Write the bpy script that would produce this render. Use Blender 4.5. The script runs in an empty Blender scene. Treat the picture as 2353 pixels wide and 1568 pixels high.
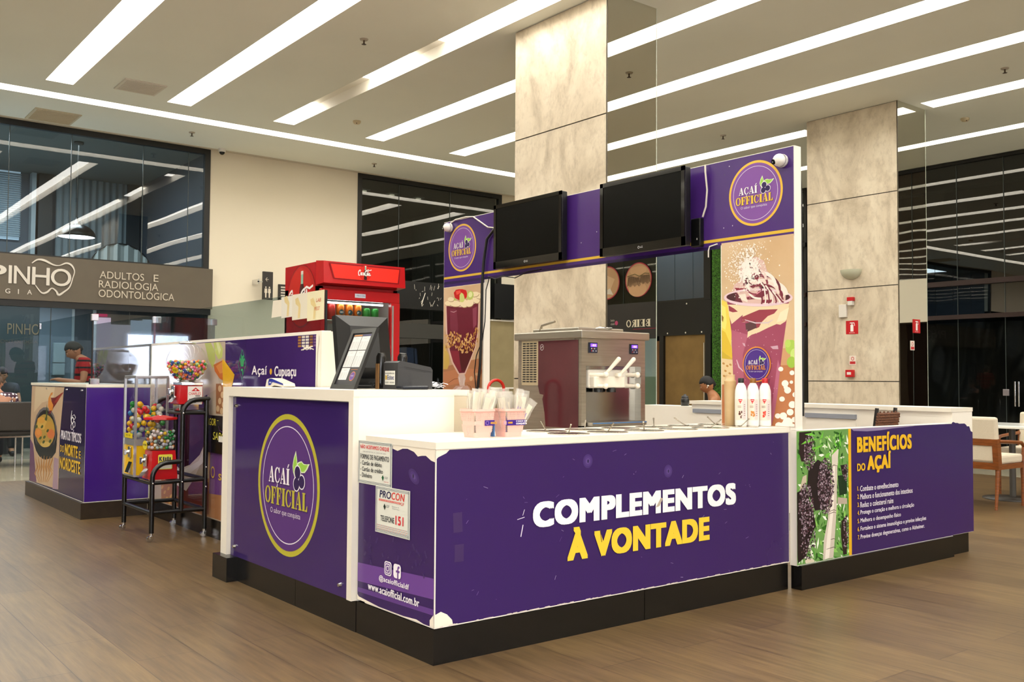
import bpy, bmesh, math, random
from mathutils import Vector, Matrix, Euler
random.seed(11)
SC = bpy.context.scene
COL = SC.collection
PI = math.pi

# ------------------------------------------------------------ camera, world, exposure
YAW, PITCH, ROLL = 0.66636, 0.039305, 0.006008
fw = Vector((math.sin(YAW)*math.cos(PITCH), math.cos(YAW)*math.cos(PITCH), math.sin(PITCH)))
rt = Vector((math.cos(YAW), -math.sin(YAW), 0)); up = rt.cross(fw)
rt2 = rt*math.cos(ROLL)+up*math.sin(ROLL); up2 = up*math.cos(ROLL)-rt*math.sin(ROLL)
camd = bpy.data.cameras.new('camera'); cam = bpy.data.objects.new('camera', camd); COL.objects.link(cam)
cam.matrix_world = Matrix(((rt2.x, up2.x, -fw.x, -2.145), (rt2.y, up2.y, -fw.y, -3.220), (rt2.z, up2.z, -fw.z, 1.15), (0, 0, 0, 1)))
camd.sensor_width = 36; camd.lens = 33.516; camd.clip_start = 0.05; camd.clip_end = 100
SC.camera = cam
wd = bpy.data.worlds.new('world'); SC.world = wd; wd.use_nodes = True
wd.node_tree.nodes['Background'].inputs[0].default_value = (1, .93, .82, 1)
wd.node_tree.nodes['Background'].inputs[1].default_value = 0.02
SC.view_settings.view_transform = 'Standard'; SC.view_settings.look = 'None'
SC.view_settings.exposure = 0.32; SC.view_settings.gamma = 1.0; SC.view_settings.use_curve_mapping = False
LIGHT = 9.5          # radiance of the ceiling strips
fl = bpy.data.lights.new('camera_flash', 'AREA'); fl.shape = 'RECTANGLE'; fl.size = .07; fl.size_y = .045; fl.energy = 42; fl.color = (1, .96, .9)
flo = bpy.data.objects.new('camera_flash', fl); COL.objects.link(flo); flo.matrix_world = cam.matrix_world @ Matrix.Translation((0, .09, .02))
HC = 4.7             # ceiling height
try:
    SC.cycles.max_bounces = 10; SC.cycles.transparent_max_bounces = 24; SC.cycles.sample_clamp_indirect = 12
except Exception:
    pass

# ------------------------------------------------------------ materials
def lin(c):
    c = c.lstrip('#'); v = [int(c[i:i+2], 16)/255 for i in (0, 2, 4)]
    return tuple(x/12.92 if x <= .04045 else ((x+.055)/1.055)**2.4 for x in v)+(1,)
MC = {}
def M(c, rough=.5, metal=0, emit=0, spec=.5, name=None, coat=0):
    k = (c, rough, metal, emit, spec, coat)
    if k in MC: return MC[k]
    m = bpy.data.materials.new(name or 'paint_'+c); m.use_nodes = True
    b = m.node_tree.nodes['Principled BSDF']
    b.inputs['Base Color'].default_value = lin(c); b.inputs['Roughness'].default_value = rough
    b.inputs['Metallic'].default_value = metal; b.inputs['Specular IOR Level'].default_value = spec
    b.inputs['Coat Weight'].default_value = coat
    if emit:
        b.inputs['Emission Color'].default_value = lin(c); b.inputs['Emission Strength'].default_value = emit
    MC[k] = m; return m
def ink(c): return M(c, .32, spec=.4)
def nodes_mat(name):
    m = bpy.data.materials.new(name); m.use_nodes = True; nt = m.node_tree
    return m, nt, nt.nodes, nt.links, nt.nodes['Principled BSDF']
def glass_mat(name, tint='ffffff', ior=1.5, rough=0.0, wav=0, dim=1.0):
    m = bpy.data.materials.new(name); m.use_nodes = True; nt = m.node_tree; N = nt.nodes; L = nt.links; N.clear()
    o = N.new('ShaderNodeOutputMaterial'); mx = N.new('ShaderNodeMixShader'); t = N.new('ShaderNodeBsdfTransparent'); g = N.new('ShaderNodeBsdfGlossy'); f = N.new('ShaderNodeFresnel')
    t.inputs[0].default_value = lin(tint); g.inputs['Roughness'].default_value = rough; gm = N.new('ShaderNodeNewGeometry'); mm = N.new('ShaderNodeMapRange'); mm.inputs['To Min'].default_value = ior; mm.inputs['To Max'].default_value = 1/ior; L.new(gm.outputs['Backfacing'], mm.inputs['Value']); L.new(mm.outputs[0], f.inputs['IOR'])
    g.inputs['Color'].default_value = (dim, dim, dim, 1)
    L.new(f.outputs[0], mx.inputs[0]); L.new(t.outputs[0], mx.inputs[1]); L.new(g.outputs[0], mx.inputs[2]); L.new(mx.outputs[0], o.inputs[0])
    if wav:
        tc = N.new('ShaderNodeTexCoord'); nz = N.new('ShaderNodeTexNoise'); nz.inputs['Scale'].default_value = .9; nz.inputs['Detail'].default_value = 1
        bp = N.new('ShaderNodeBump'); bp.inputs['Strength'].default_value = wav; bp.inputs['Distance'].default_value = .05
        L.new(tc.outputs['Object'], nz.inputs['Vector']); L.new(nz.outputs['Fac'], bp.inputs['Height']); L.new(bp.outputs[0], g.inputs['Normal'])
    return m
def noisy(name, c1, c2, scale=3, rough=.5, stretch=(1, 1, 1), detail=6, lo=.35, hi=.65, metal=0, bump=0, spec=.5, rough2=None):
    m, nt, N, L, b = nodes_mat(name)
    tc = N.new('ShaderNodeTexCoord'); mp = N.new('ShaderNodeMapping'); nz = N.new('ShaderNodeTexNoise'); cr = N.new('ShaderNodeValToRGB')
    mp.inputs['Scale'].default_value = stretch; nz.inputs['Scale'].default_value = scale; nz.inputs['Detail'].default_value = detail
    cr.color_ramp.elements[0].position = lo; cr.color_ramp.elements[0].color = lin(c1)
    cr.color_ramp.elements[1].position = hi; cr.color_ramp.elements[1].color = lin(c2)
    L.new(tc.outputs['Object'], mp.inputs[0]); L.new(mp.outputs[0], nz.inputs['Vector']); L.new(nz.outputs['Fac'], cr.inputs[0]); L.new(cr.outputs[0], b.inputs['Base Color'])
    b.inputs['Roughness'].default_value = rough; b.inputs['Metallic'].default_value = metal; b.inputs['Specular IOR Level'].default_value = spec
    if rough2 is not None:
        mr = N.new('ShaderNodeMapRange'); mr.inputs['To Min'].default_value = rough; mr.inputs['To Max'].default_value = rough2
        L.new(nz.outputs['Fac'], mr.inputs[0]); L.new(mr.outputs[0], b.inputs['Roughness'])
    if bump:
        bp = N.new('ShaderNodeBump'); bp.inputs['Strength'].default_value = bump; bp.inputs['Distance'].default_value = .01
        L.new(nz.outputs['Fac'], bp.inputs['Height']); L.new(bp.outputs[0], b.inputs['Normal'])
    return m

WHITE = M('efe9de', .45, name='white_laminate'); WARMW = M('e9e2d4', .4, name='off_white_edge')
PURPLE = noisy('purple_vinyl', '311a5c', '371c5a', 1.2, .22, spec=.45, rough2=.30, lo=.1, hi=.9)
PURPLE2 = noisy('purple_glossy_acrylic', '35205f', '3a2262', 1.0, .06, spec=.45)
GRANITE = noisy('black_granite', '090807', '1a1715', 160, .22, detail=3, lo=.5, hi=.72)
CHROME = M('d8d8d8', .12, 1, name='chrome'); STEEL = noisy('brushed_steel', 'b0aa9e', 'bcb6aa', 6, .34, stretch=(1, 1, 30), metal=1)
BLACK = M('0b0b0c', .35, name='black_plastic'); BLACKG = M('050506', .08, name='black_gloss'); BLACKM = M('080808', .3, spec=.6, name='black_powder_coat')
GLASS = glass_mat('clear_glass', 'f4faf8', 1.45); PLEX = glass_mat('clear_plastic', 'f6f6f4', 1.35)
RED = M('b80f14', .28, name='red_plastic'); YEL = M('e8b90c', .35, name='yellow_plastic')
MIRROR = M('d5d3c8', .0, 1, name='mirror_cladding')
WALLP = M('eadfc8', .7, name='cream_wall_paint'); DARKP = M('4a4238', .5, name='dark_taupe_panel')
def floor_material():
    m, nt, N, L, b = nodes_mat('wood_look_tile')
    tc = N.new('ShaderNodeTexCoord'); mp = N.new('ShaderNodeMapping'); mp.inputs['Rotation'].default_value = (0, 0, PI/2)
    br = N.new('ShaderNodeTexBrick'); br.offset = .37; br.inputs['Scale'].default_value = 1; br.inputs['Brick Width'].default_value = 1.2; br.inputs['Row Height'].default_value = .24
    br.inputs['Mortar Size'].default_value = .0022; br.inputs['Mortar Smooth'].default_value = .1; br.inputs['Bias'].default_value = -.1
    br.inputs['Color1'].default_value = lin('715c3e'); br.inputs['Color2'].default_value = lin('624e35'); br.inputs['Mortar'].default_value = lin('4a3626')
    m2 = N.new('ShaderNodeMapping'); m2.inputs['Scale'].default_value = (14, .9, 1)
    nz = N.new('ShaderNodeTexNoise'); nz.inputs['Scale'].default_value = 3; nz.inputs['Detail'].default_value = 8; nz.inputs['Roughness'].default_value = .65
    n2 = N.new('ShaderNodeTexNoise'); n2.inputs['Scale'].default_value = 1.1; n2.inputs['Detail'].default_value = 3
    cr = N.new('ShaderNodeValToRGB'); cr.color_ramp.elements[0].position = .34; cr.color_ramp.elements[0].color = (.62, .60, .58, 1); cr.color_ramp.elements[1].position = .66; cr.color_ramp.elements[1].color = (1.12, 1.1, 1.06, 1)
    c2 = N.new('ShaderNodeValToRGB'); c2.color_ramp.elements[0].position = .35; c2.color_ramp.elements[0].color = (.86, .84, .84, 1); c2.color_ramp.elements[1].position = .7; c2.color_ramp.elements[1].color = (1.08, 1.08, 1.0, 1)
    x1 = N.new('ShaderNodeMixRGB'); x1.blend_type = 'MULTIPLY'; x1.inputs[0].default_value = 1; x2 = N.new('ShaderNodeMixRGB'); x2.blend_type = 'MULTIPLY'; x2.inputs[0].default_value = 1
    L.new(tc.outputs['Object'], mp.inputs[0]); L.new(mp.outputs[0], br.inputs['Vector']); L.new(tc.outputs['Object'], m2.inputs[0]); L.new(m2.outputs[0], nz.inputs['Vector']); L.new(tc.outputs['Object'], n2.inputs['Vector'])
    L.new(nz.outputs['Fac'], cr.inputs[0]); L.new(n2.outputs['Fac'], c2.inputs[0]); L.new(br.outputs['Color'], x1.inputs[1]); L.new(cr.outputs[0], x1.inputs[2]); L.new(x1.outputs[0], x2.inputs[1]); L.new(c2.outputs[0], x2.inputs[2]); L.new(x2.outputs[0], b.inputs['Base Color'])
    b.inputs['Roughness'].default_value = .36; b.inputs['Specular IOR Level'].default_value = .42
    bp = N.new('ShaderNodeBump'); bp.inputs['Strength'].default_value = .12; bp.inputs['Distance'].default_value = .004; L.new(nz.outputs['Fac'], bp.inputs['Height']); L.new(bp.outputs[0], b.inputs['Normal'])
    return m
def travertine(name, seed):
    m, nt, N, L, b = nodes_mat(name)
    tc = N.new('ShaderNodeTexCoord'); mp = N.new('ShaderNodeMapping'); mp.inputs['Location'].default_value = (seed, seed*2, seed); mp.inputs['Scale'].default_value = (1, 1, .6)
    a = N.new('ShaderNodeTexNoise'); a.inputs['Scale'].default_value = 1.8; a.inputs['Detail'].default_value = 12; a.inputs['Roughness'].default_value = .62; a.inputs['Distortion'].default_value = 1.2
    f = N.new('ShaderNodeTexNoise'); f.inputs['Scale'].default_value = 14; f.inputs['Detail'].default_value = 8; f.inputs['Roughness'].default_value = .7
    cr = N.new('ShaderNodeValToRGB'); e = cr.color_ramp.elements; e[0].position = .34; e[0].color = lin('bdae96'); e[1].position = .5; e[1].color = lin('d8cab2'); n = e.new(.66); n.color = lin('e5d9c2')
    c2 = N.new('ShaderNodeValToRGB'); c2.color_ramp.elements[0].position = .3; c2.color_ramp.elements[0].color = (.72, .69, .66, 1); c2.color_ramp.elements[1].position = .52; c2.color_ramp.elements[1].color = (1, 1, 1, 1)
    x = N.new('ShaderNodeMixRGB'); x.blend_type = 'MULTIPLY'; x.inputs[0].default_value = .8
    L.new(tc.outputs['Object'], mp.inputs[0]); L.new(mp.outputs[0], a.inputs['Vector']); L.new(mp.outputs[0], f.inputs['Vector']); L.new(a.outputs['Fac'], cr.inputs[0]); L.new(f.outputs['Fac'], c2.inputs[0])
    L.new(cr.outputs[0], x.inputs[1]); L.new(c2.outputs[0], x.inputs[2]); L.new(x.outputs[0], b.inputs['Base Color']); b.inputs['Roughness'].default_value = .45
    return m

# ------------------------------------------------------------ mesh helpers
FR = {}                       # world frame (loc, rotz) of every thing, so parts can be given in world coordinates
def inv(p, fr):
    (l, r) = fr; x, y, z = p[0]-l[0], p[1]-l[1], p[2]-l[2]; c, s = math.cos(-r), math.sin(-r)
    return (x*c-y*s, x*s+y*c, z)
def tag(o, label=None, cat=None, group=None, kind=None):
    if label: o['label'] = label
    if cat: o['category'] = cat
    if group: o['group'] = group
    if kind: o['kind'] = kind
    return o
def thing(name, label, cat, loc=(0, 0, 0), rotz=0, group=None):
    o = bpy.data.objects.new(name, None); COL.objects.link(o); o.location = loc; o.rotation_euler = (0, 0, rotz); o.empty_display_size = .1
    FR[o.name] = (tuple(loc), rotz); return tag(o, label, cat, group)
class MB:
    def __init__(s): s.v = []; s.f = []; s.m = []; s.mi = []; s.sm = []
    def mat(s, m):
        if m not in s.m: s.m.append(m)
        return s.m.index(m)
    def add(s, vs, fs, m, smooth=False):
        b = len(s.v); s.v += [tuple(v) for v in vs]; k = s.mat(m)
        for f in fs: s.f.append([b+i for i in f]); s.mi.append(k); s.sm.append(smooth)
        return s
    def box(s, x0, y0, z0, x1, y1, z1, m, T=None, bev=0):
        if x0 > x1: x0, x1 = x1, x0
        if y0 > y1: y0, y1 = y1, y0
        if z0 > z1: z0, z1 = z1, z0
        if bev:
            bm = bmesh.new(); bmesh.ops.create_cube(bm, size=1)
            for v in bm.verts: v.co = Vector(((v.co.x+.5)*(x1-x0)+x0, (v.co.y+.5)*(y1-y0)+y0, (v.co.z+.5)*(z1-z0)+z0))
            bmesh.ops.bevel(bm, geom=bm.edges[:], offset=bev, segments=2, affect='EDGES', profile=.5)
            bm.verts.index_update(); vs = [v.co.copy() for v in bm.verts]; fs = [[v.index for v in f.verts] for f in bm.faces]; bm.free()
        else:
            vs = [(x, y, z) for x in (x0, x1) for y in (y0, y1) for z in (z0, z1)]
            fs = [(0, 1, 3, 2), (4, 6, 7, 5), (0, 4, 5, 1), (2, 3, 7, 6), (0, 2, 6, 4), (1, 5, 7, 3)]
        if T is not None: vs = [T @ Vector(v) for v in vs]
        return s.add(vs, fs, m, False)
    def tube(s, pts, r, m, n=8, caps=True, closed=False):
        pts = [Vector(p) for p in pts]; rs = r if isinstance(r, (list, tuple)) else [r]*len(pts)
        vs = []; fs = []; prev = None; K = len(pts)
        for i, p in enumerate(pts):
            if closed: d = pts[(i+1) % K]-pts[i-1]
            else: d = (pts[min(i+1, K-1)]-pts[max(i-1, 0)])
            d = d.normalized() if d.length > 1e-9 else Vector((0, 0, 1))
            if prev is None:
                a = Vector((0, 0, 1)) if abs(d.z) < .9 else Vector((1, 0, 0)); u = d.cross(a).normalized()
            else:
                u = (prev-d*prev.dot(d)); u = u.normalized() if u.length > 1e-6 else d.orthogonal().normalized()
            prev = u; w = d.cross(u)
            for k in range(n):
                t = 2*PI*k/n; vs.append(p+(u*math.cos(t)+w*math.sin(t))*rs[i])
        for i in range(K-1 if not closed else K):
            j = (i+1) % K
            for k in range(n): fs.append((i*n+k, i*n+(k+1) % n, j*n+(k+1) % n, j*n+k))
        s.add(vs, fs, m, True)
        if caps and not closed:
            s.add(vs[:n], [tuple(range(n))[::-1]], m); s.add(vs[-n:], [tuple(range(n))], m)
        return s
    def cyl(s, p0, p1, r0, m, r1=None, n=20, caps=True): return s.tube([p0, p1], [r0, r0 if r1 is None else r1], m, n, caps)
    def lathe(s, prof, c, m, n=24, axis='z', sx=1, sy=1, smooth=True):
        vs = []; fs = []; K = len(prof)
        for r, z in prof:
            for k in range(n):
                t = 2*PI*k/n; x, y = r*math.cos(t)*sx, r*math.sin(t)*sy
                v = (x, y, z) if axis == 'z' else ((z, x, y) if axis == 'x' else (x, z, y))
                vs.append((v[0]+c[0], v[1]+c[1], v[2]+c[2]))
        for i in range(K-1):
            for k in range(n): fs.append((i*n+k, i*n+(k+1) % n, (i+1)*n+(k+1) % n, (i+1)*n+k))
        s.add(vs, fs, m, smooth)
        return s
    def ball(s, c, r, m, n=16, k=10, sx=1, sy=1, sz=1, T=None):
        vs = []; fs = []
        for i in range(k+1):
            a = PI*i/k
            for j in range(n):
                t = 2*PI*j/n; vs.append(Vector((r*math.sin(a)*math.cos(t)*sx, r*math.sin(a)*math.sin(t)*sy, -r*math.cos(a)*sz)))
        for i in range(k):
            for j in range(n): fs.append((i*n+j, i*n+(j+1) % n, (i+1)*n+(j+1) % n, (i+1)*n+j))
        if T is not None: vs = [T @ v for v in vs]
        return s.add([v+Vector(c) for v in vs], fs, m, True)
    def prism(s, F, pts, d0, d1, m):
        """outline in the plane of frame F, extruded from depth d0 to d1"""
        n = len(pts); vs = [F(u, v, d0) for u, v in pts]+[F(u, v, d1) for u, v in pts]
        fs = [tuple(range(n))[::-1], tuple(range(n, 2*n))]+[(i, (i+1) % n, n+(i+1) % n, n+i) for i in range(n)]
        return s.add(vs, fs, m)
    def build(s, name, parent=None, label=None, cat=None, group=None, kind=None, world=True):
        me = bpy.data.meshes.new(name)
        fr = None
        if parent is not None: fr = FR[parent.name]
        elif world:
            xs = [v[0] for v in s.v]; ys = [v[1] for v in s.v]; zs = [v[2] for v in s.v]
            fr = (((min(xs)+max(xs))/2, (min(ys)+max(ys))/2, min(zs)), 0)
        vs = [inv(v, fr) for v in s.v] if (world and fr) else s.v
        me.from_pydata(vs, [], s.f)
        for m in s.m: me.materials.append(m)
        me.polygons.foreach_set('material_index', s.mi); me.polygons.foreach_set('use_smooth', s.sm); me.update()
        if not me.materials: me.materials.append(WHITE)
        o = bpy.data.objects.new(name, me); COL.objects.link(o)
        if parent is not None: o.parent = parent; FR[o.name] = FR[parent.name]
        elif world: o.location = fr[0]; FR[o.name] = fr
        else: FR[o.name] = ((0, 0, 0), 0)
        return tag(o, label, cat, group, kind)
def struct(name, mb): return mb.build(name, kind='structure')
def rbox(cx, cy, cz, rx=0, ry=0, rz=0): return Matrix.Translation((cx, cy, cz)) @ Euler((rx, ry, rz)).to_matrix().to_4x4()
def copy_tree(root, loc, rotz=None, name=None):
    r = root.copy(); COL.objects.link(r); r.location = loc
    if rotz is not None: r.rotation_euler = (0, 0, rotz)
    for ch in list(root.children):
        c = ch.copy(); COL.objects.link(c); c.parent = r
        for g in list(ch.children):
            d = g.copy(); COL.objects.link(d); d.parent = c
    return r

# ------------------------------------------------------------ flat printed art and lettering
def plane_x(X, y0, z0=0): return lambda u, v, d: (X-d, y0-u, z0+v)      # face that looks to -x
def plane_y(Y, x0, z0=0): return lambda u, v, d: (x0+u, Y-d, z0+v)      # face that looks to -y
def plane_xp(X, y0, z0=0): return lambda u, v, d: (X+d, y0+u, z0+v)     # face that looks to +x
def plane_z(Z, x0, y0, a=0): return lambda u, v, d: (x0+u*math.cos(a)-v*math.sin(a), y0+u*math.sin(a)+v*math.cos(a), Z+d)
_TX = {}
def glyphs(t, bold, sp):
    k = (t, bold, sp)
    if k not in _TX:
        c = bpy.data.curves.new('t', 'FONT'); c.body = t; c.size = 1; c.offset = bold; c.space_character = sp; c.resolution_u = 5 if len(t) < 15 else 3
        o = bpy.data.objects.new('t', c); me = bpy.data.meshes.new_from_object(o)
        vs = [(v.co.x, v.co.y) for v in me.vertices]; fs = [tuple(p.vertices) for p in me.polygons]
        bpy.data.objects.remove(o); bpy.data.meshes.remove(me); bpy.data.curves.remove(c)
        x0 = min(v[0] for v in vs); x1 = max(v[0] for v in vs); y0 = min(v[1] for v in vs); y1 = max(v[1] for v in vs)
        _TX[k] = ([((x-x0)/(x1-x0), (y-y0)/(y1-y0)) for x, y in vs], fs)
    return _TX[k]
class Art(MB):
    def __init__(s, F, base=.0008, step=.0005): MB.__init__(s); s.F = F; s.b = base; s.st = step; s.n = 0
    def add(s, *a, **k): s.n = (s.n+1) % 48; return MB.add(s, *a, **k)
    def d(s, L): return s.b+s.st*L+s.n*4e-6
    def poly(s, pts, c, L=0):
        m = ink(c) if isinstance(c, str) else c; vs = [s.F(u, v, s.d(L)) for u, v in pts]
        return s.add(vs, [tuple(range(len(pts)))], m)
    def rect(s, u0, v0, u1, v1, c, L=0): return s.poly([(u0, v0), (u1, v0), (u1, v1), (u0, v1)], c, L)
    def ell(s, cu, cv, ru, rv, c, L=0, n=40, rot=0):
        cr, sr = math.cos(rot), math.sin(rot)
        return s.poly([(cu+ru*math.cos(t)*cr-rv*math.sin(t)*sr, cv+ru*math.cos(t)*sr+rv*math.sin(t)*cr) for t in [2*PI*i/n for i in range(n)]], c, L)
    def ring(s, cu, cv, ru, rv, w, c, L=0, n=48, a0=0, a1=2*PI):
        m = ink(c) if isinstance(c, str) else c; vs = []; fs = []
        for i in range(n+1):
            t = a0+(a1-a0)*i/n; vs += [s.F(cu+ru*math.cos(t), cv+rv*math.sin(t), s.d(L)), s.F(cu+(ru-w)*math.cos(t), cv+(rv-w)*math.sin(t), s.d(L))]
        for i in range(n): fs.append((2*i, 2*i+2, 2*i+3, 2*i+1))
        return s.add(vs, fs, m)
    def line(s, pts, w, c, L=0):
        a = []; b = []
        for i, p in enumerate(pts):
            q = pts[min(i+1, len(pts)-1)]; o = pts[max(i-1, 0)]; dx, dy = q[0]-o[0], q[1]-o[1]; l = math.hypot(dx, dy) or 1
            a.append((p[0]-dy/l*w/2, p[1]+dx/l*w/2)); b.append((p[0]+dy/l*w/2, p[1]-dx/l*w/2))
        m = ink(c) if isinstance(c, str) else c; vs = [s.F(u, v, s.d(L)) for u, v in a+b]; n = len(a)
        return s.add(vs, [(i, i+1, n+i+1, n+i) for i in range(n-1)], m)
    def text(s, t, u0, v0, w, h, c, L=1, bold=0, sp=1, slant=0, rise=0):
        if bold > 0:
            R = min(bold*1.25, .1)*h; big = bold >= .04
            sq = [(1, 0), (1, 1), (0, 1), (-1, 1), (-1, 0), (-1, -1), (0, -1), (1, -1)]
            dirs = [(0, 0)]+(sq+[(x*.5, y*.5) for x, y in sq] if big else sq[::2])
            if sp == 1: sp = 1.04
            for k, (dx, dy) in enumerate(dirs): s.text(t, u0+R+R*dx, v0+R*.6+R*dy*.6, w-2*R, h-1.2*R, c, L+k*.03, 0, sp, slant, rise)
            return
        vs, fs = glyphs(t, bold, sp); m = ink(c) if isinstance(c, str) else c
        return s.add([s.F(u0+x*w+slant*y*h, v0+y*h+rise*x*w, s.d(L)) for x, y in vs], fs, m)
    def stencil(s, t, u0, v0, w, h, c, L=1):
        """heavy stencil serif capitals, drawn as outlines"""
        W = {'A': .86, 'C': .8, 'I': .46, 'O': .86, 'F': .72, 'L': .7}
        tot = sum(W[x if x in W else {'Ç': 'C', 'Í': 'I'}[x]]+.07 for x in t)-.07; k = w/tot; x = u0
        def P(pts): s.poly([(x+a*k, v0+b*h) for a, b in pts], c, L)
        def cres(cx, rx, side, a0=-PI/2, a1=PI/2, th=.52):
            o = [(cx+side*rx*math.cos(a), .5+.5*math.sin(a)) for a in [a0+(a1-a0)*i/12 for i in range(13)]]
            i_ = [(cx+side*rx*(1-th)*math.cos(a), .5+.4*math.sin(a)) for a in [a1+(a0-a1)*i/12 for i in range(13)]]
            P(o+i_)
        for ch in t:
            b = {'Ç': 'C', 'Í': 'I'}.get(ch, ch); q = W[b]
            if b == 'I': P([(.08, .93), (0, .93), (0, 1), (.46, 1), (.46, .93), (.38, .93), (.38, .07), (.46, .07), (.46, 0), (0, 0), (0, .07), (.08, .07)])
            if b == 'L':
                P([(.06, .93), (0, .93), (0, 1), (.42, 1), (.42, .93), (.34, .93), (.34, 0), (0, 0), (0, .07), (.06, .07)]); P([(.38, 0), (.38, .07), (.52, .1), (.62, .32), (.7, .32), (.68, 0)])
            if b == 'F':
                P([(.06, .93), (0, .93), (0, 1), (.34, 1), (.34, .07), (.42, .07), (.42, 0), (0, 0), (0, .07), (.06, .07)]); P([(.38, 1), (.7, 1), (.72, .7), (.66, .7), (.58, .88), (.38, .92)]); P([(.38, .56), (.46, .56), (.5, .7), (.56, .7), (.56, .34), (.5, .34), (.46, .48), (.38, .48)])
            if b == 'O': cres(.41, .41, -1); cres(.45, .41, 1)
            if b == 'C':
                cres(.41, .41, -1); P([(.45, 1), (.52, .98), (.66, .9), (.7, 1), (.76, 1), (.76, .64), (.68, .64), (.58, .84), (.45, .92)]); P([(.45, 0), (.6, .03), (.74, .16), (.8, .32), (.74, .34), (.62, .16), (.45, .08)])
            if b == 'A':
                P([(.38, 1), (.54, 1), (.8, .07), (.86, .07), (.86, 0), (.44, 0), (.44, .07), (.52, .07), (.42, .52), (.36, .78), (.34, .86)]); P([(.31, .82), (.34, .62), (.14, .07), (.24, .07), (.24, 0), (0, 0), (0, .07), (.07, .07)]); P([(.2, .26), (.42, .26), (.40, .34), (.23, .34)])
            if ch == 'Ç': P([(.38, -.03), (.46, -.03), (.5, -.16), (.42, -.26), (.3, -.24), (.31, -.18), (.4, -.18), (.41, -.13)])
            if ch == 'Í': P([(.12, 1.06), (.26, 1.06), (.42, 1.28), (.26, 1.28)])
            x += (q+.07)*k
    def logo(s, cu, cv, R, L=1, back='6e3f92', ringc='e9bf3a', yel='e9c23c', Rv=None):
        Rv = Rv or R; e = lambda u, v: (cu+u*R, cv+v*Rv)
        s.ell(cu, cv, R, Rv, ringc, L, 64); s.ell(cu, cv, R*.925, Rv*.925, back, L+1, 64); s.ring(cu, cv, R*.83, Rv*.83, R*.014, 'e8e0ee', L+2, 64)
        for dx, dy, cc, l in ((.012, -.014, '3a2060', L+3), (0, 0, None, L+4)):
            a = e(-.61+dx, .0+dy); s.stencil('AÇAÍ', a[0], a[1], .69*R, .23*Rv, cc or 'efe9ee', l)
            a = e(-.73+dx, -.31+dy); s.stencil('OFFICIAL', a[0], a[1], 1.38*R, .25*Rv, cc or yel, l)
        a = e(-.54, -.46); s.text('O sabor que conquista', a[0], a[1], .98*R, .1*Rv, 'd9cfe2', L+4)
        g1 = [(.27, .48), (.31, .36), (.32, .26), (.3, .18), (.26, .12), (.2, .2), (.18, .28), (.21, .38)]
        g2 = [(.28, .22), (.3, .3), (.36, .34), (.45, .36), (.52, .33), (.6, .33), (.68, .34), (.62, .27), (.55, .22), (.46, .21), (.4, .24)]
        for g, cc, k in ((g1, 'dfeec8', 1.1), (g2, 'dfeec8', 1.1), (g1, '9ccf4e', .86), (g2, '9ccf4e', .86)):
            mx = sum(p[0] for p in g)/len(g); my = sum(p[1] for p in g)/len(g)
            s.poly([e(mx+(p[0]-mx)*k, my+(p[1]-my)*k) for p in g], cc, L+(3 if k > 1 else 4))
        for (bx, by) in ((.34, .2), (.47, .08), (.31, .04)):
            q = e(bx, by); s.ell(q[0], q[1], R*.105, Rv*.105, 'f3eef6', L+5, 24); s.ell(q[0], q[1], R*.088, Rv*.088, '2c1a52', L+6, 24)
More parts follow.
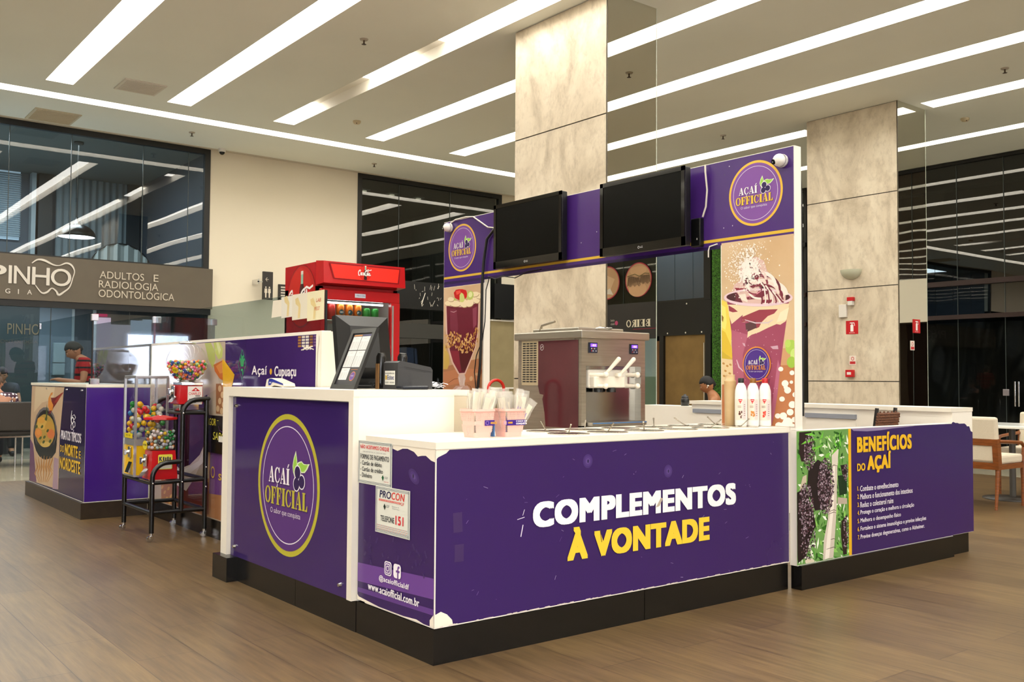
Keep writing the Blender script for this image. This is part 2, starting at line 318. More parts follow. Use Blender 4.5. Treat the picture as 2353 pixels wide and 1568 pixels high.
POSTER={
'cup':[
('c99a72','-7,1307 531,1332 532,878 1,854'),
('b8774e','-3,1120 247,1137 335,1230 530,1235 532,878 1,854'),
('e8cf5a','-6,1628 41,1610 69,1535 78,1431 68,1298 -5,1299'),
('f1df78','-6,1598 32,1581 41,1491 31,1447 -4,1463'),
('8a6a20','3,1538 18,1522 13,1492 2,1508'),
('d8b93c','-4,1448 31,1432 77,1342 82,1276 -2,1321'),
('c8ad3a','-5,1322 77,1276 82,1261 -2,1277'),
('dfc79a','-2,1277 86,1268 95,1136 -1,1121'),
('b98a4c','26,1243 24,1241 21,1240 18,1240 14,1241 11,1242 9,1244 7,1247 7,1249 8,1251 10,1252 12,1253 15,1253 19,1253 22,1251 24,1249 26,1247 26,1245'),
('b98a4c','53,1228 52,1226 49,1225 46,1225 42,1226 39,1227 37,1229 35,1232 35,1234 36,1236 38,1237 40,1238 43,1238 47,1238 50,1236 52,1234 54,1232 54,1230'),
('b98a4c','39,1198 38,1197 35,1196 32,1196 28,1196 25,1198 23,1200 21,1202 21,1204 22,1206 23,1208 26,1209 29,1209 33,1208 36,1207 38,1205 40,1202 40,1200'),
('b98a4c','72,1183 70,1182 67,1181 64,1181 61,1182 58,1183 55,1185 54,1187 53,1189 54,1191 56,1193 59,1194 62,1194 65,1193 68,1192 71,1190 72,1188 72,1185'),
('b98a4c','30,1169 28,1167 25,1166 22,1166 19,1167 16,1168 13,1170 12,1172 11,1175 12,1177 14,1178 17,1179 20,1179 23,1178 26,1177 29,1175 30,1173 31,1171'),
('b98a4c','62,1154 61,1152 58,1151 55,1151 51,1152 48,1154 46,1155 44,1158 44,1160 45,1162 47,1163 49,1164 52,1164 56,1164 59,1162 61,1160 63,1158 63,1156'),
('b98a4c','77,1235 75,1233 72,1233 69,1233 66,1233 63,1235 60,1237 59,1239 58,1241 59,1243 61,1245 63,1245 67,1245 70,1245 73,1243 75,1241 77,1239 77,1237'),
('a9c95a','535,1332 532,1318 525,1306 514,1296 501,1292 487,1292 473,1297 462,1307 455,1319 453,1334 456,1348 463,1361 474,1370 487,1374 501,1374 515,1368 525,1359 532,1346'),
('b7d468','489,1354 488,1346 485,1340 479,1335 473,1332 466,1332 460,1335 454,1340 451,1347 450,1355 451,1362 455,1369 460,1374 466,1376 473,1376 480,1373 485,1368 488,1361'),
('c6df80','534,1291 533,1279 529,1269 522,1261 514,1257 506,1257 498,1261 491,1269 487,1279 486,1291 487,1303 492,1314 498,1321 506,1325 515,1325 523,1321 529,1313 533,1302'),
('9dc04e','524,1249 523,1238 517,1229 509,1222 499,1218 488,1218 478,1222 470,1229 464,1239 462,1250 464,1261 470,1270 478,1277 488,1281 499,1281 509,1277 517,1270 523,1260'),
('9c4a63','43,1625 479,1598 460,1473 436,1334 419,1222 401,1082 380,969 358,880 112,870 90,1136 76,1431 58,1550'),
('b06078','76,1445 196,1412 159,1297 167,1137 113,975 95,1136'),
('7d3a4a','274,1137 351,1159 334,1081 282,1087'),
('b56a84','403,1265 419,1222 401,1082 380,969 358,880 333,879 368,1053'),
('e6d2ae','49,1595 481,1577 458,1480 420,1461 395,1466 336,1447 275,1424 222,1411 191,1394 196,1434 249,1454 275,1488 249,1526 174,1486 151,1487 160,1530 78,1479 60,1528'),
('96404e','55,1591 97,1570 124,1550 87,1548 60,1557'),
('96404e','151,1516 214,1535 276,1553 404,1550 379,1526 336,1514 293,1481 275,1453 253,1446 258,1482 214,1491 151,1487'),
('5a3c40','178,1478 249,1490 258,1450 196,1430 182,1442'),
('ece0c0','421,1531 479,1556 462,1487 395,1476'),
('d2c0c8','173,1498 248,1475 337,1472 371,1490 369,1493 335,1479 250,1482 174,1502'),
('d9b7c6','111,1267 127,1222 161,1197 165,1200 136,1226 116,1269'),
('c9a2b4','155,1366 173,1362 179,1343 164,1351'),
('c9a2b4','352,1340 403,1345 407,1324 369,1325'),
('6d3440','496,1611 483,1597 445,1586 385,1580 311,1579 231,1584 154,1594 89,1607 47,1624 32,1641 47,1655 90,1666 154,1672 231,1672 312,1667 386,1656 445,1642 483,1627'),
('4b2a30','110,1636 108,1626 102,1617 94,1611 84,1608 73,1609 63,1613 54,1620 49,1629 47,1640 49,1650 54,1658 63,1664 73,1667 84,1666 94,1662 103,1655 108,1646'),
('4b2a30','480,1619 479,1610 475,1601 470,1596 462,1593 455,1593 448,1597 442,1604 439,1612 437,1622 439,1631 443,1640 448,1646 455,1648 463,1648 470,1644 475,1637 479,1629'),
('d9b8b0','124,1657 88,1681 97,1710 134,1730 152,1758 139,1788 152,1831 198,1856 260,1861 312,1831 333,1772 380,1732 430,1693 459,1649 455,1586 319,1579 161,1599'),
('8c3040','102,1692 206,1680 250,1688 206,1666 115,1672'),
('7a3442','170,1632 250,1641 294,1681 354,1706 337,1643 285,1617 197,1616'),
('6e2e3c','166,1720 184,1777 206,1775 192,1711 165,1698'),
('3d2c34','183,1704 206,1753 242,1758 250,1742 224,1701'),
('8c3040','241,1707 259,1771 277,1769 272,1712'),
('483038','276,1683 329,1736 346,1706 328,1672 285,1668'),
('e9ddd0','129,1649 179,1653 196,1601 152,1618'),
('e9ddd0','324,1615 363,1691 380,1697 371,1619 345,1599'),
('8c4650','371,1690 422,1672 446,1600 434,1601 405,1652'),
('eee2d4','397,1688 439,1685 455,1635 446,1614'),
('8c3a4a','293,1610 371,1605 354,1588 293,1592'),
('f0e6dc','422,1637 447,1628 438,1587 413,1588'),
('d890a0','179,1629 252,1638 304,1665 301,1668 248,1645 178,1633'),
('f4eee8','146,1721 167,1776 219,1821 269,1832 267,1837 212,1830 156,1782 140,1722'),
('e3c9d2','505,1609 502,1602 486,1608 489,1613'),
('e3c9d2','502,1602 494,1594 478,1602 486,1608'),
('e3c9d2','494,1594 480,1588 465,1598 478,1602'),
('e3c9d2','480,1588 461,1582 448,1594 465,1598'),
('e3c9d2','461,1582 438,1578 426,1591 448,1594'),
('e3c9d2','438,1578 410,1574 401,1589 426,1591'),
('e3c9d2','410,1574 379,1572 372,1588 401,1589'),
('e3c9d2','379,1572 345,1570 340,1587 372,1588'),
('e3c9d2','345,1570 309,1571 306,1588 340,1587'),
('e3c9d2','309,1571 271,1572 272,1589 306,1588'),
('e3c9d2','271,1572 233,1575 236,1592 272,1589'),
('e3c9d2','233,1575 196,1579 202,1595 236,1592'),
('e3c9d2','196,1579 160,1584 168,1600 202,1595'),
('e3c9d2','160,1584 127,1590 137,1604 168,1600'),
('e3c9d2','127,1590 97,1597 110,1610 137,1604'),
('e3c9d2','97,1597 71,1605 86,1616 110,1610'),
('e3c9d2','71,1605 50,1614 66,1622 86,1616'),
('e3c9d2','50,1614 34,1622 52,1629 66,1622'),
('e3c9d2','34,1622 25,1631 43,1635 52,1629'),
('e3c9d2','25,1631 22,1640 40,1642 43,1635'),
('e3c9d2','22,1640 25,1648 43,1647 40,1642'),
('e3c9d2','25,1648 34,1655 52,1653 43,1647'),
('e3c9d2','34,1655 50,1662 66,1657 52,1653'),
('e3c9d2','50,1662 71,1668 86,1661 66,1657'),
('e3c9d2','71,1668 97,1673 110,1664 86,1661'),
('e3c9d2','97,1673 127,1676 138,1666 110,1664'),
('e3c9d2','127,1676 161,1678 169,1667 138,1666'),
('e3c9d2','161,1678 197,1679 202,1667 169,1667'),
('e3c9d2','197,1679 234,1678 237,1666 202,1667'),
('e3c9d2','234,1678 272,1676 272,1664 237,1666'),
('e3c9d2','272,1676 310,1673 307,1661 272,1664'),
('e3c9d2','310,1673 346,1668 340,1658 307,1661'),
('e3c9d2','346,1668 380,1663 372,1653 340,1658'),
('e3c9d2','380,1663 411,1656 401,1648 372,1653'),
('e3c9d2','411,1656 438,1649 427,1643 401,1648'),
('e3c9d2','438,1649 462,1642 448,1637 427,1643'),
('e3c9d2','462,1642 480,1634 466,1631 448,1637'),
('e3c9d2','480,1634 494,1625 478,1625 466,1631'),
('e3c9d2','494,1625 502,1617 486,1619 478,1625'),
('e3c9d2','502,1617 505,1609 489,1613 486,1619'),
('f3ece2','440,1212 439,1207 436,1203 431,1200 426,1199 420,1199 415,1200 410,1203 407,1207 406,1212 407,1216 410,1220 415,1223 420,1225 426,1225 432,1223 436,1220 439,1216'),
('f3ece2','514,1191 513,1186 510,1182 505,1179 500,1178 494,1178 489,1179 485,1182 482,1186 481,1191 482,1195 485,1199 489,1202 495,1204 500,1204 506,1202 510,1199 513,1195'),
('f3ece2','475,1132 473,1125 469,1120 463,1116 456,1113 448,1113 440,1115 434,1119 430,1125 428,1131 430,1138 434,1143 440,1147 448,1150 456,1150 463,1148 469,1143 473,1138'),
('f3ece2','491,1094 490,1087 485,1082 479,1078 472,1075 464,1075 456,1077 450,1081 446,1087 445,1093 446,1099 450,1105 457,1109 464,1112 472,1112 480,1110 486,1105 490,1100'),
('f3ece2','504,1139 504,1136 502,1133 499,1131 495,1130 491,1130 487,1131 484,1133 482,1135 481,1139 482,1142 484,1145 487,1147 491,1148 495,1148 499,1147 502,1145 504,1142'),
('f3ece2','449,1044 448,1039 444,1035 440,1032 434,1030 427,1030 421,1031 416,1034 413,1039 412,1044 413,1049 416,1053 421,1056 427,1058 434,1058 440,1057 444,1054 448,1049'),
('f3ece2','535,1070 533,1065 530,1061 526,1058 520,1056 514,1056 508,1057 503,1060 500,1065 499,1070 500,1075 503,1079 508,1082 514,1084 520,1084 526,1083 531,1079 534,1075'),
('f3ece2','523,1015 521,1008 517,1002 511,998 503,995 494,995 486,997 480,1001 475,1007 474,1014 476,1020 480,1027 486,1031 494,1034 503,1034 511,1032 517,1027 522,1022'),
('f3ece2','506,973 505,967 501,961 495,957 487,954 480,954 472,956 466,960 462,965 461,972 462,978 466,984 472,988 480,990 488,991 495,989 501,985 505,979'),
('f3ece2','419,949 418,944 415,940 410,936 404,934 397,934 391,936 386,939 383,943 382,948 383,953 387,958 392,961 398,963 404,963 410,962 415,959 418,954'),
('f3ece2','463,951 461,944 457,938 450,933 442,931 434,930 426,932 419,937 415,942 413,949 415,956 419,962 426,967 434,969 443,970 451,968 457,963 462,958'),
('f3ece2','531,933 530,927 527,922 521,919 515,917 508,916 502,918 497,921 493,926 492,931 494,937 497,942 502,945 509,947 515,948 522,946 527,943 530,938'),
('f3ece2','500,918 498,909 492,901 483,894 472,891 461,890 450,893 441,898 436,906 434,915 436,924 442,932 451,939 461,942 473,943 483,940 492,934 498,927'),
('f3ece2','483,896 481,887 475,879 467,873 456,869 444,869 434,871 425,877 419,885 417,893 419,903 425,911 434,917 445,921 456,921 467,918 476,913 481,905'),
('f3ece2','434,896 432,889 428,883 421,878 413,875 404,875 396,877 389,881 385,887 384,893 385,900 390,907 396,911 404,914 413,914 421,912 428,908 432,902'),
('f3ece2','516,898 515,893 512,889 507,886 502,884 497,884 491,885 487,888 484,892 483,896 484,901 487,905 491,908 497,910 502,910 508,909 512,906 515,902'),
('f3ece2','471,1111 470,1107 467,1103 463,1100 458,1099 453,1099 448,1100 444,1103 442,1106 441,1110 442,1115 444,1118 448,1121 453,1122 458,1122 463,1121 467,1118 470,1115'),
],
'sundae':[
('b8825a','-5,1243 551,1314 549,1051 -7,1043'),
('c98a60','-4,1200 264,1229 547,1222 548,1142 -2,1079'),
('d8bc60','9,1442 41,1393 85,1344 97,1272 65,1224 1,1224'),
('8a4f30','-1,1078 163,1138 265,1152 264,1154 160,1143 -3,1080'),
('8a4f30','346,1099 394,1082 415,1048 419,1049 400,1085 348,1101'),
('d9b48a','429,1144 425,1138 418,1132 410,1129 402,1128 394,1129 387,1133 383,1138 381,1144 383,1151 387,1157 394,1162 402,1166 410,1167 418,1166 425,1162 429,1157 430,1151'),
('d9b48a','510,1182 508,1178 504,1175 497,1172 489,1171 480,1171 472,1172 465,1175 460,1178 459,1182 460,1186 465,1190 471,1192 480,1194 489,1194 497,1192 504,1190 508,1186'),
('b06a48','557,1205 556,1197 552,1190 547,1185 541,1183 534,1183 528,1185 523,1190 519,1197 518,1205 519,1213 522,1220 528,1225 534,1228 541,1228 547,1225 552,1220 556,1213'),
('e2c4b4','31,1757 516,1758 504,1545 467,1402 394,1281 325,1182 223,1182 128,1278 63,1411 34,1563'),
('6e2434','44,1753 257,1732 497,1754 494,1603 485,1511 452,1396 389,1299 315,1194 239,1191 149,1284 100,1380 61,1525'),
('7e3446','95,1729 195,1718 218,1556 188,1497 103,1560'),
('8c4456','418,1711 477,1726 474,1581 430,1548'),
('571c20','236,1401 452,1396 389,1299 315,1206 274,1206 242,1318'),
('8a2c3c','105,1380 226,1372 264,1206 238,1200 149,1289'),
('c9a0a8','105,1703 154,1693 196,1704 194,1707 153,1699 106,1706'),
('a98f60','141,1767 137,1760 127,1754 112,1750 93,1749 73,1750 54,1753 38,1759 27,1766 24,1773 27,1780 37,1786 53,1790 72,1791 92,1790 112,1787 127,1781 137,1774'),
('f0e2bc','137,1772 133,1765 123,1759 108,1755 89,1754 68,1755 49,1758 33,1764 23,1771 19,1779 23,1786 33,1791 49,1795 68,1797 88,1795 107,1792 123,1786 133,1779'),
('a98f60','255,1753 249,1745 234,1739 211,1736 183,1736 154,1739 127,1745 106,1753 92,1762 88,1771 95,1779 110,1785 133,1788 161,1788 190,1785 217,1779 238,1771 251,1762'),
('f0e2bc','251,1758 245,1750 229,1744 207,1741 179,1741 150,1744 123,1750 101,1758 88,1767 84,1776 90,1784 106,1790 129,1793 157,1793 186,1790 213,1784 234,1776 247,1767'),
('a98f60','344,1776 354,1765 359,1753 356,1741 347,1732 333,1725 314,1723 294,1724 275,1730 258,1739 247,1750 243,1762 245,1774 255,1783 269,1790 288,1792 308,1790 328,1785'),
('f0e2bc','339,1781 350,1769 355,1757 352,1746 343,1737 329,1730 310,1728 290,1729 270,1735 254,1744 243,1755 239,1767 241,1779 250,1788 265,1795 284,1797 304,1795 323,1790'),
('a98f60','427,1775 436,1766 438,1755 433,1745 422,1735 406,1728 387,1725 368,1725 350,1728 336,1736 328,1745 326,1756 331,1767 342,1776 358,1783 377,1787 396,1786 414,1783'),
('f0e2bc','423,1780 432,1771 433,1760 429,1749 418,1740 402,1733 383,1730 364,1730 346,1733 332,1741 323,1750 322,1761 327,1772 338,1781 354,1788 373,1792 392,1791 410,1787'),
('a98f60','511,1791 519,1780 520,1768 516,1758 506,1751 492,1747 476,1747 458,1751 442,1758 430,1768 422,1779 421,1791 425,1801 435,1808 449,1812 466,1812 483,1808 499,1801'),
('f0e2bc','507,1796 515,1784 516,1773 512,1763 502,1756 488,1752 472,1752 454,1756 438,1763 426,1773 418,1784 417,1796 421,1806 431,1813 445,1817 462,1817 479,1813 495,1806'),
('a98f60','524,1825 537,1818 547,1810 551,1801 550,1793 543,1786 532,1782 517,1781 501,1783 485,1787 472,1794 463,1803 458,1812 459,1820 466,1827 478,1831 492,1832 508,1830'),
('f0e2bc','520,1830 533,1823 543,1814 547,1806 546,1798 539,1791 528,1787 513,1786 497,1788 481,1792 468,1799 459,1808 454,1817 455,1825 462,1831 474,1836 488,1837 504,1835'),
('a98f60','161,1798 159,1792 150,1788 138,1784 122,1783 106,1784 90,1787 78,1792 69,1798 66,1804 69,1810 77,1815 90,1818 105,1820 122,1819 137,1815 150,1811 158,1805'),
('f0e2bc','157,1803 154,1797 146,1793 134,1789 118,1788 102,1789 86,1792 73,1797 65,1803 62,1809 65,1815 73,1820 86,1824 101,1825 118,1824 133,1821 146,1816 154,1810'),
('a98f60','509,1824 507,1817 499,1810 485,1805 467,1802 446,1801 427,1803 410,1807 398,1812 392,1819 393,1826 402,1833 416,1838 434,1841 455,1841 474,1840 491,1836 503,1830'),
('f0e2bc','505,1829 503,1822 495,1815 481,1810 463,1807 442,1806 423,1808 406,1812 394,1817 388,1824 389,1831 398,1837 412,1843 430,1846 451,1846 470,1845 487,1841 499,1835'),
('b8c86a','431,1814 425,1801 413,1792 397,1785 380,1784 363,1786 348,1793 337,1804 332,1817 332,1830 339,1842 351,1852 367,1858 384,1860 401,1857 416,1850 427,1839 432,1827'),
('dfe6a8','415,1823 411,1815 404,1809 395,1805 385,1804 376,1806 367,1810 361,1816 359,1824 359,1832 363,1839 370,1845 379,1849 389,1850 398,1849 407,1845 412,1838 415,1831'),
('c81f1c','151,1858 182,1880 224,1883 275,1879 326,1867 342,1839 337,1810 297,1789 225,1793 167,1815'),
('e85a48','182,1868 244,1872 255,1851 193,1837'),
('c7d37c','235,1793 237,1834 260,1853 291,1837 312,1794 287,1772 251,1774'),
('b5c46a','152,1816 183,1805 194,1789 152,1795'),
('d8c4b8','234,1182 315,1182 331,1147 316,1106 322,1083 250,1082 234,1123 222,1153'),
('f6f0ea','236,1158 247,1117 253,1118 242,1159'),
('f6f0ea','308,1147 304,1100 309,1100 313,1147'),
('caa898','121,1045 194,1087 357,1089 412,1049'),
('e6d8d0','163,1045 225,1076 296,1082 246,1046'),
],
'palm':[
('d8cfc0','333,751 404,754 393,662 337,660'),
('cdc2b4','341,665 391,662 384,533 381,436 370,330 344,140 243,138 253,250 291,358 316,473 331,590'),
('eae2d6','348,659 367,658 352,428 332,323 303,145 261,139 286,274 315,388 335,536'),
('5a4a42','324,654 356,664 388,658 389,660 355,668 322,656'),
('5a4a42','298,402 353,409 375,403 377,405 352,413 297,404'),
('5a4a42','297,389 353,396 375,390 376,392 351,400 296,391'),
('5a4a42','292,336 352,342 372,336 374,338 351,347 290,338'),
('5a4a42','287,289 351,294 370,288 371,290 350,299 286,291'),
('5a4a42','282,241 351,246 367,240 369,242 350,250 281,243'),
('5a4a42','278,194 350,198 365,192 367,194 349,202 276,196'),
('b7a898','391,479 486,467 485,434 390,441'),
('c4b7a0','26,546 57,617 92,625 91,584 47,540'),
('2a1a1c','26,862 139,864 151,811 137,743 93,698 44,701 25,754'),
('20161a','200,704 254,680 318,634 326,526 297,432 242,421 170,421 126,487 100,583 110,656 154,680'),
('1c1013','-5,533 82,553 108,499 152,423 178,337 132,283 87,179 9,146 -8,199'),
('1e1416','421,661 483,663 486,603 440,605'),
('241a18','427,341 479,364 479,147 443,145 421,261'),
('14301a','392,603 486,603 484,494 410,488'),
('d8cdb8','162,139 159,134 151,129 140,126 125,126 110,128 95,132 84,137 76,143 74,149 76,155 84,159 96,162 110,162 125,161 140,157 152,152 159,146'),
('6fbf3f','77,850 139,856 183,837 121,839'),
('6fbf3f','41,794 112,826 201,820 129,804'),
('6fbf3f','106,734 164,774 255,786 182,757'),
('6fbf3f','219,819 256,866 246,824'),
('6fbf3f','328,719 357,755 394,765 385,749'),
('6fbf3f','254,690 282,732 328,741 300,710'),
('6fbf3f','348,820 394,770 366,777'),
('6fbf3f','414,862 432,758 409,786'),
],
'pan':[
('c9ac8c','21,1064 1286,1072 1263,1023 1160,635 1150,158 24,137 7,733'),
('dcc6a4','177,1062 941,1069 894,938 461,899 139,799'),
('6a3f66','-24,545 139,492 314,147 24,137'),
('a98ca0','977,426 1124,422 1136,157 946,146'),
('17151a','1073,631 1055,555 985,484 872,427 726,391 563,379 403,396 265,439 169,504 129,583 151,666 231,740 358,797 514,830 679,835 832,813 956,767 1040,704'),
('6f6a6c','1040,671 1023,601 957,537 851,485 714,451 562,442 412,457 284,498 195,558 158,631 178,706 253,775 371,827 517,856 670,861 814,840 930,798 1008,739'),
('2a2628','1012,656 996,589 935,528 836,479 709,447 568,438 429,453 310,491 228,548 194,617 212,689 281,753 390,803 525,831 668,835 801,816 910,776 983,720'),
('0f0d10','189,510 667,478 1066,559 1031,472 889,413 646,381 418,403'),
('b9973f','982,662 966,611 907,564 813,525 693,500 560,492 430,503 320,531 244,574 213,626 232,680 297,730 401,768 527,791 661,795 786,781 888,752 955,711'),
('d6b054','673,713 664,693 633,674 584,658 522,649 455,645 391,650 337,661 300,677 286,697 296,719 328,738 379,753 442,763 510,765 573,760 625,749 659,733'),
('c99a3c','936,681 928,659 902,638 859,621 806,611 747,608 691,613 644,625 612,644 599,666 607,689 635,710 679,727 734,737 792,739 848,733 893,721 924,702'),
('e08c3c','492,616 485,601 462,586 424,574 376,566 325,564 275,566 234,574 206,587 195,602 203,618 228,633 267,645 315,653 367,655 415,652 455,643 482,631'),
('e89a4a','424,621 420,612 407,603 387,597 361,592 334,591 308,593 286,597 271,604 265,613 269,622 282,630 303,637 328,641 356,643 382,641 403,636 418,629'),
('d8763a','979,633 972,618 949,604 912,592 866,585 815,582 767,585 727,592 700,604 689,619 696,634 721,648 759,660 806,667 857,670 904,667 943,659 969,647'),
('d6b45c','816,531 806,521 775,512 726,503 666,496 601,492 538,492 486,495 452,501 439,509 450,519 483,529 533,538 595,544 660,548 721,548 771,545 804,539'),
('d9a040','607,740 598,730 572,720 530,711 478,706 422,703 368,705 324,710 294,718 282,728 291,738 319,749 362,757 415,762 472,764 525,763 568,758 596,750'),
('4a5a22','525,672 511,667 494,663 476,660 459,660 445,661 436,664 433,668 437,674 446,679 460,684 477,689 495,691 512,692 526,691 535,688 538,683 534,678'),
('4a5a22','631,581 617,576 600,572 583,569 566,568 552,569 544,572 541,577 544,582 553,587 567,593 584,597 601,600 618,600 631,599 640,596 643,592 640,587'),
('4a5a22','749,646 735,641 719,636 702,634 685,633 672,634 663,637 660,642 664,647 673,652 686,657 703,661 720,664 736,665 749,664 758,661 761,656 757,651'),
('4a5a22','472,565 458,560 441,556 423,553 406,552 392,553 383,556 380,561 383,566 392,572 407,577 424,581 442,584 459,585 473,584 482,581 485,576 482,571'),
('4a5a22','850,557 837,551 821,547 804,545 788,544 775,545 766,548 763,552 766,557 775,563 788,568 805,572 822,575 838,575 850,574 859,571 862,567 858,562'),
('4a5a22','604,536 590,530 574,526 556,523 539,522 525,523 516,526 514,530 517,536 526,542 540,547 557,551 574,554 591,555 605,554 613,551 616,546 613,541'),
('4a5a22','297,662 282,657 265,653 246,650 228,649 214,651 204,654 201,658 205,664 214,669 229,675 247,679 266,681 283,682 298,681 307,678 310,673 306,668'),
('4a5a22','675,752 662,747 645,743 627,741 611,740 597,742 589,745 586,749 589,754 598,760 612,765 628,769 646,771 662,772 676,770 684,767 687,763 684,758'),
('7a1f1c','802,951 952,954 1209,1001 1072,928 917,867 787,805 710,803 870,880'),
('a03a2c','912,910 1152,993 1264,1009 1016,912'),
('e0903c','702,876 711,942 797,994 872,1003 860,981 785,965 804,929 899,888 875,837 753,833'),
('4c5a2a','630,815 659,897 687,816 676,743 623,733'),
('c48a44','246,377 315,290 222,222 438,157 452,160 255,226 348,293 263,379'),
('c48a44','365,390 397,297 342,232 489,162 504,164 374,235 430,299 382,392'),
('c48a44','482,403 478,303 459,241 540,167 556,169 491,244 510,305 498,404'),
('c48a44','596,415 558,309 574,251 591,171 606,173 606,254 590,311 612,416'),
('c48a44','709,418 637,315 687,260 641,176 656,177 718,263 668,317 724,419'),
('c48a44','820,422 715,321 797,269 691,181 706,181 828,271 745,323 834,422'),
('c48a44','928,425 791,327 906,278 741,186 755,185 935,280 822,329 942,425'),
('b37a3a','246,223 381,295 264,363 249,361 348,293 231,224'),
('b37a3a','372,237 462,301 384,371 368,369 430,299 356,237'),
('b37a3a','495,250 542,307 501,379 485,377 510,305 479,250'),
('b37a3a','616,263 621,314 615,387 599,386 590,311 600,262'),
('b37a3a','733,276 699,319 727,394 712,394 668,317 718,274'),
('b37a3a','848,288 776,325 837,402 822,402 745,323 834,286'),
('b37a3a','960,301 852,331 944,409 930,409 822,329 948,298'),
('ffffff','1551,857 1526,789 1546,749 1556,749 1547,789 1562,857'),
('ffffff','1571,810 1631,824 1674,804 1636,785 1590,799 1573,811 1565,810 1576,796 1638,781 1689,805 1635,828 1566,811'),
('ffffff','1607,724 1601,715 1595,706 1585,701 1577,699 1568,700 1557,705 1549,712 1541,722 1533,721 1533,711 1543,703 1557,697 1577,695 1597,699 1609,706 1617,715 1615,725'),
('ffffff','1541,721 1547,731 1554,740 1564,745 1572,746 1581,746 1591,741 1600,734 1607,724 1615,725 1615,735 1606,743 1592,749 1572,750 1552,747 1539,740 1531,731 1533,721'),
('ffffff','1668,747 1662,737 1655,729 1645,724 1637,722 1629,723 1618,728 1610,735 1603,744 1595,744 1595,734 1604,726 1618,720 1638,718 1657,722 1670,728 1677,737 1675,747'),
('ffffff','1603,744 1608,754 1615,762 1625,767 1633,769 1641,768 1652,764 1660,756 1668,747 1675,747 1676,757 1667,766 1653,771 1633,773 1613,770 1600,763 1593,754 1595,744'),
('ffffff','1618,779 1612,769 1605,761 1595,755 1587,754 1579,755 1568,759 1560,767 1552,776 1544,776 1544,766 1553,757 1567,752 1588,750 1607,753 1620,760 1628,769 1626,779'),
('ffffff','1552,776 1558,786 1565,794 1575,799 1583,801 1591,800 1602,795 1610,788 1618,778 1626,779 1626,789 1617,797 1603,803 1583,805 1563,802 1550,795 1542,786 1544,776'),
],
'bowl':[
('a8744e','294,321 1757,446 1773,96 308,90'),
('7b3d34','679,325 1338,383 1350,150 690,132'),
('c0926e','1325,636 1680,657 1671,352 1341,320'),
('d9c9c0','67,912 495,983 1306,1017 1368,765 1253,576 1032,375 877,276 652,303 278,573'),
('e9e0da','586,434 813,432 1129,522 1275,651 1302,598 1206,509 950,415 704,385'),
('3e1c2c','67,912 436,982 1281,1017 1326,872 1285,697 1152,570 947,480 729,435 466,484'),
('54283c','813,931 1184,941 1291,816 1197,692 966,614 851,741'),
('c9b8a8','-302,1443 1385,1399 1443,1217 1521,1074 1181,996 436,982 -271,990'),
('b8c06a','1211,1404 1336,1400 1413,1335 1428,1271 1383,1209 1293,1273'),
('c2cc74','1385,1408 1505,1405 1567,1350 1558,1288 1488,1275 1426,1317'),
('d8dca0','1434,1398 1482,1397 1532,1342 1498,1306'),
('c26a34','1393,1236 1582,1270 1619,1234 1636,1111 1518,1136 1420,1190'),
('d98a4c','1442,1226 1560,1257 1598,1181 1517,1172'),
('9a6a48','1448,1100 1648,1102 1658,883 1459,885'),
('cfae86','1552,1066 1551,1058 1546,1051 1538,1045 1528,1042 1517,1042 1507,1045 1499,1050 1493,1057 1491,1065 1492,1073 1497,1080 1505,1085 1515,1088 1526,1088 1536,1085 1544,1080 1550,1073'),
('cfae86','1601,1022 1599,1014 1595,1007 1587,1002 1577,999 1566,999 1556,1001 1548,1006 1542,1013 1540,1021 1542,1029 1547,1036 1555,1041 1564,1044 1575,1044 1585,1042 1593,1037 1599,1030'),
('cfae86','1556,977 1555,969 1550,962 1542,957 1532,954 1522,953 1511,956 1503,961 1497,968 1495,976 1497,984 1502,991 1510,996 1519,999 1530,999 1540,997 1549,992 1554,985'),
('cfae86','1627,952 1626,944 1621,937 1613,932 1604,929 1593,929 1583,931 1575,936 1569,943 1567,951 1568,958 1573,966 1581,971 1591,974 1601,974 1611,972 1620,967 1625,960'),
('cfae86','1595,907 1593,899 1588,892 1581,887 1571,884 1560,883 1550,886 1542,891 1536,897 1534,905 1535,913 1540,920 1548,926 1558,929 1569,929 1579,927 1587,922 1593,915'),
('cfae86','1524,923 1522,915 1517,908 1509,902 1499,899 1489,899 1478,901 1470,906 1464,913 1462,921 1463,929 1468,936 1476,942 1486,945 1497,945 1507,942 1516,937 1521,931'),
('6a4080','1363,611 1681,627 1684,318 1354,303'),
('d0a060','352,253 345,247 336,242 327,239 317,237 309,237 304,239 301,243 302,248 306,254 312,260 321,264 331,268 340,270 348,269 354,267 356,263 356,258'),
('d0a060','414,219 408,213 399,208 390,205 380,203 372,203 367,205 364,209 365,214 369,220 376,225 384,230 394,234 403,236 411,235 417,233 419,229 418,224'),
('d0a060','502,257 495,251 487,246 477,243 468,241 460,241 455,243 452,247 453,252 457,258 463,264 472,268 481,272 490,274 498,273 504,271 506,267 505,262'),
('d0a060','563,204 557,198 549,193 539,190 530,188 523,188 517,190 515,194 515,199 519,205 526,210 534,215 543,219 552,220 560,220 565,218 568,214 567,209'),
('d0a060','462,174 455,168 447,163 438,160 428,158 421,158 415,160 412,164 413,169 417,175 424,180 432,185 442,189 451,190 459,190 464,188 467,184 466,179'),
('d0a060','537,152 531,146 522,141 513,138 504,136 496,136 491,138 488,142 489,147 493,153 499,158 508,163 517,167 526,168 534,168 539,166 542,163 541,158'),
],
}
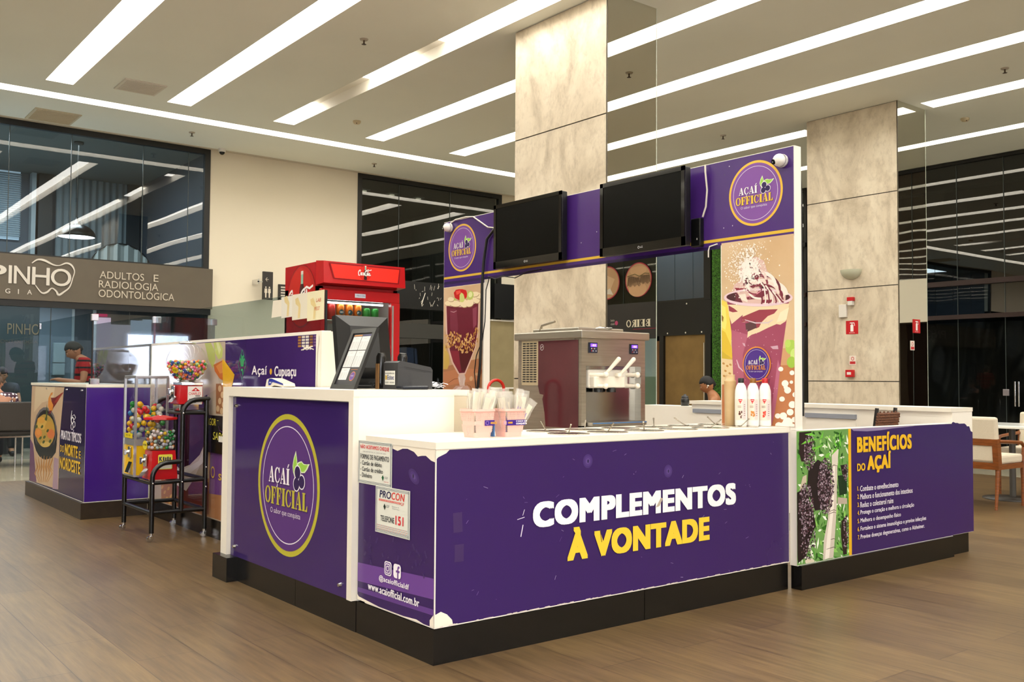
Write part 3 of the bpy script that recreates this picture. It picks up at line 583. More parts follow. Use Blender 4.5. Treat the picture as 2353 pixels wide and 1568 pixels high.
# ------------------------------------------------------------ floor, ceiling, walls
TRAV = [travertine('travertine_cladding', 3.0), travertine('travertine_cladding_b', 9.0)]
FLOORM = floor_material()
TILE = noisy('polished_stone_tile', 'a09884', 'ada58f', 2, .16, spec=.5)
struct('floor', MB().box(-14, -14, -.1, 9.75, 8.35, 0, FLOORM))
struct('floor_polished_border', MB().box(-14, 8.35, -.1, 16, 15.3, 0, TILE).box(9.75, -14, -.1, 16, 8.35, 0, TILE))
SW = .31
def st(xc, y0, y1): return (xc-SW/2, y0, xc+SW/2, y1)
strips = []
xs_ = [-12.47, -11.01, -9.55, -8.09, -6.64, -5.18, -3.72, -2.32, -.87, .585, 2.03, 3.49, 4.94, 6.44, 7.95]
for x in xs_: strips.append(st(x, -13.2, 9.14))
strips.append((9.40, -13.2, 9.72, 3.04)); strips.append((9.38, 4.75, 9.70, 9.14))
strips.append((-13.2, 9.62, 11.1, 9.89)); strips.append((11.36, -13.2, 11.6, 9.89))
cx = sorted({-14, 12.9} | {s[0] for s in strips} | {s[2] for s in strips}); cy = sorted({-14, 11.3} | {s[1] for s in strips} | {s[3] for s in strips})
CEILM = noisy('ceiling_paint', 'eff2ea', 'f3f6ee', .6, .8)
b = MB()
for i in range(len(cx)-1):
    for j in range(len(cy)-1):
        mx, my = (cx[i]+cx[i+1])/2, (cy[j]+cy[j+1])/2
        if any(s[0] < mx < s[2] and s[1] < my < s[3] for s in strips): continue
        b.add([(cx[i], cy[j], HC), (cx[i+1], cy[j], HC), (cx[i+1], cy[j+1], HC), (cx[i], cy[j+1], HC)], [(0, 3, 2, 1)], CEILM)
b.box(-14, -14, 4.95, 16.2, 15.3, 5.05, CEILM); struct('ceiling', b)
EMIT = bpy.data.materials.new('led_diffuser'); EMIT.use_nodes = True; e_ = EMIT.node_tree.nodes['Principled BSDF']
e_.inputs['Emission Color'].default_value = (1, .975, .90, 1); e_.inputs['Emission Strength'].default_value = LIGHT; e_.inputs['Base Color'].default_value = (.8, .8, .8, 1)
HOUS = M('f4efe4', .5, name='light_channel_white')
def lamp_label(s):
    if s[2]-s[0] > 5: return 'long recessed light line running along the shopfronts, crossing ahead of all others'
    if abs(s[0]-11.36) < .01: return 'narrow recessed light line closest to the dark shopfront side of the hall'
    if abs(s[0]-9.40) < .01: return 'recessed ceiling strip ending just in front of the stone column with fire signs'
    if abs(s[0]-9.38) < .01: return 'short recessed ceiling strip starting behind the stone column with fire signs'
    k = xs_.index(s[0]+SW/2) if s[0]+SW/2 in xs_ else min(range(len(xs_)), key=lambda i: abs(xs_[i]-s[0]-SW/2))
    nm = {9: 'first full ceiling strip from the dental clinic sign side', 10: 'ceiling strip above the tall cashier counter', 11: 'ceiling strip with unlit stretches, passing beside the tall column',
          12: 'ceiling strip passing behind the tall column above the televisions', 13: 'next ceiling strip past the tall column', 14: 'ceiling strip between the two stone columns'}
    return nm.get(k, 'recessed ceiling light strip on the clinic side, beyond the picture')
for s in strips:
    x0, y0, x1, y1 = s
    t = thing('ceiling_light', lamp_label(s), 'ceiling light', ((x0+x1)/2, (y0+y1)/2, HC), 0, 'recessed strip lights in the ceiling')
    h = MB(); zt = HC+.13; q = HOUS
    for A in ([(x0, y0), (x0, y1)], [(x1, y1), (x1, y0)], [(x0, y1), (x1, y1)], [(x1, y0), (x0, y0)]):
        (a, b_), (c, d) = A; h.add([(a, b_, HC-.001), (c, d, HC-.001), (c, d, zt), (a, b_, zt)], [(0, 1, 2, 3)], q)
    h.add([(x0, y0, zt), (x1, y0, zt), (x1, y1, zt), (x0, y1, zt)], [(0, 1, 2, 3)], q); h.build('housing', t)
    segs = [(y0, y1)]
    if abs(x0-(3.49-SW/2)) < .01: segs = [(y0, 5.3), (5.9, 6.95), (8.4, y1)]
    m = MB()
    for a, b_ in segs: m.add([(x0+.01, a+.01, zt-.02), (x1-.01, a+.01, zt-.02), (x1-.01, b_-.01, zt-.02), (x0+.01, b_-.01, zt-.02)], [(0, 3, 2, 1)], EMIT)
    m.build('diffuser', t)
# outer walls
struct('wall_front', MB().box(-14, -14.2, 0, 12.9, -14, 5, M('8a8272', .6)))
struct('wall_left', MB().box(-14.2, -14.2, 0, -14, 15.3, 5, M('34363a', .3)))
b = MB(); b.box(-14, 11.3, 3.4, -3.0, 11.5, 5, WALLP); b.box(-14, 11.32, 0, -3.0, 11.5, 3.4, M('26282c', .12)); b.box(3.27, 11.3, 0, 5.86, 11.5, 5, WALLP); b.box(8.99, 11.3, 0, 13.1, 11.5, 5, WALLP)
b.box(-3.0, 11.3, HC-.0, 3.27, 11.5, 5, WALLP); b.box(5.86, 11.3, HC, 8.99, 11.5, 5, WALLP); struct('wall_back', b)
struct('trim_1', MB().box(-3, 11.22, HC-.012, 12.9, 11.3, HC, M('cfc6b4', .6)))
DARKIN = M('23221f', .6, name='dark_interior'); BLUEG = M('4d5660', .6, name='blue_grey_wall')
# clinic interior (behind the glass front)
b = MB(); b.box(-3.2, 15.1, 0, 3.5, 15.3, 4.7, BLUEG).box(-3.2, 11.5, 0, -3.0, 15.1, 4.7, BLUEG).box(3.3, 11.5, 0, 3.5, 15.1, 4.7, M('3c434c', .6))
b.box(-3.0, 11.5, 2.34, 3.3, 15.1, 2.75, M('8d9698', .6)).box(-3, 11.5, 4.69, 3.3, 15.1, 4.75, M('59605f', .7)); struct('wall_clinic_interior', b)
b = MB(); b.box(-3, 13.4, 0, 1.32, 13.5, 2.34, M('2a3a3c', .35)); b.box(1.32, 13.4, 0, 1.84, 13.5, 2.34, M('6c7a86', .5)); b.box(1.80, 13.38, 0, 1.84, 13.5, 2.34, M('a9b2b6', .4)); b.box(1.84, 13.4, 0, 3.3, 13.5, 2.34, M('43474f', .5)); b.box(2.12, 13.37, 0, 2.17, 13.4, 2.3, M('a9b2b6', .4)); struct('wall_clinic_partition', b)
GLZ = glass_mat('shop_glass', 'cfd8d6', 1.65, 0, .05); GLZD = glass_mat('shop_glass_dark', '6f7672', 1.8, 0, .04); FRB = M('15130f', .4, name='dark_bronze_frame')
def window_panels(name, F, u0, u1, v0, v1, seams, gl, fr=.07, bottom=True):
    """glass front on frame F (u along the wall, v up)"""
    b = MB(); d = .02
    b.prism(F, [(u0, v1-fr), (u1, v1-fr), (u1, v1), (u0, v1)], -.03, .04, FRB); b.prism(F, [(u0, v0), (u0+fr, v0), (u0+fr, v1-fr), (u0, v1-fr)], -.03, .04, FRB); b.prism(F, [(u1-fr, v0), (u1, v0), (u1, v1-fr), (u1-fr, v1-fr)], -.03, .04, FRB)
    if bottom: b.prism(F, [(u0+fr, v0), (u1-fr, v0), (u1-fr, v0+.04), (u0+fr, v0+.04)], -.03, .04, FRB)
    for s_ in seams: b.prism(F, [(s_-.005, v0), (s_+.005, v0), (s_+.005, v1-fr), (s_-.005, v1-fr)], .002, .008, M('3a4240', .3))
    w = struct(name, b)
    g = MB(); e = [u0+fr]+list(seams)+[u1-fr]
    for i in range(len(e)-1): g.add([F(e[i], v0, 0), F(e[i+1], v0, 0), F(e[i+1], v1-fr, 0), F(e[i], v1-fr, 0)], [(0, 1, 2, 3)], gl)
    g.build('window_glass', w); return w
FB = plane_y(11.32, 0)
window_panels('window_1', FB, -3.0, 3.26, 2.8, 4.69, [-1.75, -.6, .45, 1.25, 2.25, 2.93], GLZ, .085)
window_panels('window_2', FB, -3.0, 3.26, 0.0, 2.19, [-1.6, -.2, 1.03, 2.1], glass_mat('clinic_lower_glass', 'd8e0e0', 1.35, 0, .02), .05, False)
window_panels('window_3', FB, 5.86, 8.99, 0.0, 4.69, [6.70, 7.80], GLZD, .08, False)
b = MB(); b.box(5.7, 14.5, 0, 9.2, 14.7, 4.7, DARKIN).box(5.7, 11.5, 0, 5.86, 14.5, 4.7, DARKIN).box(8.99, 11.5, 0, 9.2, 14.5, 4.7, M('4a4c48', .6)).box(5.86, 11.5, 4.66, 8.99, 14.5, 4.72, M('4a4536', .7)); struct('wall_dark_shop_interior', b)
for k, x in enumerate((6.6, 7.2, 7.8)):
    t = thing('downlight', 'faint square downlight in the dark shop, %s' % ('closest to the cream wall', 'between two others', 'closest to the stone column')[k], 'ceiling light', (x, 12.4, 4.66), 0, 'downlights of the dark shop')
    MB().box(x-.09, 12.31, 4.64, x+.09, 12.49, 4.66, M('8a8878', .5, emit=.25)).build('frame', t); MB().cyl((x, 12.4, 4.64), (x, 12.4, 4.62), .05, M('fff2d8', .4, emit=1.2)).build('bulb', t)
# right-hand shops
b = MB()
for y0, y1 in ((-14, -9), (-2.1, -1.9), (2.95, 3.02), (6.95, 7.15), (9.0, 9.36)): b.box(12.9, y0, 0, 13.1, y1, 5, M('2b2824', .6) if y0 > 2 else WALLP)
b.box(12.9, -9, HC, 13.1, 11.3, 5, WALLP); struct('wall_right', b)
b = MB(); b.box(15.8, -14, 0, 16, 3.0, 4.8, M('857d70', .6)).box(15.8, 3.0, 0, 16, 9.1, 4.8, M('1a1815', .6)).box(15.8, 9.1, 0, 16, 11.5, 4.8, M('59646a', .5)); b.box(13.1, 2.93, 0, 15.8, 3.0, 4.7, DARKIN).box(13.1, 7.0, 0, 15.8, 7.1, 4.7, DARKIN).box(13.1, 9.05, 0, 15.8, 9.15, 4.7, DARKIN).box(13.1, 11.3, 0, 15.8, 11.5, 4.7, M('3c4248', .5)).box(13.1, -2.05, 0, 15.8, -1.95, 4.7, M('a9a294', .5)); struct('wall_shops_interior', b)
FRT = lambda u, v, d: (12.92-d, u, v)
window_panels('window_10', FRT, 3.02, 6.95, 0, 2.2, [3.62, 4.36, 5.4], glass_mat('night_glass_lower', '8e9290', 1.3, 0, .02), .05, False)
window_panels('window_4', FRT, 3.02, 6.95, 2.2, 4.69, [3.62, 4.36, 5.4], glass_mat('night_glass', '3a3e3c', 1.8, 0, .02), .05, False)
window_panels('window_5', FRT, 7.15, 9.0, 0, 4.69, [7.8, 8.4], GLZD, .06, False)
window_panels('window_6', FRT, -1.9, 2.95, 0, 4.69, [-.2, 1.2, 2.1], glass_mat('brown_glass', 'a08a7c', 1.8, 0, .08), .06, False)
window_panels('window_7', FRT, -9, -2.1, 0, 4.69, [-7, -5.9, -4.2, -3.2], glass_mat('salon_glass', 'c8cec4', 1.5, 0, .02), .06, False)
window_panels('window_8', FRT, 9.36, 11.3, 2.78, 4.69, [9.9, 10.4, 10.9], GLZ, .06)
RAIL = M('2e1b16', .4, name='red_brown_rail')
b = MB(); b.box(12.84, 3.02, 2.68, 12.94, 6.95, 2.76, RAIL).box(12.84, 3.02, 2.14, 12.94, 6.95, 2.21, RAIL); struct('trim_2', b)
b = MB(); b.box(12.80, -1.9, 2.12, 12.9, 2.95, 2.83, M('efe9dc', .4)); tag(b.build('blank_sign_board'), 'long blank white sign board over shopfront, seen in column mirror', 'sign')
b = MB(); b.box(13.0, -1.9, 0, 13.05, 2.95, 2.1, M('2e2a26', .4)); struct('wall_shop_shutter', b)
# lower panes of the dark shop: duller reflections
for (nm, y0, y1) in (('trim_3', 7.15, 9.0),): struct(nm, MB().box(12.84, y0, 2.68, 12.94, y1, 2.76, RAIL).box(12.84, y0, 3.6, 12.94, y1, 3.68, FRB).box(12.84, y0, 2.14, 12.94, y1, 2.21, RAIL).box(13.4, y0, 0, 13.45, y1, 4.2, M('8a6a3a', .6)))
# stone columns with mirror on the front
def column(name, x0, y0, x1, y1, joints, m):
    b = MB(); b.box(x0+.01, y0+.012, 0, x1-.01, y1, HC, M('3a362e', .6)); zs = [0]+joints+[HC]
    for i in range(len(zs)-1): b.box(x0, y0+.006, zs[i]+.006, x0+.03, y1, zs[i+1]-.006, m)
    b.box(x0, y0, 0, x1, y0+.012, HC-.0, MIRROR); b.box(x1-.01, y0+.012, 0, x1, y1, HC, MIRROR)
    b.box(x0-.002, y0-.001, 0, x0+.006, y0+.006, HC, M('5a5040', .4)); b.box(x1-.004, y0-.002, 0, x1+.002, y0+.004, HC, M('c8cfbe', .3))
    struct(name, b)
column('column_1', 3.84, 3.01, 4.49, 4.36, [1.15, 2.36, 3.575], TRAV[0])
column('column_2', 9.05, 3.16, 9.73, 4.49, [1.14, 2.36, 3.55], TRAV[1])

# ------------------------------------------------------------ shop signs
t = thing('clinic_sign', 'taupe fascia sign with raised white letters and tooth outline', 'sign', (.1, 11.3, 2.19))
MB().box(-3, 11.18, 2.19, 3.29, 11.32, 2.81, noisy('taupe_sign', '5c5244', '5f5546', 5, .45)).box(-3, 11.2, 2.1, 3.27, 11.3, 2.19, M('0d0c0b', .4)).build('board', t)
SIL = M('cfc8bc', .3, .3, name='raised_letter_silver')
class Raised(Art):
    pass
a = Art(plane_y(11.18, 0), .015, .001)
for (s_, u, w) in (('P', .15, .28), ('I', .455, .04), ('N', .52, .20), ('H', .745, .225), ('O', .985, .265)): a.text(s_, u, 2.405, w, .245, SIL, 0, .01)
for (s_, u, w) in (('O', -.12, .06), ('L', -.02, .05), ('O', .1, .06), ('G', .42, .06), ('I', .575, .012), ('A', .69, .06)): a.text(s_, u, 2.265, w, .065, SIL, 0, .01)
th = [(.74, 2.7), (.81, 2.755), (.9, 2.75), (1.01, 2.70), (1.09, 2.695), (1.18, 2.735), (1.25, 2.71), (1.29, 2.63), (1.27, 2.53), (1.23, 2.4), (1.16, 2.33), (1.09, 2.28), (1.06, 2.33), (1.0, 2.37), (.94, 2.31), (.87, 2.3), (.79, 2.4)]
wv = [.012, .02, .03, .02, .012, .022, .025, .014, .012, .018, .022, .03, .022, .016, .026, .02, .01]
def crom(P, k=5):
    out = []
    for i in range(len(P)-1):
        p0, p1, p2, p3 = P[max(i-1, 0)], P[i], P[i+1], P[min(i+2, len(P)-1)]
        for j in range(k):
            t_ = j/k; out.append(tuple(.5*(2*p1[q]+(p2[q]-p0[q])*t_+(2*p0[q]-5*p1[q]+4*p2[q]-p3[q])*t_**2+(3*p1[q]-p0[q]-3*p2[q]+p3[q])*t_**3) for q in range(len(p1))))
    return out+[P[-1]]
tc_ = crom([(p[0], p[1], w_) for p, w_ in zip(th, wv)])
for i in range(len(tc_)-1): a.line([tc_[i][:2], tc_[i+1][:2]], (tc_[i][2]+tc_[i+1][2])/2, SIL, 1)
LT = M('c6bba8', .4)
a.text('ADULTOS', 1.63, 2.555, .62, .105, LT); a.text('E', 2.39, 2.555, .07, .105, LT); a.text('RADIOLOGIA', 1.62, 2.42, .84, .105, LT); a.text('ODONTOLÓGICA', 1.62, 2.285, 1.08, .135, LT)
a.build('lettering', t)
t = thing('dark_shop_sign', 'black sign band with scattered white stroke marks on the dark shop', 'sign', (7.4, 11.25, 2.38))
MB().box(5.9, 11.2, 2.38, 8.62, 11.3, 2.87, M('100f0d', .4)).build('board', t)
a = Art(plane_y(11.2, 0), .004); rr = random.Random(3)
for i in range(26):
    u = rr.uniform(6.95, 7.55); v = rr.uniform(2.42, 2.78); a.line([(u, v), (u+rr.uniform(-.03, .04), v+rr.uniform(.01, .09))], .008, 'd8d2c4', 1)
a.line([(7.12, 2.47), (7.2, 2.68)], .016, 'efe9da', 2); a.build('lettering', t)
struct('trim_4', MB().box(5.94, 11.24, 1.86, 8.91, 11.3, 2.12, M('35342f', .5)))
tag(MB().box(8.72, 11.14, 2.29, 9.3, 11.28, 2.95, M('0a0a0a', .4)).build('projecting_sign_box'), 'plain black box sign between glass front and tall stone column', 'sign')
t = thing('papered_window', 'low window covered with beige paper beside the tall stone column', 'window', (9.1, 11.25, .5))
MB().box(8.7, 11.22, .3, 9.5, 11.28, 2.24, noisy('kraft_paper_beige', '8e7f5c', '9a8b66', 3, .8, bump=.3)).build('paper', t); MB().box(8.7, 11.2, 2.24, 9.5, 11.29, 2.27, WHITE).box(8.7, 11.2, .95, 9.5, 11.22, .98, WHITE).build('frame', t)
# paper-covered store on the side wall
t = thing('papered_storefront', 'closed black storefront with brown kraft paper over its windows', 'storefront', (12.88, 10.3, 0))
MB().box(12.86, 9.37, 2.07, 12.96, 11.3, 2.78, M('070707', .5)).build('fascia', t)
MB().box(12.84, 9.37, 0, 12.94, 9.52, 2.07, M('0c0c0c', .4)).box(12.84, 10.65, 0, 12.94, 10.77, 2.07, M('0c0c0c', .4)).box(12.84, 9.37, 2.78, 12.94, 9.55, 4.65, M('0c0c0c', .4)).build('frame', t)
KP = noisy('kraft_paper', '7c6134', '8a6d3c', 2.5, .8, bump=.35)
MB().box(12.9, 9.52, 0, 12.93, 10.65, 2.07, KP).box(12.9, 10.77, 0, 12.93, 11.3, 1.97, M('6e4c2a', .8)).build('paper', t)
MB().box(12.83, 9.53, .4, 12.84, 9.55, 1.9, CHROME).build('door_edge', t)
a = Art(lambda u, v, d: (12.86-d, u, v), .004)
for u, v in ((10.02, 2.72), (9.62, 2.12), (10.05, 2.12), (10.55, 2.12)): a.ell(u, v, .018, .018, 'e8e4d4', 1, 12)
a.build('screws', t)
# workroom seen through its upper glass
t = thing('workroom_shelving', 'lit grey cabinets and glassware shelves inside the upper storefront window', 'shelving', (14.6, 10.2, 2.78))
MB().box(14.2, 9.9, 2.78, 14.7, 10.45, 3.75, M('a8aeb0', .5)).build('cabinet', t)
MB().box(14.2, 9.2, 3.25, 14.9, 9.85, 3.29, CHROME).box(14.2, 9.2, 3.62, 14.9, 9.85, 3.65, CHROME).box(14.2, 9.82, 2.78, 14.24, 9.86, 3.9, CHROME).build('rack', t)
MB().box(15.6, 9.2, 2.78, 15.7, 11.2, 4.6, M('5a6a7a', .5)).build('back_panel', t)
t = thing('workroom_lamp', 'bright fluorescent tube inside the upper storefront window', 'lamp', (14.2, 9.9, 4.2)); MB().box(14.1, 9.5, 4.26, 14.25, 10.6, 4.3, HOUS).build('housing', t); MB().box(14.12, 9.5, 4.22, 14.23, 10.6, 4.26, M('eef4ff', .4, emit=9)).build('tube', t)
struct('wall_mezzanine', MB().box(12.96, 9.36, 2.70, 15.8, 11.3, 2.77, M('2b2d30', .6)))
# green living wall strip
GR = noisy('artificial_foliage', '16300c', '4c8a1e', 40, .7, detail=4, bump=1)
b = MB(); rr = random.Random(5); b.box(12.86, 9.0, 0, 12.9, 9.35, 4.4, GR)
for i in range(900):
    y = rr.uniform(9.05, 9.3); z = rr.uniform(0, 4.4); r_ = rr.uniform(.02, .045); a_ = rr.uniform(0, 6.3)
    b.add([(12.85, y, z), (12.85-rr.uniform(.01, .05), y+r_*math.cos(a_), z+r_*math.sin(a_)), (12.84, y+r_*.6*math.cos(a_+.9), z+r_*.6*math.sin(a_+.9))], [(0, 1, 2)], GR)
tag(b.build('living_wall'), 'narrow strip of green artificial foliage beside the black storefront', 'plant', kind='stuff')
# mirrored salon front
t = thing('barber_sign', 'dark fascia with pale serif letters, seen mirrored in the tall column', 'sign', (12.88, -5.5, 2.03))
MB().box(12.82, -9, 2.03, 12.9, -2.1, 2.82, M('2a241f', .5)).build('board', t)
a = Art(lambda u, v, d: (12.82-d, u, v), .004)
def serif(a, t, y0, w, z0, h, c):
    """tall serif capitals; text runs toward smaller y for someone facing the sign"""
    W = dict(B=.86, E=.84, I=.46, R=.9, O=.94); k = w/sum(W[c_] for c_ in t); y = y0+W[t[0]]*0; acc = 0
    for i, ch in enumerate(t):
        y = y0-acc*k; acc += W[ch]; R_ = lambda u0, v0, u1, v1: a.rect(y-u0*k, z0+v0*h, y-u1*k, z0+v1*h, c, 1)
        if ch == 'O': a.ring(y-.45*k, z0+.5*h, .38*k, .5*h, .09*k, c, 1); a.ring(y-.45*k, z0+.5*h, .38*k, .46*h, .13*k, c, 1, a0=-1, a1=1); a.ring(y-.45*k, z0+.5*h, .38*k, .46*h, .13*k, c, 1, a0=PI-1, a1=PI+1)
        else: R_(.12, 0, .42, 1); R_(.04, 0, .48, .05); R_(.04, .95, .48, 1)
        if ch in 'E': R_(.3, .95, .78, 1); R_(.3, 0, .78, .05); R_(.74, 0, .78, .25); R_(.74, .75, .78, 1); R_(.3, .48, .6, .53); R_(.57, .38, .6, .62)
        if ch in 'BR': a.ring(y-.32*k, z0+.75*h, .42*k, .25*h, .08*k, c, 1, a0=PI/2, a1=3*PI/2)
        if ch == 'B': a.ring(y-.32*k, z0+.25*h, .48*k, .25*h, .08*k, c, 1, a0=PI/2, a1=3*PI/2)
        if ch == 'R': a.poly([(y-.4*k, z0+.5*h), (y-.56*k, z0+.5*h), (y-.85*k, z0), (y-.66*k, z0)], c, 1)
        if ch == 'A': a.poly([(y-.45*k, z0+h), (y-.55*k, z0+h), (y-.9*k, z0), (y-.7*k, z0)], c, 1)
serif(a, 'BEIRO', -4.97, .76, 2.29, .16, 'f6ecd6')
a.rect(-3, 2.235, -5.5, 2.25, '8a1c30', 1); a.ell(-6.02, 2.40, .05, .05, 'c04070', 1, 20); a.text('belo', -6.2, 2.44, -.0 or .12, .05, 'd8d0c8', 1); a.text('club', -6.2, 2.36, .12, .05, 'd8d0c8', 1)
a.build('lettering', t)
for (yc, nm) in ((-5.42, 'round poster of closed eyes with long lashes on salon glass'), (-6.4, 'round poster of hands on salon glass')):
    a = Art(lambda u, v, d: (12.9-d, u, v), .006, .002)
    a.ell(yc, 3.33, .40, .38, 'b8344a', 0); a.ell(yc, 3.33, .375, .355, 'c9a07a', 1)
    if yc > -6:
        a.ell(yc-.02, 3.12, .27, .16, 'dcb088', 2); [a.line([(yc-.30+i*.017, 3.40+.02*math.sin(i*.3)), (yc-.33+i*.021, 3.20+.02*math.sin(i))], .009, '2e2018', 3) for i in range(20)]; [a.line([(yc+.08+i*.017, 3.42-.0*i), (yc+.05+i*.021, 3.24+.02*math.sin(i))], .009, '2e2018', 3) for i in range(16)]; a.line([(yc-.33, 3.42), (yc-.1, 3.46), (yc+.04, 3.4), (yc+.2, 3.46), (yc+.34, 3.44)], .02, '7a6a44', 4); a.ell(yc+.0, 3.53, .25, .1, 'd8ac84', 2)
    else: a.poly([(yc-.3, 3.2), (yc, 3.5), (yc+.25, 3.4), (yc+.1, 3.15)], 'e0bc98', 2); a.poly([(yc-.2, 3.1), (yc+.1, 3.2), (yc+.2, 3.05)], 'e8e0d4', 2)
    tag(a.build('round_poster'), nm, 'poster', 'round posters on the salon glass')
tag(MB().box(13.6, -8.8, 0, 13.65, -2.3, 2.3, M('9ab0a4', .5, emit=.2)).build('glowing_salon_wall'), 'pale green wall with painted-in glow inside the mirrored salon', 'wall panel')  # salon brightness is put into the wall material as emission

# daylight entrance and glazed front far behind the camera
DAY = M('dfe9ff', .5, emit=34, name='daylight_doorway'); 
t = thing('daylight_doorway', 'bright daylight doorway at the far hall end, out of frame', 'doorway', (-5.7, -13.95, 0))
MB().box(-6.5, -13.97, .95, -4.85, -13.95, 2.3, DAY).build('opening', t); MB().box(-6.6, -13.99, 0, -4.75, -13.98, 2.4, M('c8ccd0', .5)).build('frame', t)
t = thing('daylight_glazing', 'wide daylit glazing with coloured posters at the far hall end, out of frame', 'glazing', (6, -13.95, 0)); rr = random.Random(9)
x = 2.6; k = 0
while x < 9.4:
    w = rr.uniform(.25, .9); c = rr.choice(('e8ecf4', 'd0dcf0', 'e0d0dc', 'c8d4dc', 'e4e0d4', '98b4e0', 'dfe4ea', 'd8c4d8')); MB().box(x, -13.97, 1.25, min(x+w, 9.5), -13.95, rr.uniform(2.5, 2.75), M(c, .5, emit=2.2)).build('pane', t); x += w; k += 1
MB().box(2.6, -13.97, 2.76, 5.2, -13.95, 3.0, M('c83060', .5, emit=1.6)).build('sign_strip', t)
bl = bpy.data.lights.new('workroom_fill', 'AREA'); bl.shape = 'RECTANGLE'; bl.size = 1.6; bl.size_y = 1.6; bl.energy = 45; bl.color = (.8, .9, 1); o = bpy.data.objects.new('workroom_fill', bl); COL.objects.link(o); o.location = (14.2, 10.3, 4.6)  # added area light without a fitting, brightens the workroom
bl = bpy.data.lights.new('dark_shop_fill', 'AREA'); bl.shape = 'RECTANGLE'; bl.size = 2.4; bl.size_y = 1.6; bl.energy = 40; bl.color = (1, .95, .82); o = bpy.data.objects.new('dark_shop_fill', bl); COL.objects.link(o); o.location = (7.4, 13.0, 4.6)  # added warm fill, no visible source, lifts the dark shop interior
# ------------------------------------------------------------ kiosk: front counter
WRED = 'c8272c'
FF = plane_y(0, 0); FL = plane_x(0, 0)      # u on FL runs toward smaller y
def LX(y0): return plane_x(0, y0)
t = thing('serving_counter', 'purple front counter lettered Complementos à Vontade with white worktop', 'counter', (1.17, .28, 0))
MB().box(.0, .0, .145, 2.345, .56, .862, WHITE).build('body', t)
MB().box(0, 0, 0, 1.2, .55, .142, GRANITE).box(1.204, 0, 0, 2.33, .55, .142, GRANITE).box(-.003, .0, 0, .0, .63, .142, GRANITE).build('plinth', t)
MB().box(-.004, -.006, .862, 2.348, .56, .89, WARMW).build('worktop', t)
a = Art(FF, .001, .0006)
a.rect(.004, .15, 2.34, .858, PURPLE, 0)
def chips(a, pts, L=1): a.poly(pts, 'efe6d6', L)
chips(a, [(.0, .15), (.0, .2), (.03, .21), (.06, .195), (.085, .17), (.09, .15)], 1); chips(a, [(0, .82), (.0, .862), (.07, .862), (.05, .845), (.01, .83)], 1)
for p0, p1, w in (((.45, .56), (.46, .585), .003), ((.42, .545), (.46, .552), .003), ((.44, .47), (.452, .52), .005), ((.06, .19), (1.9, .155), .0)):
    if w: a.line([p0, p1], w, 'd8cfe4', 2)
rr = random.Random(21)
for i in range(46):
    u = rr.uniform(.1, 2.28); v = rr.uniform(.16, .82); l = rr.uniform(.004, .025); g = rr.uniform(-1.2, 1.2)
    a.line([(u, v), (u+l*math.cos(g), v+l*math.sin(g))], rr.choice((.001, .0015, .002)), rr.choice(('6a4f92', '7a62a0', '9c8bb8')), 2)
for i in range(60):
    u = rr.uniform(.02, 2.3); a.line([(u, .15), (u+rr.uniform(.01, .04), .151)], rr.uniform(.002, .006), 'd9cfc4', 2)
for (u, v) in ((.83, .775), (1.365, .70)):
    for k, (r_, c) in enumerate(((.030, '422a6c'), (.022, '4d3576'), (.013, '5e4886'))): a.ell(u, v, r_, r_*1.05, c, 1+k, 20)
    a.ell(u, v, .005, .008, '241848', 5, 10)
for u in (.10, .115): a.line([(u, .6), (u+.004, .52)], .03, '3f2a5c', 1); a.line([(u+.01, .47), (u+.01, .4)], .03, '3f2a5c', 1)
a.build('front_vinyl', t)
a = Art(FF, .004, .0006)
a.text('COMPLEMENTOS', .505, .50, 1.375, .112, 'f3f0f4', 1, .074, 1.12)
a.text('À VONTADE', .705, .335, .965, .148, 'ecc83a', 1, .054, 1.10)
a.poly([(1.275, .53), (1.30, .535), (1.325, .57), (1.31, .575)], 'b5a898', 2); a.line([(.905, .455), (.915, .40)], .004, '6a5218', 2)
a.build('lettering', t)
a = Art(LX(.63), .001, .0006)
a.rect(.006, .15, .626, .858, PURPLE, 0); a.rect(.006, .262, .626, .315, '6c4294', 1); a.rect(.006, .188, .626, .232, '56338a', 1) if False else None
a.poly([(.006, .315), (.626, .345), (.626, .262), (.006, .232)], '6a4192', 1); a.poly([(.006, .205), (.626, .222), (.626, .198), (.006, .185)], '5f3a88', 1)
chips(a, [(.30, .862), (.30, .845), (.34, .838), (.38, .85), (.42, .852), (.47, .842), (.50, .825), (.53, .83), (.56, .832), (.60, .815), (.63, .81), (.63, .862)], 2)
chips(a, [(.006, .15), (.006, .175), (.02, .165), (.2, .152), (.4, .152), (.5, .158), (.56, .15)], 2); chips(a, [(.6, .15), (.6, .175), (.626, .2), (.63, .15)], 2)
for k, (r_, c) in enumerate(((.045, '412a6a'), (.03, '4e3778'), (.016, '66528e'))): a.ell(.47, .74, r_, r_*.6, c, 1+k, 20, -.5)
a.ell(.468, .742, .005, .009, '20153c', 5, 10)
for i in range(26):
    u = rr.uniform(.04, .58); v = rr.uniform(.34, .47); a.line([(u, v), (u+rr.uniform(-.02, .03), v-rr.uniform(0, .03))], rr.uniform(.004, .016), '3d2762', 1)
a.build('side_vinyl', t)
a = Art(LX(.63), .004, .0006)
a.text('@acaiofficialdf', .20, .262, .245, .03, 'efe9f2', 1, .03, 1.1, rise=0); a.text('www.acaiofficial.com.br', .105, .212, .42, .034, 'efe9f2', 1, .035, 1.1)
def rr_rect(u0, v0, u1, v1, r, n=5):
    P = []
    for cx_, cy_, a0 in ((u1-r, v1-r, 0), (u0+r, v1-r, PI/2), (u0+r, v0+r, PI), (u1-r, v0+r, 1.5*PI)):
        P += [(cx_+r*math.cos(a0+PI/2*i/n), cy_+r*math.sin(a0+PI/2*i/n)) for i in range(n+1)]
    return P
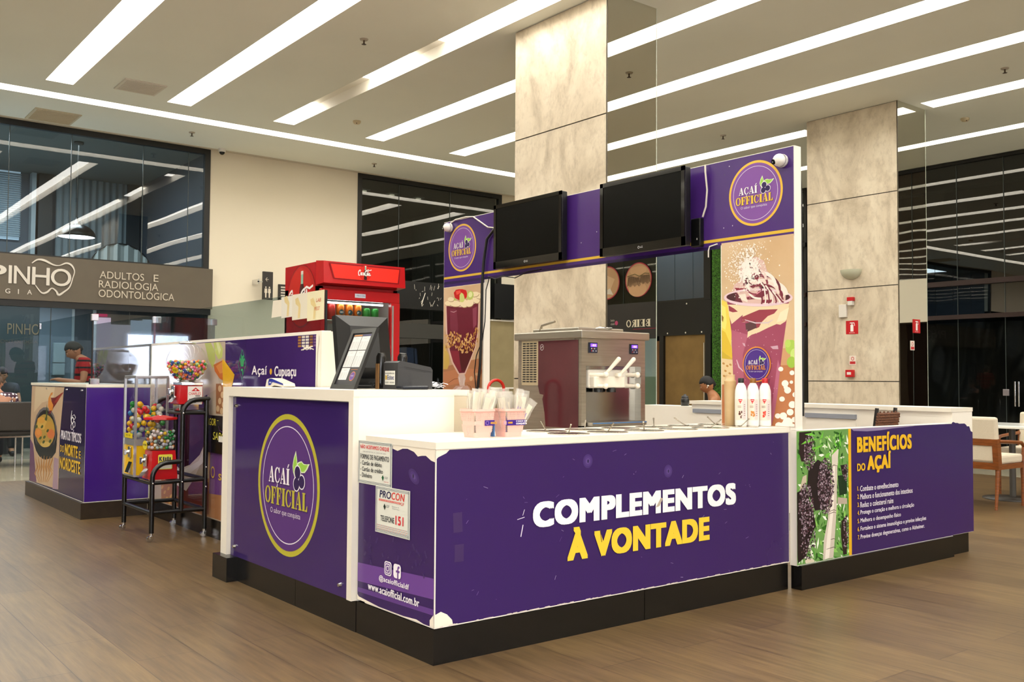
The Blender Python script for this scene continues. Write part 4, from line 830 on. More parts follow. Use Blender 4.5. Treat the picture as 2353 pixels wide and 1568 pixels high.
a.poly(rr_rect(.245, .30, .305, .36, .015), 'f4f0f6', 1); a.poly(rr_rect(.25, .305, .30, .355, .012), '6a4192', 2); a.poly(rr_rect(.254, .309, .296, .351, .01), 'f4f0f6', 3); a.poly(rr_rect(.258, .313, .292, .347, .008), '6a4192', 4); a.ring(.275, .33, .0125, .0125, .004, 'f4f0f6', 5); a.ell(.286, .341, .0025, .0025, 'f4f0f6', 5, 10)
a.poly(rr_rect(.32, .30, .38, .36, .015), 'f4f0f6', 1); a.poly([(.352, .30), (.352, .325), (.342, .325), (.342, .334), (.352, .334), (.352, .342), (.357, .352), (.37, .353), (.37, .344), (.364, .344), (.362, .34), (.362, .334), (.371, .334), (.37, .325), (.362, .325), (.362, .30)], '6a4192', 2)
a.build('side_lettering', t)
# paper notices (stuck on: things of their own)
def border(a, u0, v0, u1, v1):
    for k in range(3): a.rect(u0+.004+k*.004, v0+.004, u0+.0055+k*.004, v1-.004, '5b6878', 1); a.rect(u1-.0055-k*.004, v0+.004, u1-.004-k*.004, v1-.004, '5b6878', 1); a.rect(u0+.004, v1-.0055-k*.004, u1-.004, v1-.004-k*.004, '5b6878', 1); a.rect(u0+.004, v0+.004+k*.004, u1-.004, v0+.0055+k*.004, '5b6878', 1)
a = Art(LX(.63), .0045, .0005); a.prism(a.F, [(.004, .675), (.298, .675), (.298, .868), (.004, .868)], .0035, .0045, M('dfe0d6', .5))
border(a, .004, .675, .298, .868)
a.text('NÃO ACEITAMOS CHEQUE', .025, .828, .25, .024, 'd8303a', 2, .02, 1.05); a.text('LEI DISTRITAL N. 2.810 DE 2001', .05, .816, .2, .005, '8a8a8a', 2)
a.text('FORMAS DE PAGAMENTO', .025, .785, .25, .022, '20242a', 2, .02, 1.05)
for k, s_ in enumerate(('- Cartão de débito', '- Cartão de crédito', '- Dinheiro')): a.text(s_, .025, .758-k*.0275, (.19, .20, .105)[k], .02, '20242a', 2, .02, 1.05)
a.poly([(.225, .726), (.235, .715), (.225, .70), (.215, .715)], '1e5c3a', 3); a.text('GDF', .242, .712, .025, .009, '707880', 3); a.text('PROCON', .237, .695, .036, .005, 'c04048', 3)
tag(a.build('payment_notice'), 'white payment methods notice, higher of two on the purple side face', 'notice')
a = Art(LX(.63), .0055, .0005); a.prism(a.F, [(.165, .475), (.447, .475), (.447, .677), (.165, .677)], .0045, .0055, M('dfe0d6', .5))
border(a, .165, .475, .447, .677)
a.text('PRO', .20, .628, .095, .032, '1c2050', 2, .03, 1.05, slant=.15); a.text('CON', .298, .628, .105, .032, 'd8443a', 2, .03, 1.05, slant=.15)
a.rect(.195, .614, .375, .622, 'd8443a', 2); a.text('INSTITUTO DE DEFESA DO CONSUMIDOR', .2, .6155, .17, .005, 'f0f0e8', 3); a.text('DF', .38, .61, .022, .013, 'd8443a', 2)
a.poly([(.245, .605), (.255, .592), (.245, .577), (.235, .592)], '20302a', 3); a.text('GDF', .258, .59, .026, .011, '606870', 3); a.text('Governo do', .305, .597, .06, .005, '8a9098', 3); a.text('Distrito Federal', .31, .588, .055, .005, '8a9098', 3)
a.text('TELEFONE', .21, .528, .115, .024, '20242a', 2, .02); a.text('151', .335, .525, .065, .038, 'd8303a', 2, .04, 1.1)
for k in range(26):
    for j in range(3): a.ell(.182+k*.0098, .492+j*.008, .003, .0028, ('c86a64', '8a96a8')[(k+j) % 2], 2, 6)
tag(a.build('consumer_notice'), 'white consumer protection notice with red 151, lower on the side face', 'notice')
# topping pans with spoons
RIMM = M('ddd6c8', .14, .9, name='polished_lid'); SPN = M('8e8678', .25, 1, name='steel_spoon')
rr = random.Random(4); k = 0
for row, y in enumerate((.165, .385)):
    for i in range(6):
        x = .86+i*.255+(.05 if row else 0)
        nm = 'round steel topping pan set in worktop, %s row, %s' % (('front', 'rear')[row], ('nearest the pink baskets', 'second from the pink baskets', 'third from the pink baskets', 'third from the syrup bottles', 'second from the syrup bottles', 'nearest the syrup bottles')[i])
        if row and i == 5: nm = 'round steel topping pan in worktop, tucked behind the syrup bottles'
        p = thing('topping_pan', nm, 'food pan', (x, y, .89), 0, 'topping pans in the serving worktop')
        b = MB(); b.lathe([(.095, 0), (.100, .001), (.102, .0025), (.097, .0035), (.088, .0025), (.084, .0015)], (x, y, .89), RIMM, 32); b.build('rim', p)
        MB().lathe([(.086, .0014), (.05, .001), (.0001, .0008)], (x, y, .89), RIMM, 28).build('lid', p)
        if (i+row) % 4 != 3:
            g = rr.uniform(-2.6, -.2) if not row else rr.uniform(.3, 2.6); L_ = rr.uniform(.035, .06); dx, dy = math.cos(g)*L_, math.sin(g)*L_
            q = thing('serving_spoon', 'steel spoon handle sticking up from the %s row pan, %s' % (('front', 'rear')[row], ('nearest the pink baskets', 'second from the baskets', 'third from the baskets', 'third from the syrup bottles', 'second from the syrup bottles', 'nearest the syrup bottles')[i]), 'spoon', (x, y, .892), 0, 'spoons standing in the topping pans')
            MB().tube([(x, y, .894), (x+dx*.4, y+dy*.4, .906), (x+dx, y+dy, .93), (x+dx*1.15, y+dy*1.15, .936)], [.003, .0025, .0035, .0045], SPN, 8).build('handle', q)
            MB().ball((x-dx*.12, y-dy*.12, .8945), .014, SPN, 12, 6, sz=.25).build('bowl', q)

# ------------------------------------------------------------ tall cashier counter
t = thing('cashier_counter', 'tall white cashier counter with purple acrylic logo panel', 'counter', (.3, 1.4, 0))
MB().box(.0, .632, .14, .61, 1.83, 1.062, WHITE).box(.0, 1.83, .14, .40, 2.1, 1.062, WHITE).build('body', t)
MB().box(-.03, .63, 1.062, .615, 1.83, 1.092, WARMW).box(-.03, 1.83, 1.062, .405, 2.185, 1.092, WARMW).build('top', t)
MB().box(-.03, 2.10, .135, .40, 2.185, 1.062, WARMW).box(-.03, .632, .142, 0, .675, 1.062, WARMW).box(-.03, .675, 1.04, 0, 2.1, 1.062, WARMW).build('frame', t)
MB().box(-.005, .632, 0, .55, 1.25, .14, GRANITE).box(-.005, 1.253, 0, .40, 2.05, .14, GRANITE).box(-.07, 1.99, 0, .40, 2.2, .135, GRANITE).build('plinth', t)
a = Art(LX(2.1), .008, .0006); a.prism(a.F, [(.01, .135), (1.42, .135), (1.42, 1.035), (.01, 1.035)], .001, .008, PURPLE2)
a.logo(.745, .597, .363, 1, '55307a', 'b9b236', 'b9b03a')
pn = a.build('logo_panel', t)
for (u, v) in ((.07, .985), (.075, .19), (1.33, .19)):
    MB().cyl((-.008, 2.1-u, v), (-.022, 2.1-u, v), .011, CHROME, .008, 12).build('screw', pn)

# ------------------------------------------------------------ portal arch with posters
t = thing('menu_arch', 'purple and white portal arch with fruit posters over the kiosk', 'arch', (2.38, 1.7, 0))
PX0, PX1 = 2.35, 2.412
MB().box(PX0, -.042, 1.97, PX1, 3.43, 2.462, WHITE).build('beam', t)
MB().box(PX0, -.042, .873, PX1, .478, 1.97, WHITE).build('leg', t); MB().box(PX0, 2.86, .0, PX1, 3.43, 1.97, WHITE).build('leg', t)
a = Art(plane_x(PX0, 3.43), .0008, .0006)
a.rect(.003, 1.955, 3.468, 2.458, noisy('fascia_vinyl', '40226f', '4a2a76', 1, .2, spec=.5), 0); a.rect(.003, 1.978, 3.468, 1.996, 'd9b23c', 1); a.rect(.003, 1.91, .575, 1.955, '3a1f66', 0)
a.rect(.003, 1.935, 2.95, 1.955, '2c1a4c', 1)
a.logo(.265, 2.222, .196, 2, '7b4a9c', 'e3b63e'); a.logo(3.207, 2.232, .19, 2, '80509f', 'e9bc42')
for i in range(30):
    u = rr.uniform(.6, 3.3); v = rr.uniform(2.02, 2.44); a.ell(u, v, .003, .004, ('d8cfe4', '2a1650')[i % 2], 1, 6)
a.build('fascia_graphic', t)
def pst(a, key, u_min, u_max, v_min, v_max, L0=1):
    for i, (c, s_) in enumerate(POSTER[key]):
        pts = [tuple(float(x)/1000 for x in q.split(',')) for q in s_.split()]
        pts = [(min(max(u, u_min), u_max), min(max(v, v_min), v_max)) for u, v in pts]
        out = []
        for p in pts:
            if not out or (abs(p[0]-out[-1][0])+abs(p[1]-out[-1][1])) > 1e-4: out.append(p)
        if len(out) > 2: a.poly(out, c, L0+i*.12)
a = Art(plane_x(PX0, .475), .001, .0002); PB = noisy('poster_tan', 'c9a880', 'd8bd98', 2.4, .35)
a.rect(.003, .89, .512, 1.966, PB, 0); pst(a, 'cup', .003, .512, .892, 1.955)
rr = random.Random(8)
for i in range(520):
    u = rr.gauss(.18, .075); v = rr.gauss(1.84, .075)
    if .005 < u < .5 and 1.55 < v < 1.95: r_ = rr.uniform(.0012, .005); a.ell(u, v, r_, r_, 'f3ece4', 16, 6)
for i in range(200):
    u = rr.gauss(.2, .03); v = rr.gauss(1.80, .055); r_ = rr.uniform(.004, .010); a.ell(u, v, r_, r_, 'f1e8e0', 17, 7) if v < 1.95 else None
for i in range(60): a.ell(rr.uniform(.08, .4), rr.uniform(1.0, 1.5), .0025, .0025, 'd6a8bc', 16, 6)
def arcl(cu, cv, ru, rv, a0, a1, w, c, L, n=12): a.line([(cu+ru*math.cos(a0+(a1-a0)*i/n), cv+rv*math.sin(a0+(a1-a0)*i/n)) for i in range(n+1)], w, c, L)
for k, (cu, cv, ru, rv, w, c) in enumerate(((.27, 1.63, .19, .085, .030, 'ece0d6'), (.27, 1.625, .165, .07, .014, '7a2f40'), (.27, 1.64, .14, .075, .018, 'e9d6cc'), (.29, 1.66, .13, .09, .014, '6a2a38'), (.28, 1.685, .11, .08, .020, 'efe4dc'), (.25, 1.70, .085, .06, .014, '8a3c4c'), (.25, 1.725, .075, .06, .018, 'e4cfc8'), (.235, 1.75, .055, .05, .010, '6c3440'), (.23, 1.775, .04, .045, .014, 'efe6e0'))):
    arcl(cu, cv, ru, rv, -.05, PI*.62, w, c, 14+k*.1)
    if k > 3: arcl(cu+.01, cv-.02, ru*.75, rv*.6, PI*.95, PI*1.5, w*.6, c, 14+k*.1)
for i in range(7): u = .30+i*.024; a.line([(u-.05, 1.745-i*.018), (u-.01, 1.70-i*.018), (u, 1.61-i*.004), (u-.005, 1.585)], .009, ('7c3444', 'efe4dc')[i % 2], 15.2)
for i in range(240):
    u = rr.gauss(.21, .05); v = rr.gauss(1.76, .05); a.ell(u, v, .0022, .0022, 'f5efe9', 17.5, 6)
a.build('cup_poster', t)
a = Art(plane_x(PX0, .475), .0052, .0004); a.logo(.259, 1.24, .098, 1, '4a2a86', 'dc8c34', 'dc8c34', .102); a.build('cup_logo', t)
a = Art(plane_x(PX0, 3.43), .001, .0002); a.rect(.003, .89, .555, 1.906, PB, 0); pst(a, 'sundae', .004, .554, .892, 1.90)
for i in range(210):
    x = rr.uniform(0, 1); u = .035+x*.46; v = 1.445+.07*x*(1-x)*0+rr.uniform(-.07, .06)+(.05 if x > .6 else 0)*rr.random()+.03*math.sin(x*7)
    r_ = rr.uniform(.008, .014); a.ell(u, v, r_*.55, r_, ('c9974e', 'dcb068', 'b5803c', 'e6c484')[i % 4], 8+(i % 4)*.3, 8, rr.uniform(-.9, .9))
a.build('sundae_poster', t)

# ------------------------------------------------------------ benefits partition (to the side of the front counter)
t = thing('benefits_partition', 'low purple partition listing Benefícios do Açaí beside a palm photo', 'partition', (3.3, 0, 0))
MB().box(2.35, -.05, .13, 4.05, .0, .872, WHITE).build('body', t)
MB().box(2.36, -.068, 0, 4.03, .0, .132, GRANITE).box(4.03, -.045, 0, 4.06, .0, .132, GRANITE).build('plinth', t)
a = Art(plane_y(-.05, 2.341), .001, .0002)
a.rect(.076-.073, .135, 1.71, .868, PURPLE, 0); a.rect(.003, .135, .505, .868, '6a9a50', 1)
rr = random.Random(31)
for i in range(520):
    u = rr.uniform(.01, .5); v = rr.uniform(.14, .86); l = rr.uniform(.02, .07); g = rr.uniform(-2.2, .2); w = rr.uniform(.004, .012)
    du, dv = math.cos(g)*l, math.sin(g)*l
    q = [(u, v), (u+du*.5-dv*w/l, v+dv*.5+du*w/l), (u+du, v+dv), (u+du*.5+dv*w/l, v+dv*.5-du*w/l)]
    q = [(min(max(x, .004), .502), min(max(y, .137), .866)) for x, y in q]; a.poly(q, rr.choice(('2f6a1e', '4a9430', '1f4a14', '6cb048', '8cc65e', 'f0f4e8', '265a1a', '3c8028', 'dfead0')), 2+rr.random())
pst(a, 'palm', .004, .503, .137, .866, 4)
def inell(u, v, c): return ((u-c[0])/c[2])**2+((v-c[1])/c[3])**2 < 1
for c, n in (((.275, .55, .08, .16), 800), ((.085, .45, .07, .13), 560), ((.10, .27, .08, .12), 200), ((.12, .75, .055, .10), 260), ((.47, .27, .03, .10), 90), ((.47, .62, .028, .05), 60)):
    for i in range(n):
        u = c[0]+rr.uniform(-1, 1)*c[2]; v = c[1]+rr.uniform(-1, 1)*c[3]
        if inell(u, v, c) and .01 < u < .498: a.ell(u, v, .0055, .005, ('3a2a34', '66505e', '8a7682', '2a1c22', 'a898a4', '54343e')[i % 6], 9+(i % 5)*.2, 6)
a.rect(.503, .135, .531, .868, 'e3ae1e', 4); a.poly([(.533, .868), (.56, .855), (.7, .848), (.85, .85), (1.0, .858), (1.25, .865), (1.0, .867)], '8f7fa4', 1)
a.build('front_vinyl', t)
a = Art(plane_y(-.05, 2.341), .0042, .0006)
a.text('BENEFÍCIOS', .588, .725, .61, .115, 'e6b422', 1, .044, 1.14); a.text('DO', .588, .617, .085, .045, 'e6b422', 1, .04, 1.1); a.text('AÇAÍ', .695, .598, .26, .125, 'e6b422', 1, .042, 1.12)
LN = [('Combate o envelhecimento', .42), ('Melhora o funcionamento dos intestinos', .585), ('Reduz o colesterol ruim', .36), ('Protege o coração e melhora a circulação', .60), ('Melhora o desempenho físico', .445), ('Fortalece o sistema imunológico e previne infecções', .745), ('Previne doenças degenerativas, como o Alzheimer.', .725)]
for k, (s_, w) in enumerate(LN):
    v = .503-k*.0475; a.text('%d.' % (k+1), .588, v, .02, .026, 'e6b422', 1, .03); a.text(s_, .618, v-.006, w, .033, 'e3dcea', 1, .02, 1.05)
a.build('lettering', t)
# cabinet along the far side of the kiosk
t = thing('drawer_cabinet', 'white drawer cabinet closing the kiosk, torn purple vinyl on its end', 'cabinet', (4.18, 1.3, 0))
MB().box(4.06, -.05, .135, 4.33, 2.2, .945, WHITE).box(4.1, 2.2, .0, 4.33, 2.85, .92, WHITE).build('body', t)
MB().box(4.04, -.052, .945, 4.335, 2.21, .972, WARMW).build('top', t); MB().box(4.07, -.03, 0, 4.30, 2.2, .135, GRANITE).build('plinth', t)
a = Art(plane_y(-.05, 4.051), .001)
a.poly([(0, .137), (.28, .137), (.28, .805), (.255, .812), (.245, .83), (.235, .845), (.205, .846), (.19, .858), (.17, .866), (.10, .866), (.075, .872), (.05, .872), (.02, .880), (0, .874)], PURPLE, 0); a.build('end_vinyl', t)
GRY = M('9aa0ac', .35, .3, name='grey_handle_rail')
for (y0, y1) in ((1.86, 2.18), (1.10, 1.84), (.64, 1.08)):
    MB().box(4.048, y0+.01, .66, 4.06, y1-.01, .868, WHITE).build('drawer', t).name = 'drawer'
    MB().box(4.035, y0+.01, .872, 4.06, y1-.01, .905, GRY).build('handle_rail', t)

# ------------------------------------------------------------ long poster wall, return box and glass
t = thing('poster_wall', 'long low wall with açaí bowl poster and Açaí Cupuaçu lettering', 'partition', (.46, 3.4, 0))
MB().box(.432, 1.86, .13, .49, 4.98, 1.425, WHITE).build('panel', t); MB().box(.42, 1.84, 1.092, .53, 1.86, 1.42, WARMW).build('end_cap', t)
MB().box(.42, 2.2, 0, .49, 4.95, .13, GRANITE).build('plinth', t)
GLOSSP = noisy('acrylic_purple_print', '3b2262', '432868', 1, .08, spec=.6)
a = Art(plane_x(.432, 4.95), .0012, .0002)
a.rect(.0, .13, 3.02, 1.405, GLOSSP, 0); a.poly([(-.0, .13), (1.66, .13), (1.63, .9), (1.61, 1.40), (0, 1.40)], M('bfae9a', .07, spec=.8), 1)
for (c, s_) in POSTER['bowl']:
    pts = [tuple(float(x)/1000 for x in q.split(',')) for q in s_.split()]; pts = [(min(max(u, .003), 1.76), min(max(v, .135), 1.398)) for u, v in pts]; a.poly(pts, M(c, .07, spec=.8), 2+POSTER['bowl'].index((c, s_))*.12)
a.poly([(1.56, 1.28), (1.62, 1.255), (1.79, 1.165), (1.735, 1.06), (1.69, .93), (1.60, .93)], 'd9a820', 7)
a.poly([(1.66, 1.398), (1.61, 1.398), (1.66, 1.30), (1.66, 1.28), (1.80, 1.165), (1.745, 1.06), (1.76, 1.0), (3.02, 1.0), (3.02, 1.398)], GLOSSP, 6.5)
a.build('poster', t)
a = Art(plane_x(.432, 4.95), .0032, .0005)
a.text('Açaí', 2.085, 1.15, .245, .075, 'eee7ee', 1, .03, 1.08); a.ell(2.39, 1.185, .018, .02, 'e3ac2c', 1, 20); a.text('Cupuaçu', 2.445, 1.135, .315, .085, 'eee7ee', 1, .03, 1.08)
g = '2f9a62'; a.line([(1.92, 1.335), (1.99, 1.24), (1.92, 1.13), (1.855, 1.235), (1.92, 1.335)], .006, g, 1); a.poly([(1.90, 1.22), (1.945, 1.22), (1.955, 1.25), (1.97, 1.28), (1.945, 1.27), (1.95, 1.305), (1.925, 1.29), (1.905, 1.31), (1.905, 1.27), (1.88, 1.285), (1.89, 1.25)], g, 1); a.poly([(1.905, 1.205), (1.94, 1.205), (1.94, 1.165), (1.925, 1.165), (1.925, 1.19), (1.905, 1.19)], g, 1)
for i in range(5):
    for j in range(4): a.rect(2.78+i*.052, 1.345+j*.018-.012, 2.78+i*.052+.043, 1.345+j*.018+.001, ('a07038', 'cfc6ba', 'd8d0c6', '8a6038', '6a4a78')[(i+j*0) % 5], 1)
for i in range(12): a.line([(rr.uniform(2.8, 3.0), 1.335), (rr.uniform(2.8, 3.0), 1.315)], .006, 'e8e0d4', 2)
a.poly([(3.022, 1.0), (3.022, 1.40), (3.06, 1.40), (3.055, 1.36), (3.04, 1.30), (3.03, 1.0)], 'eee7d8', 1)
a.build('lettering', t)
gl = MB().box(.455, 1.87, 1.425, .463, 4.95, 1.665, glass_mat('counter_glass', 'd6dfe0', 1.3)); gl.build('glass_screen', t)
MB().box(.453, 1.862, 1.425, .465, 1.872, 1.665, BLACK).build('glass_edge', t)
for i, (y0, y1, c) in enumerate(((2.62, 2.47, 'e4dccb'), (2.47, 2.31, 'dcd8cc'), (2.31, 2.10, 'd9d2bf'), (2.10, 1.88, 'e0d8b4'))):
    a = Art(plane_x(.455, 0), .001, .0005); z0 = (1.535, 1.525, 1.505, 1.49)[i]; z1 = (1.645, 1.66, 1.665, 1.668)[i]
    a.prism(a.F, [(-y0, z0), (-y1, z0+.004), (-y1, z1), (-y0+(.02 if i == 0 else 0), z1)], .0005, .0015+i*.0006, M(c, .7)); L = 2+i
    if i: a.poly([(-y0+.04, z0+.13), (-y0+.08, z0+.14), (-y0+.12, z0+.09), (-y0+.11, z0+.01), (-y0+.08, z0+.01), (-y0+.09, z0+.08), (-y0+.05, z0+.10)], 'ddc890', L)
    if i == 3: a.text('LAB', -y1-.10, z0+.11, .06, .022, 'cc4a3a', L+1, slant=.3); a.text('MEGT', -y1-.12, z0+.06, .07, .022, 'cc5a44', L+1)
    tag(a.build('stained_paper'), 'stained paper sheet taped on glass, %s' % ('narrow curled one farthest from the fridge', 'plain one beside the curled sheet', 'one with a pale yellow smear', 'yellowed one with red writing')[i], 'paper', 'paper sheets taped on the counter glass')
t2 = thing('chalkboard_sign', 'black chalk sign with yellow writing hanging low beside the cashier counter', 'sign', (.42, 3.46, .61))
a = Art(plane_x(.425, 4.95), .012, .0006); a.prism(a.F, [(1.30, .605), (1.70, .605), (1.70, .872), (1.30, .872)], 0, .012, M('15110f', .25)); a.build('board', t2)
a = Art(plane_x(.425, 4.95), .0135, .0006); a.text('VIGOR', 1.325, .80, .185, .05, 'd8c83a', 1); a.text('SABOR', 1.455, .70, .28, .055, 'd8cf50', 1, slant=.2); a.line([(1.53, .838), (1.56, .838)], .004, 'd8c83a', 1); a.line([(1.56, .80), (1.58, .77), (1.64, .76), (1.69, .80)], .008, '4a2456', 1); a.build('lettering', t2)
MB().box(.405, 3.37, .69, .412, 3.27, .73, M('e6e2da', .4)).build('clip', t2)
a = Art(plane_x(.432, 4.95), .0034, .0005); a.text('O', 1.385, .42, .075, .085, 'cfa93a', 1); a.text('sabor', 1.53, .415, .40, .07, 'cfa93a', 1, .02); tag(a.build('slogan_lettering', t))
# return box
t = thing('return_counter', 'purple return counter with regional dishes poster on its side', 'counter', (.17, 5.95, 0))
MB().box(-.08, 4.96, .13, .428, 6.95, 1.06, WHITE).build('body', t); MB().box(-.085, 4.955, 1.06, .428, 6.955, 1.082, WARMW).build('top', t)
MB().box(-.11, 4.93, 0, .41, 6.97, .13, noisy('dark_brown_plinth', '2c2218', '34291d', 20, .3)).build('plinth', t)
a = Art(plane_y(4.96, -.08), .001); a.rect(.0, .135, .505, 1.055, noisy('purple_front', '3d1d78', '43227e', 1, .12), 0); a.build('front_vinyl', t)
a = Art(plane_x(-.08, 6.95), .001, .0002); a.rect(.0, .135, 1.985, 1.055, M('2c1a44', .08, spec=.6), 0)
pst(a, 'pan', .002, 1.98, .138, 1.05)
a.build('pan_poster', t)
a = Art(plane_x(-.08, 6.95), .0032, .0006)
a.text('PRATOS TÍPICOS', 1.22, .60, .66, .10, 'e4dde6', 1, .03, 1.05); a.text('DO', 1.20, .49, .13, .06, 'e3b62e', 1, .03, 1.05); a.text('NORTE', 1.36, .47, .42, .10, 'e3b62e', 1, .05, 1.1); a.text('E', 1.82, .475, .06, .06, 'e3b62e', 1, .03); a.text('NORDESTE', 1.19, .345, .68, .105, 'e3b62e', 1, .04, 1.08)
a.build('lettering', t)
CG = glass_mat('display_glass', 'd4dce4', 2.1)
MB().box(-.035, 4.985, 1.082, .98, 4.993, 1.66, CG).build('front_glass', t); MB().add([(-.036, 5.0, 1.082), (-.036, 6.93, 1.082), (-.036, 6.93, 1.665), (-.036, 5.0, 1.665)], [(0, 1, 2, 3)], glass_mat('side_glass', 'c2ced0', 1.12)).build('side_glass', t)
for y in (5.02, 6.88): MB().box(-.046, y-.03, 1.60, -.026, y+.03, 1.655, CHROME, bev=.003).build('clip', t)
MB().box(-.04, 4.982, 1.082, -.03, 4.998, 1.66, BLACK).build('glass_edge', t)
CLP = M('d8d8dc', .15, .6, name='clear_clip')
for (x0, z0, w) in ((-.05, 1.60, .055), (.44, 1.60, .07), (.945, 1.60, .05)): MB().box(x0, 4.97, z0, x0+w, 5.0, z0+.055, CLP, bev=.004).build('clip', t)
MB().box(-.055, 4.96, 1.075, .02, 5.0, 1.13, CHROME, bev=.005).build('lock', t)
for y in (6.3, 5.6, 5.1): MB().cyl((-.081, y, 1.03), (-.09, y, 1.03), .008, CHROME, n=10).build('screw', t)
# ------------------------------------------------------------ televisions on the arch
def screen(name, label, y0, y1, z0, z1, X, cableside=None):
    """flat television facing -x; y0 > y1"""
    t = thing(name, label, 'television', (X+.03, (y0+y1)/2, z0), 0, 'televisions on the purple arch')
    b = MB(); b.box(X, y1, z0, X+.055, y0, z1, BLACK, bev=.008); b.build('casing', t)
    b = MB(); f = .028; b.box(X-.004, y1, z0, X+.004, y0, z0+f*1.9, BLACKG).box(X-.004, y1, z1-f, X+.004, y0, z1, BLACKG).box(X-.004, y1, z0, X+.004, y1+f, z1, BLACKG).box(X-.004, y0-f, z0, X+.004, y0, z1, BLACKG); b.build('bezel', t)
    MB().box(X-.0005, y1+f, z0+f*1.9, X+.001, y0-f, z1-f, M('030404', .22, spec=.12)).build('screen', t)
    a = Art(plane_x(X-.004, y0, z0), .0012); w = (y0-y1); a.ring(w*.5-.012, .026, .008, .008, .002, 'd8d8d8', 1, 16); a.text('LG', w*.5+.002, .020, .02, .012, 'd8d8d8', 1); a.build('emblem', t)
    MB().box(X+.05, (y0+y1)/2-.1, z0+.1, 2.349, (y0+y1)/2+.1, z1-.1, BLACKM).build('wall_bracket', t)
screen('television', 'smaller black television hung on the purple arch, nearest the sundae poster', 2.635, 1.84, 1.992, 2.485, 2.275)
screen('television', 'larger black television hung on the purple arch, nearest the cup poster', 1.382, .64, 1.962, 2.447, 2.215)
t = thing('power_adapter_box', 'tall black box fixed on the arch beside the larger television', 'box', (2.33, .64, 1.96))
MB().box(2.31, .605, 1.96, 2.349, .68, 2.135, BLACK, bev=.006).build('casing', t); a = Art(plane_x(2.31, .68), .001); a.rect(.05, .06, .056, .068, 'c8c8c8', 1) if False else a.rect(.05, 2.00, .056, 2.012, 'c8c8c8', 1); a.build('indicator', t)
# surveillance cameras
def dome(y, z, label):
    t = thing('security_camera', label, 'camera', (2.32, y, z), 0, 'white cameras on the arch corners')
    MB().lathe([(.0001, .0), (.036, 0), (.038, -.012), (.036, -.022)], (2.348, y, z), M('dcd8d2', .35), 24, 'x').build('base', t)
    T = Euler((0, -.5, .5)).to_matrix().to_4x4()
    MB().ball((2.312, y, z), .036, M('e8e4de', .3), 24, 14).build('housing', t)
    MB().cyl((2.296, y+.013, z-.008), (2.279, y+.019, z-.012), .016, BLACKG, .0145, 20).cyl((2.280, y+.0188, z-.0118), (2.277, y+.020, z-.0125), .006, CHROME, n=12).build('lens', t)
dome(.03, 2.385, 'white dome camera above the large round logo, by the cup poster')
dome(3.33, 2.405, 'white dome camera at the far corner of the arch above sundae poster')
# cables
def cable(label, pts, r, m, n=6, name='cable'):
    o = MB().tube(pts, r, m, n).build(name); tag(o, label, 'cable', 'cables on the arch'); return o
CB = M('0c0c0c', .5, name='black_cable')
cable('thick black cable hanging from the smaller television down past sundae poster', [(2.33, 2.60, 2.33), (2.335, 2.70, 2.325), (2.33, 2.80, 2.25), (2.33, 2.84, 2.08), (2.33, 2.86, 1.9), (2.33, 2.865, 1.5), (2.33, 2.88, 1.25), (2.33, 2.92, 1.0), (2.33, 2.93, .9)], .011, CB, 8)
cable('thin black cable looping in front of the sundae poster edge', [(2.345, 2.78, 1.95), (2.34, 2.82, 1.85), (2.34, 2.83, 1.6), (2.335, 2.86, 1.45), (2.33, 2.93, 1.33), (2.33, 2.955, 1.2), (2.33, 2.93, 1.05), (2.33, 2.93, .9)], .004, CB)
cable('thin white cable draped from the far camera along top of arch', [(2.345, 3.33, 2.445), (2.34, 3.25, 2.463), (2.338, 3.1, 2.466), (2.34, 3.0, 2.455), (2.34, 2.9, 2.40), (2.34, 2.80, 2.345), (2.34, 2.68, 2.325), (2.33, 2.60, 2.33)], .006, M('d8d2c8', .5), 6)
cable('white cable running down beside the larger television', [(2.33, .58, 2.455), (2.32, .57, 2.41), (2.33, .565, 2.3), (2.33, .575, 2.2), (2.33, .60, 2.14)], .006, M('cfc8bc', .5), 6)
cable('black cable running down the outer back edge of the arch', [(2.418, -.02, 2.40), (2.425, -.03, 2.2), (2.428, -.028, 1.9), (2.43, -.035, 1.5), (2.43, -.03, .95)], .01, CB, 8)
cable('thin dark cables sagging under the arch beam', [(2.345, 2.80, 1.955), (2.34, 2.7, 1.925), (2.34, 2.6, 1.94), (2.34, 2.45, 1.915), (2.34, 2.3, 1.95), (2.345, 2.15, 1.955)], .004, CB, 6)
cable('short bent white wire hanging below the arch beside cup poster', [(2.345, .50, 1.965), (2.34, .555, 1.955), (2.34, .565, 1.93), (2.34, .565, 1.89)], .004, M('e8e4dc', .4), 6)

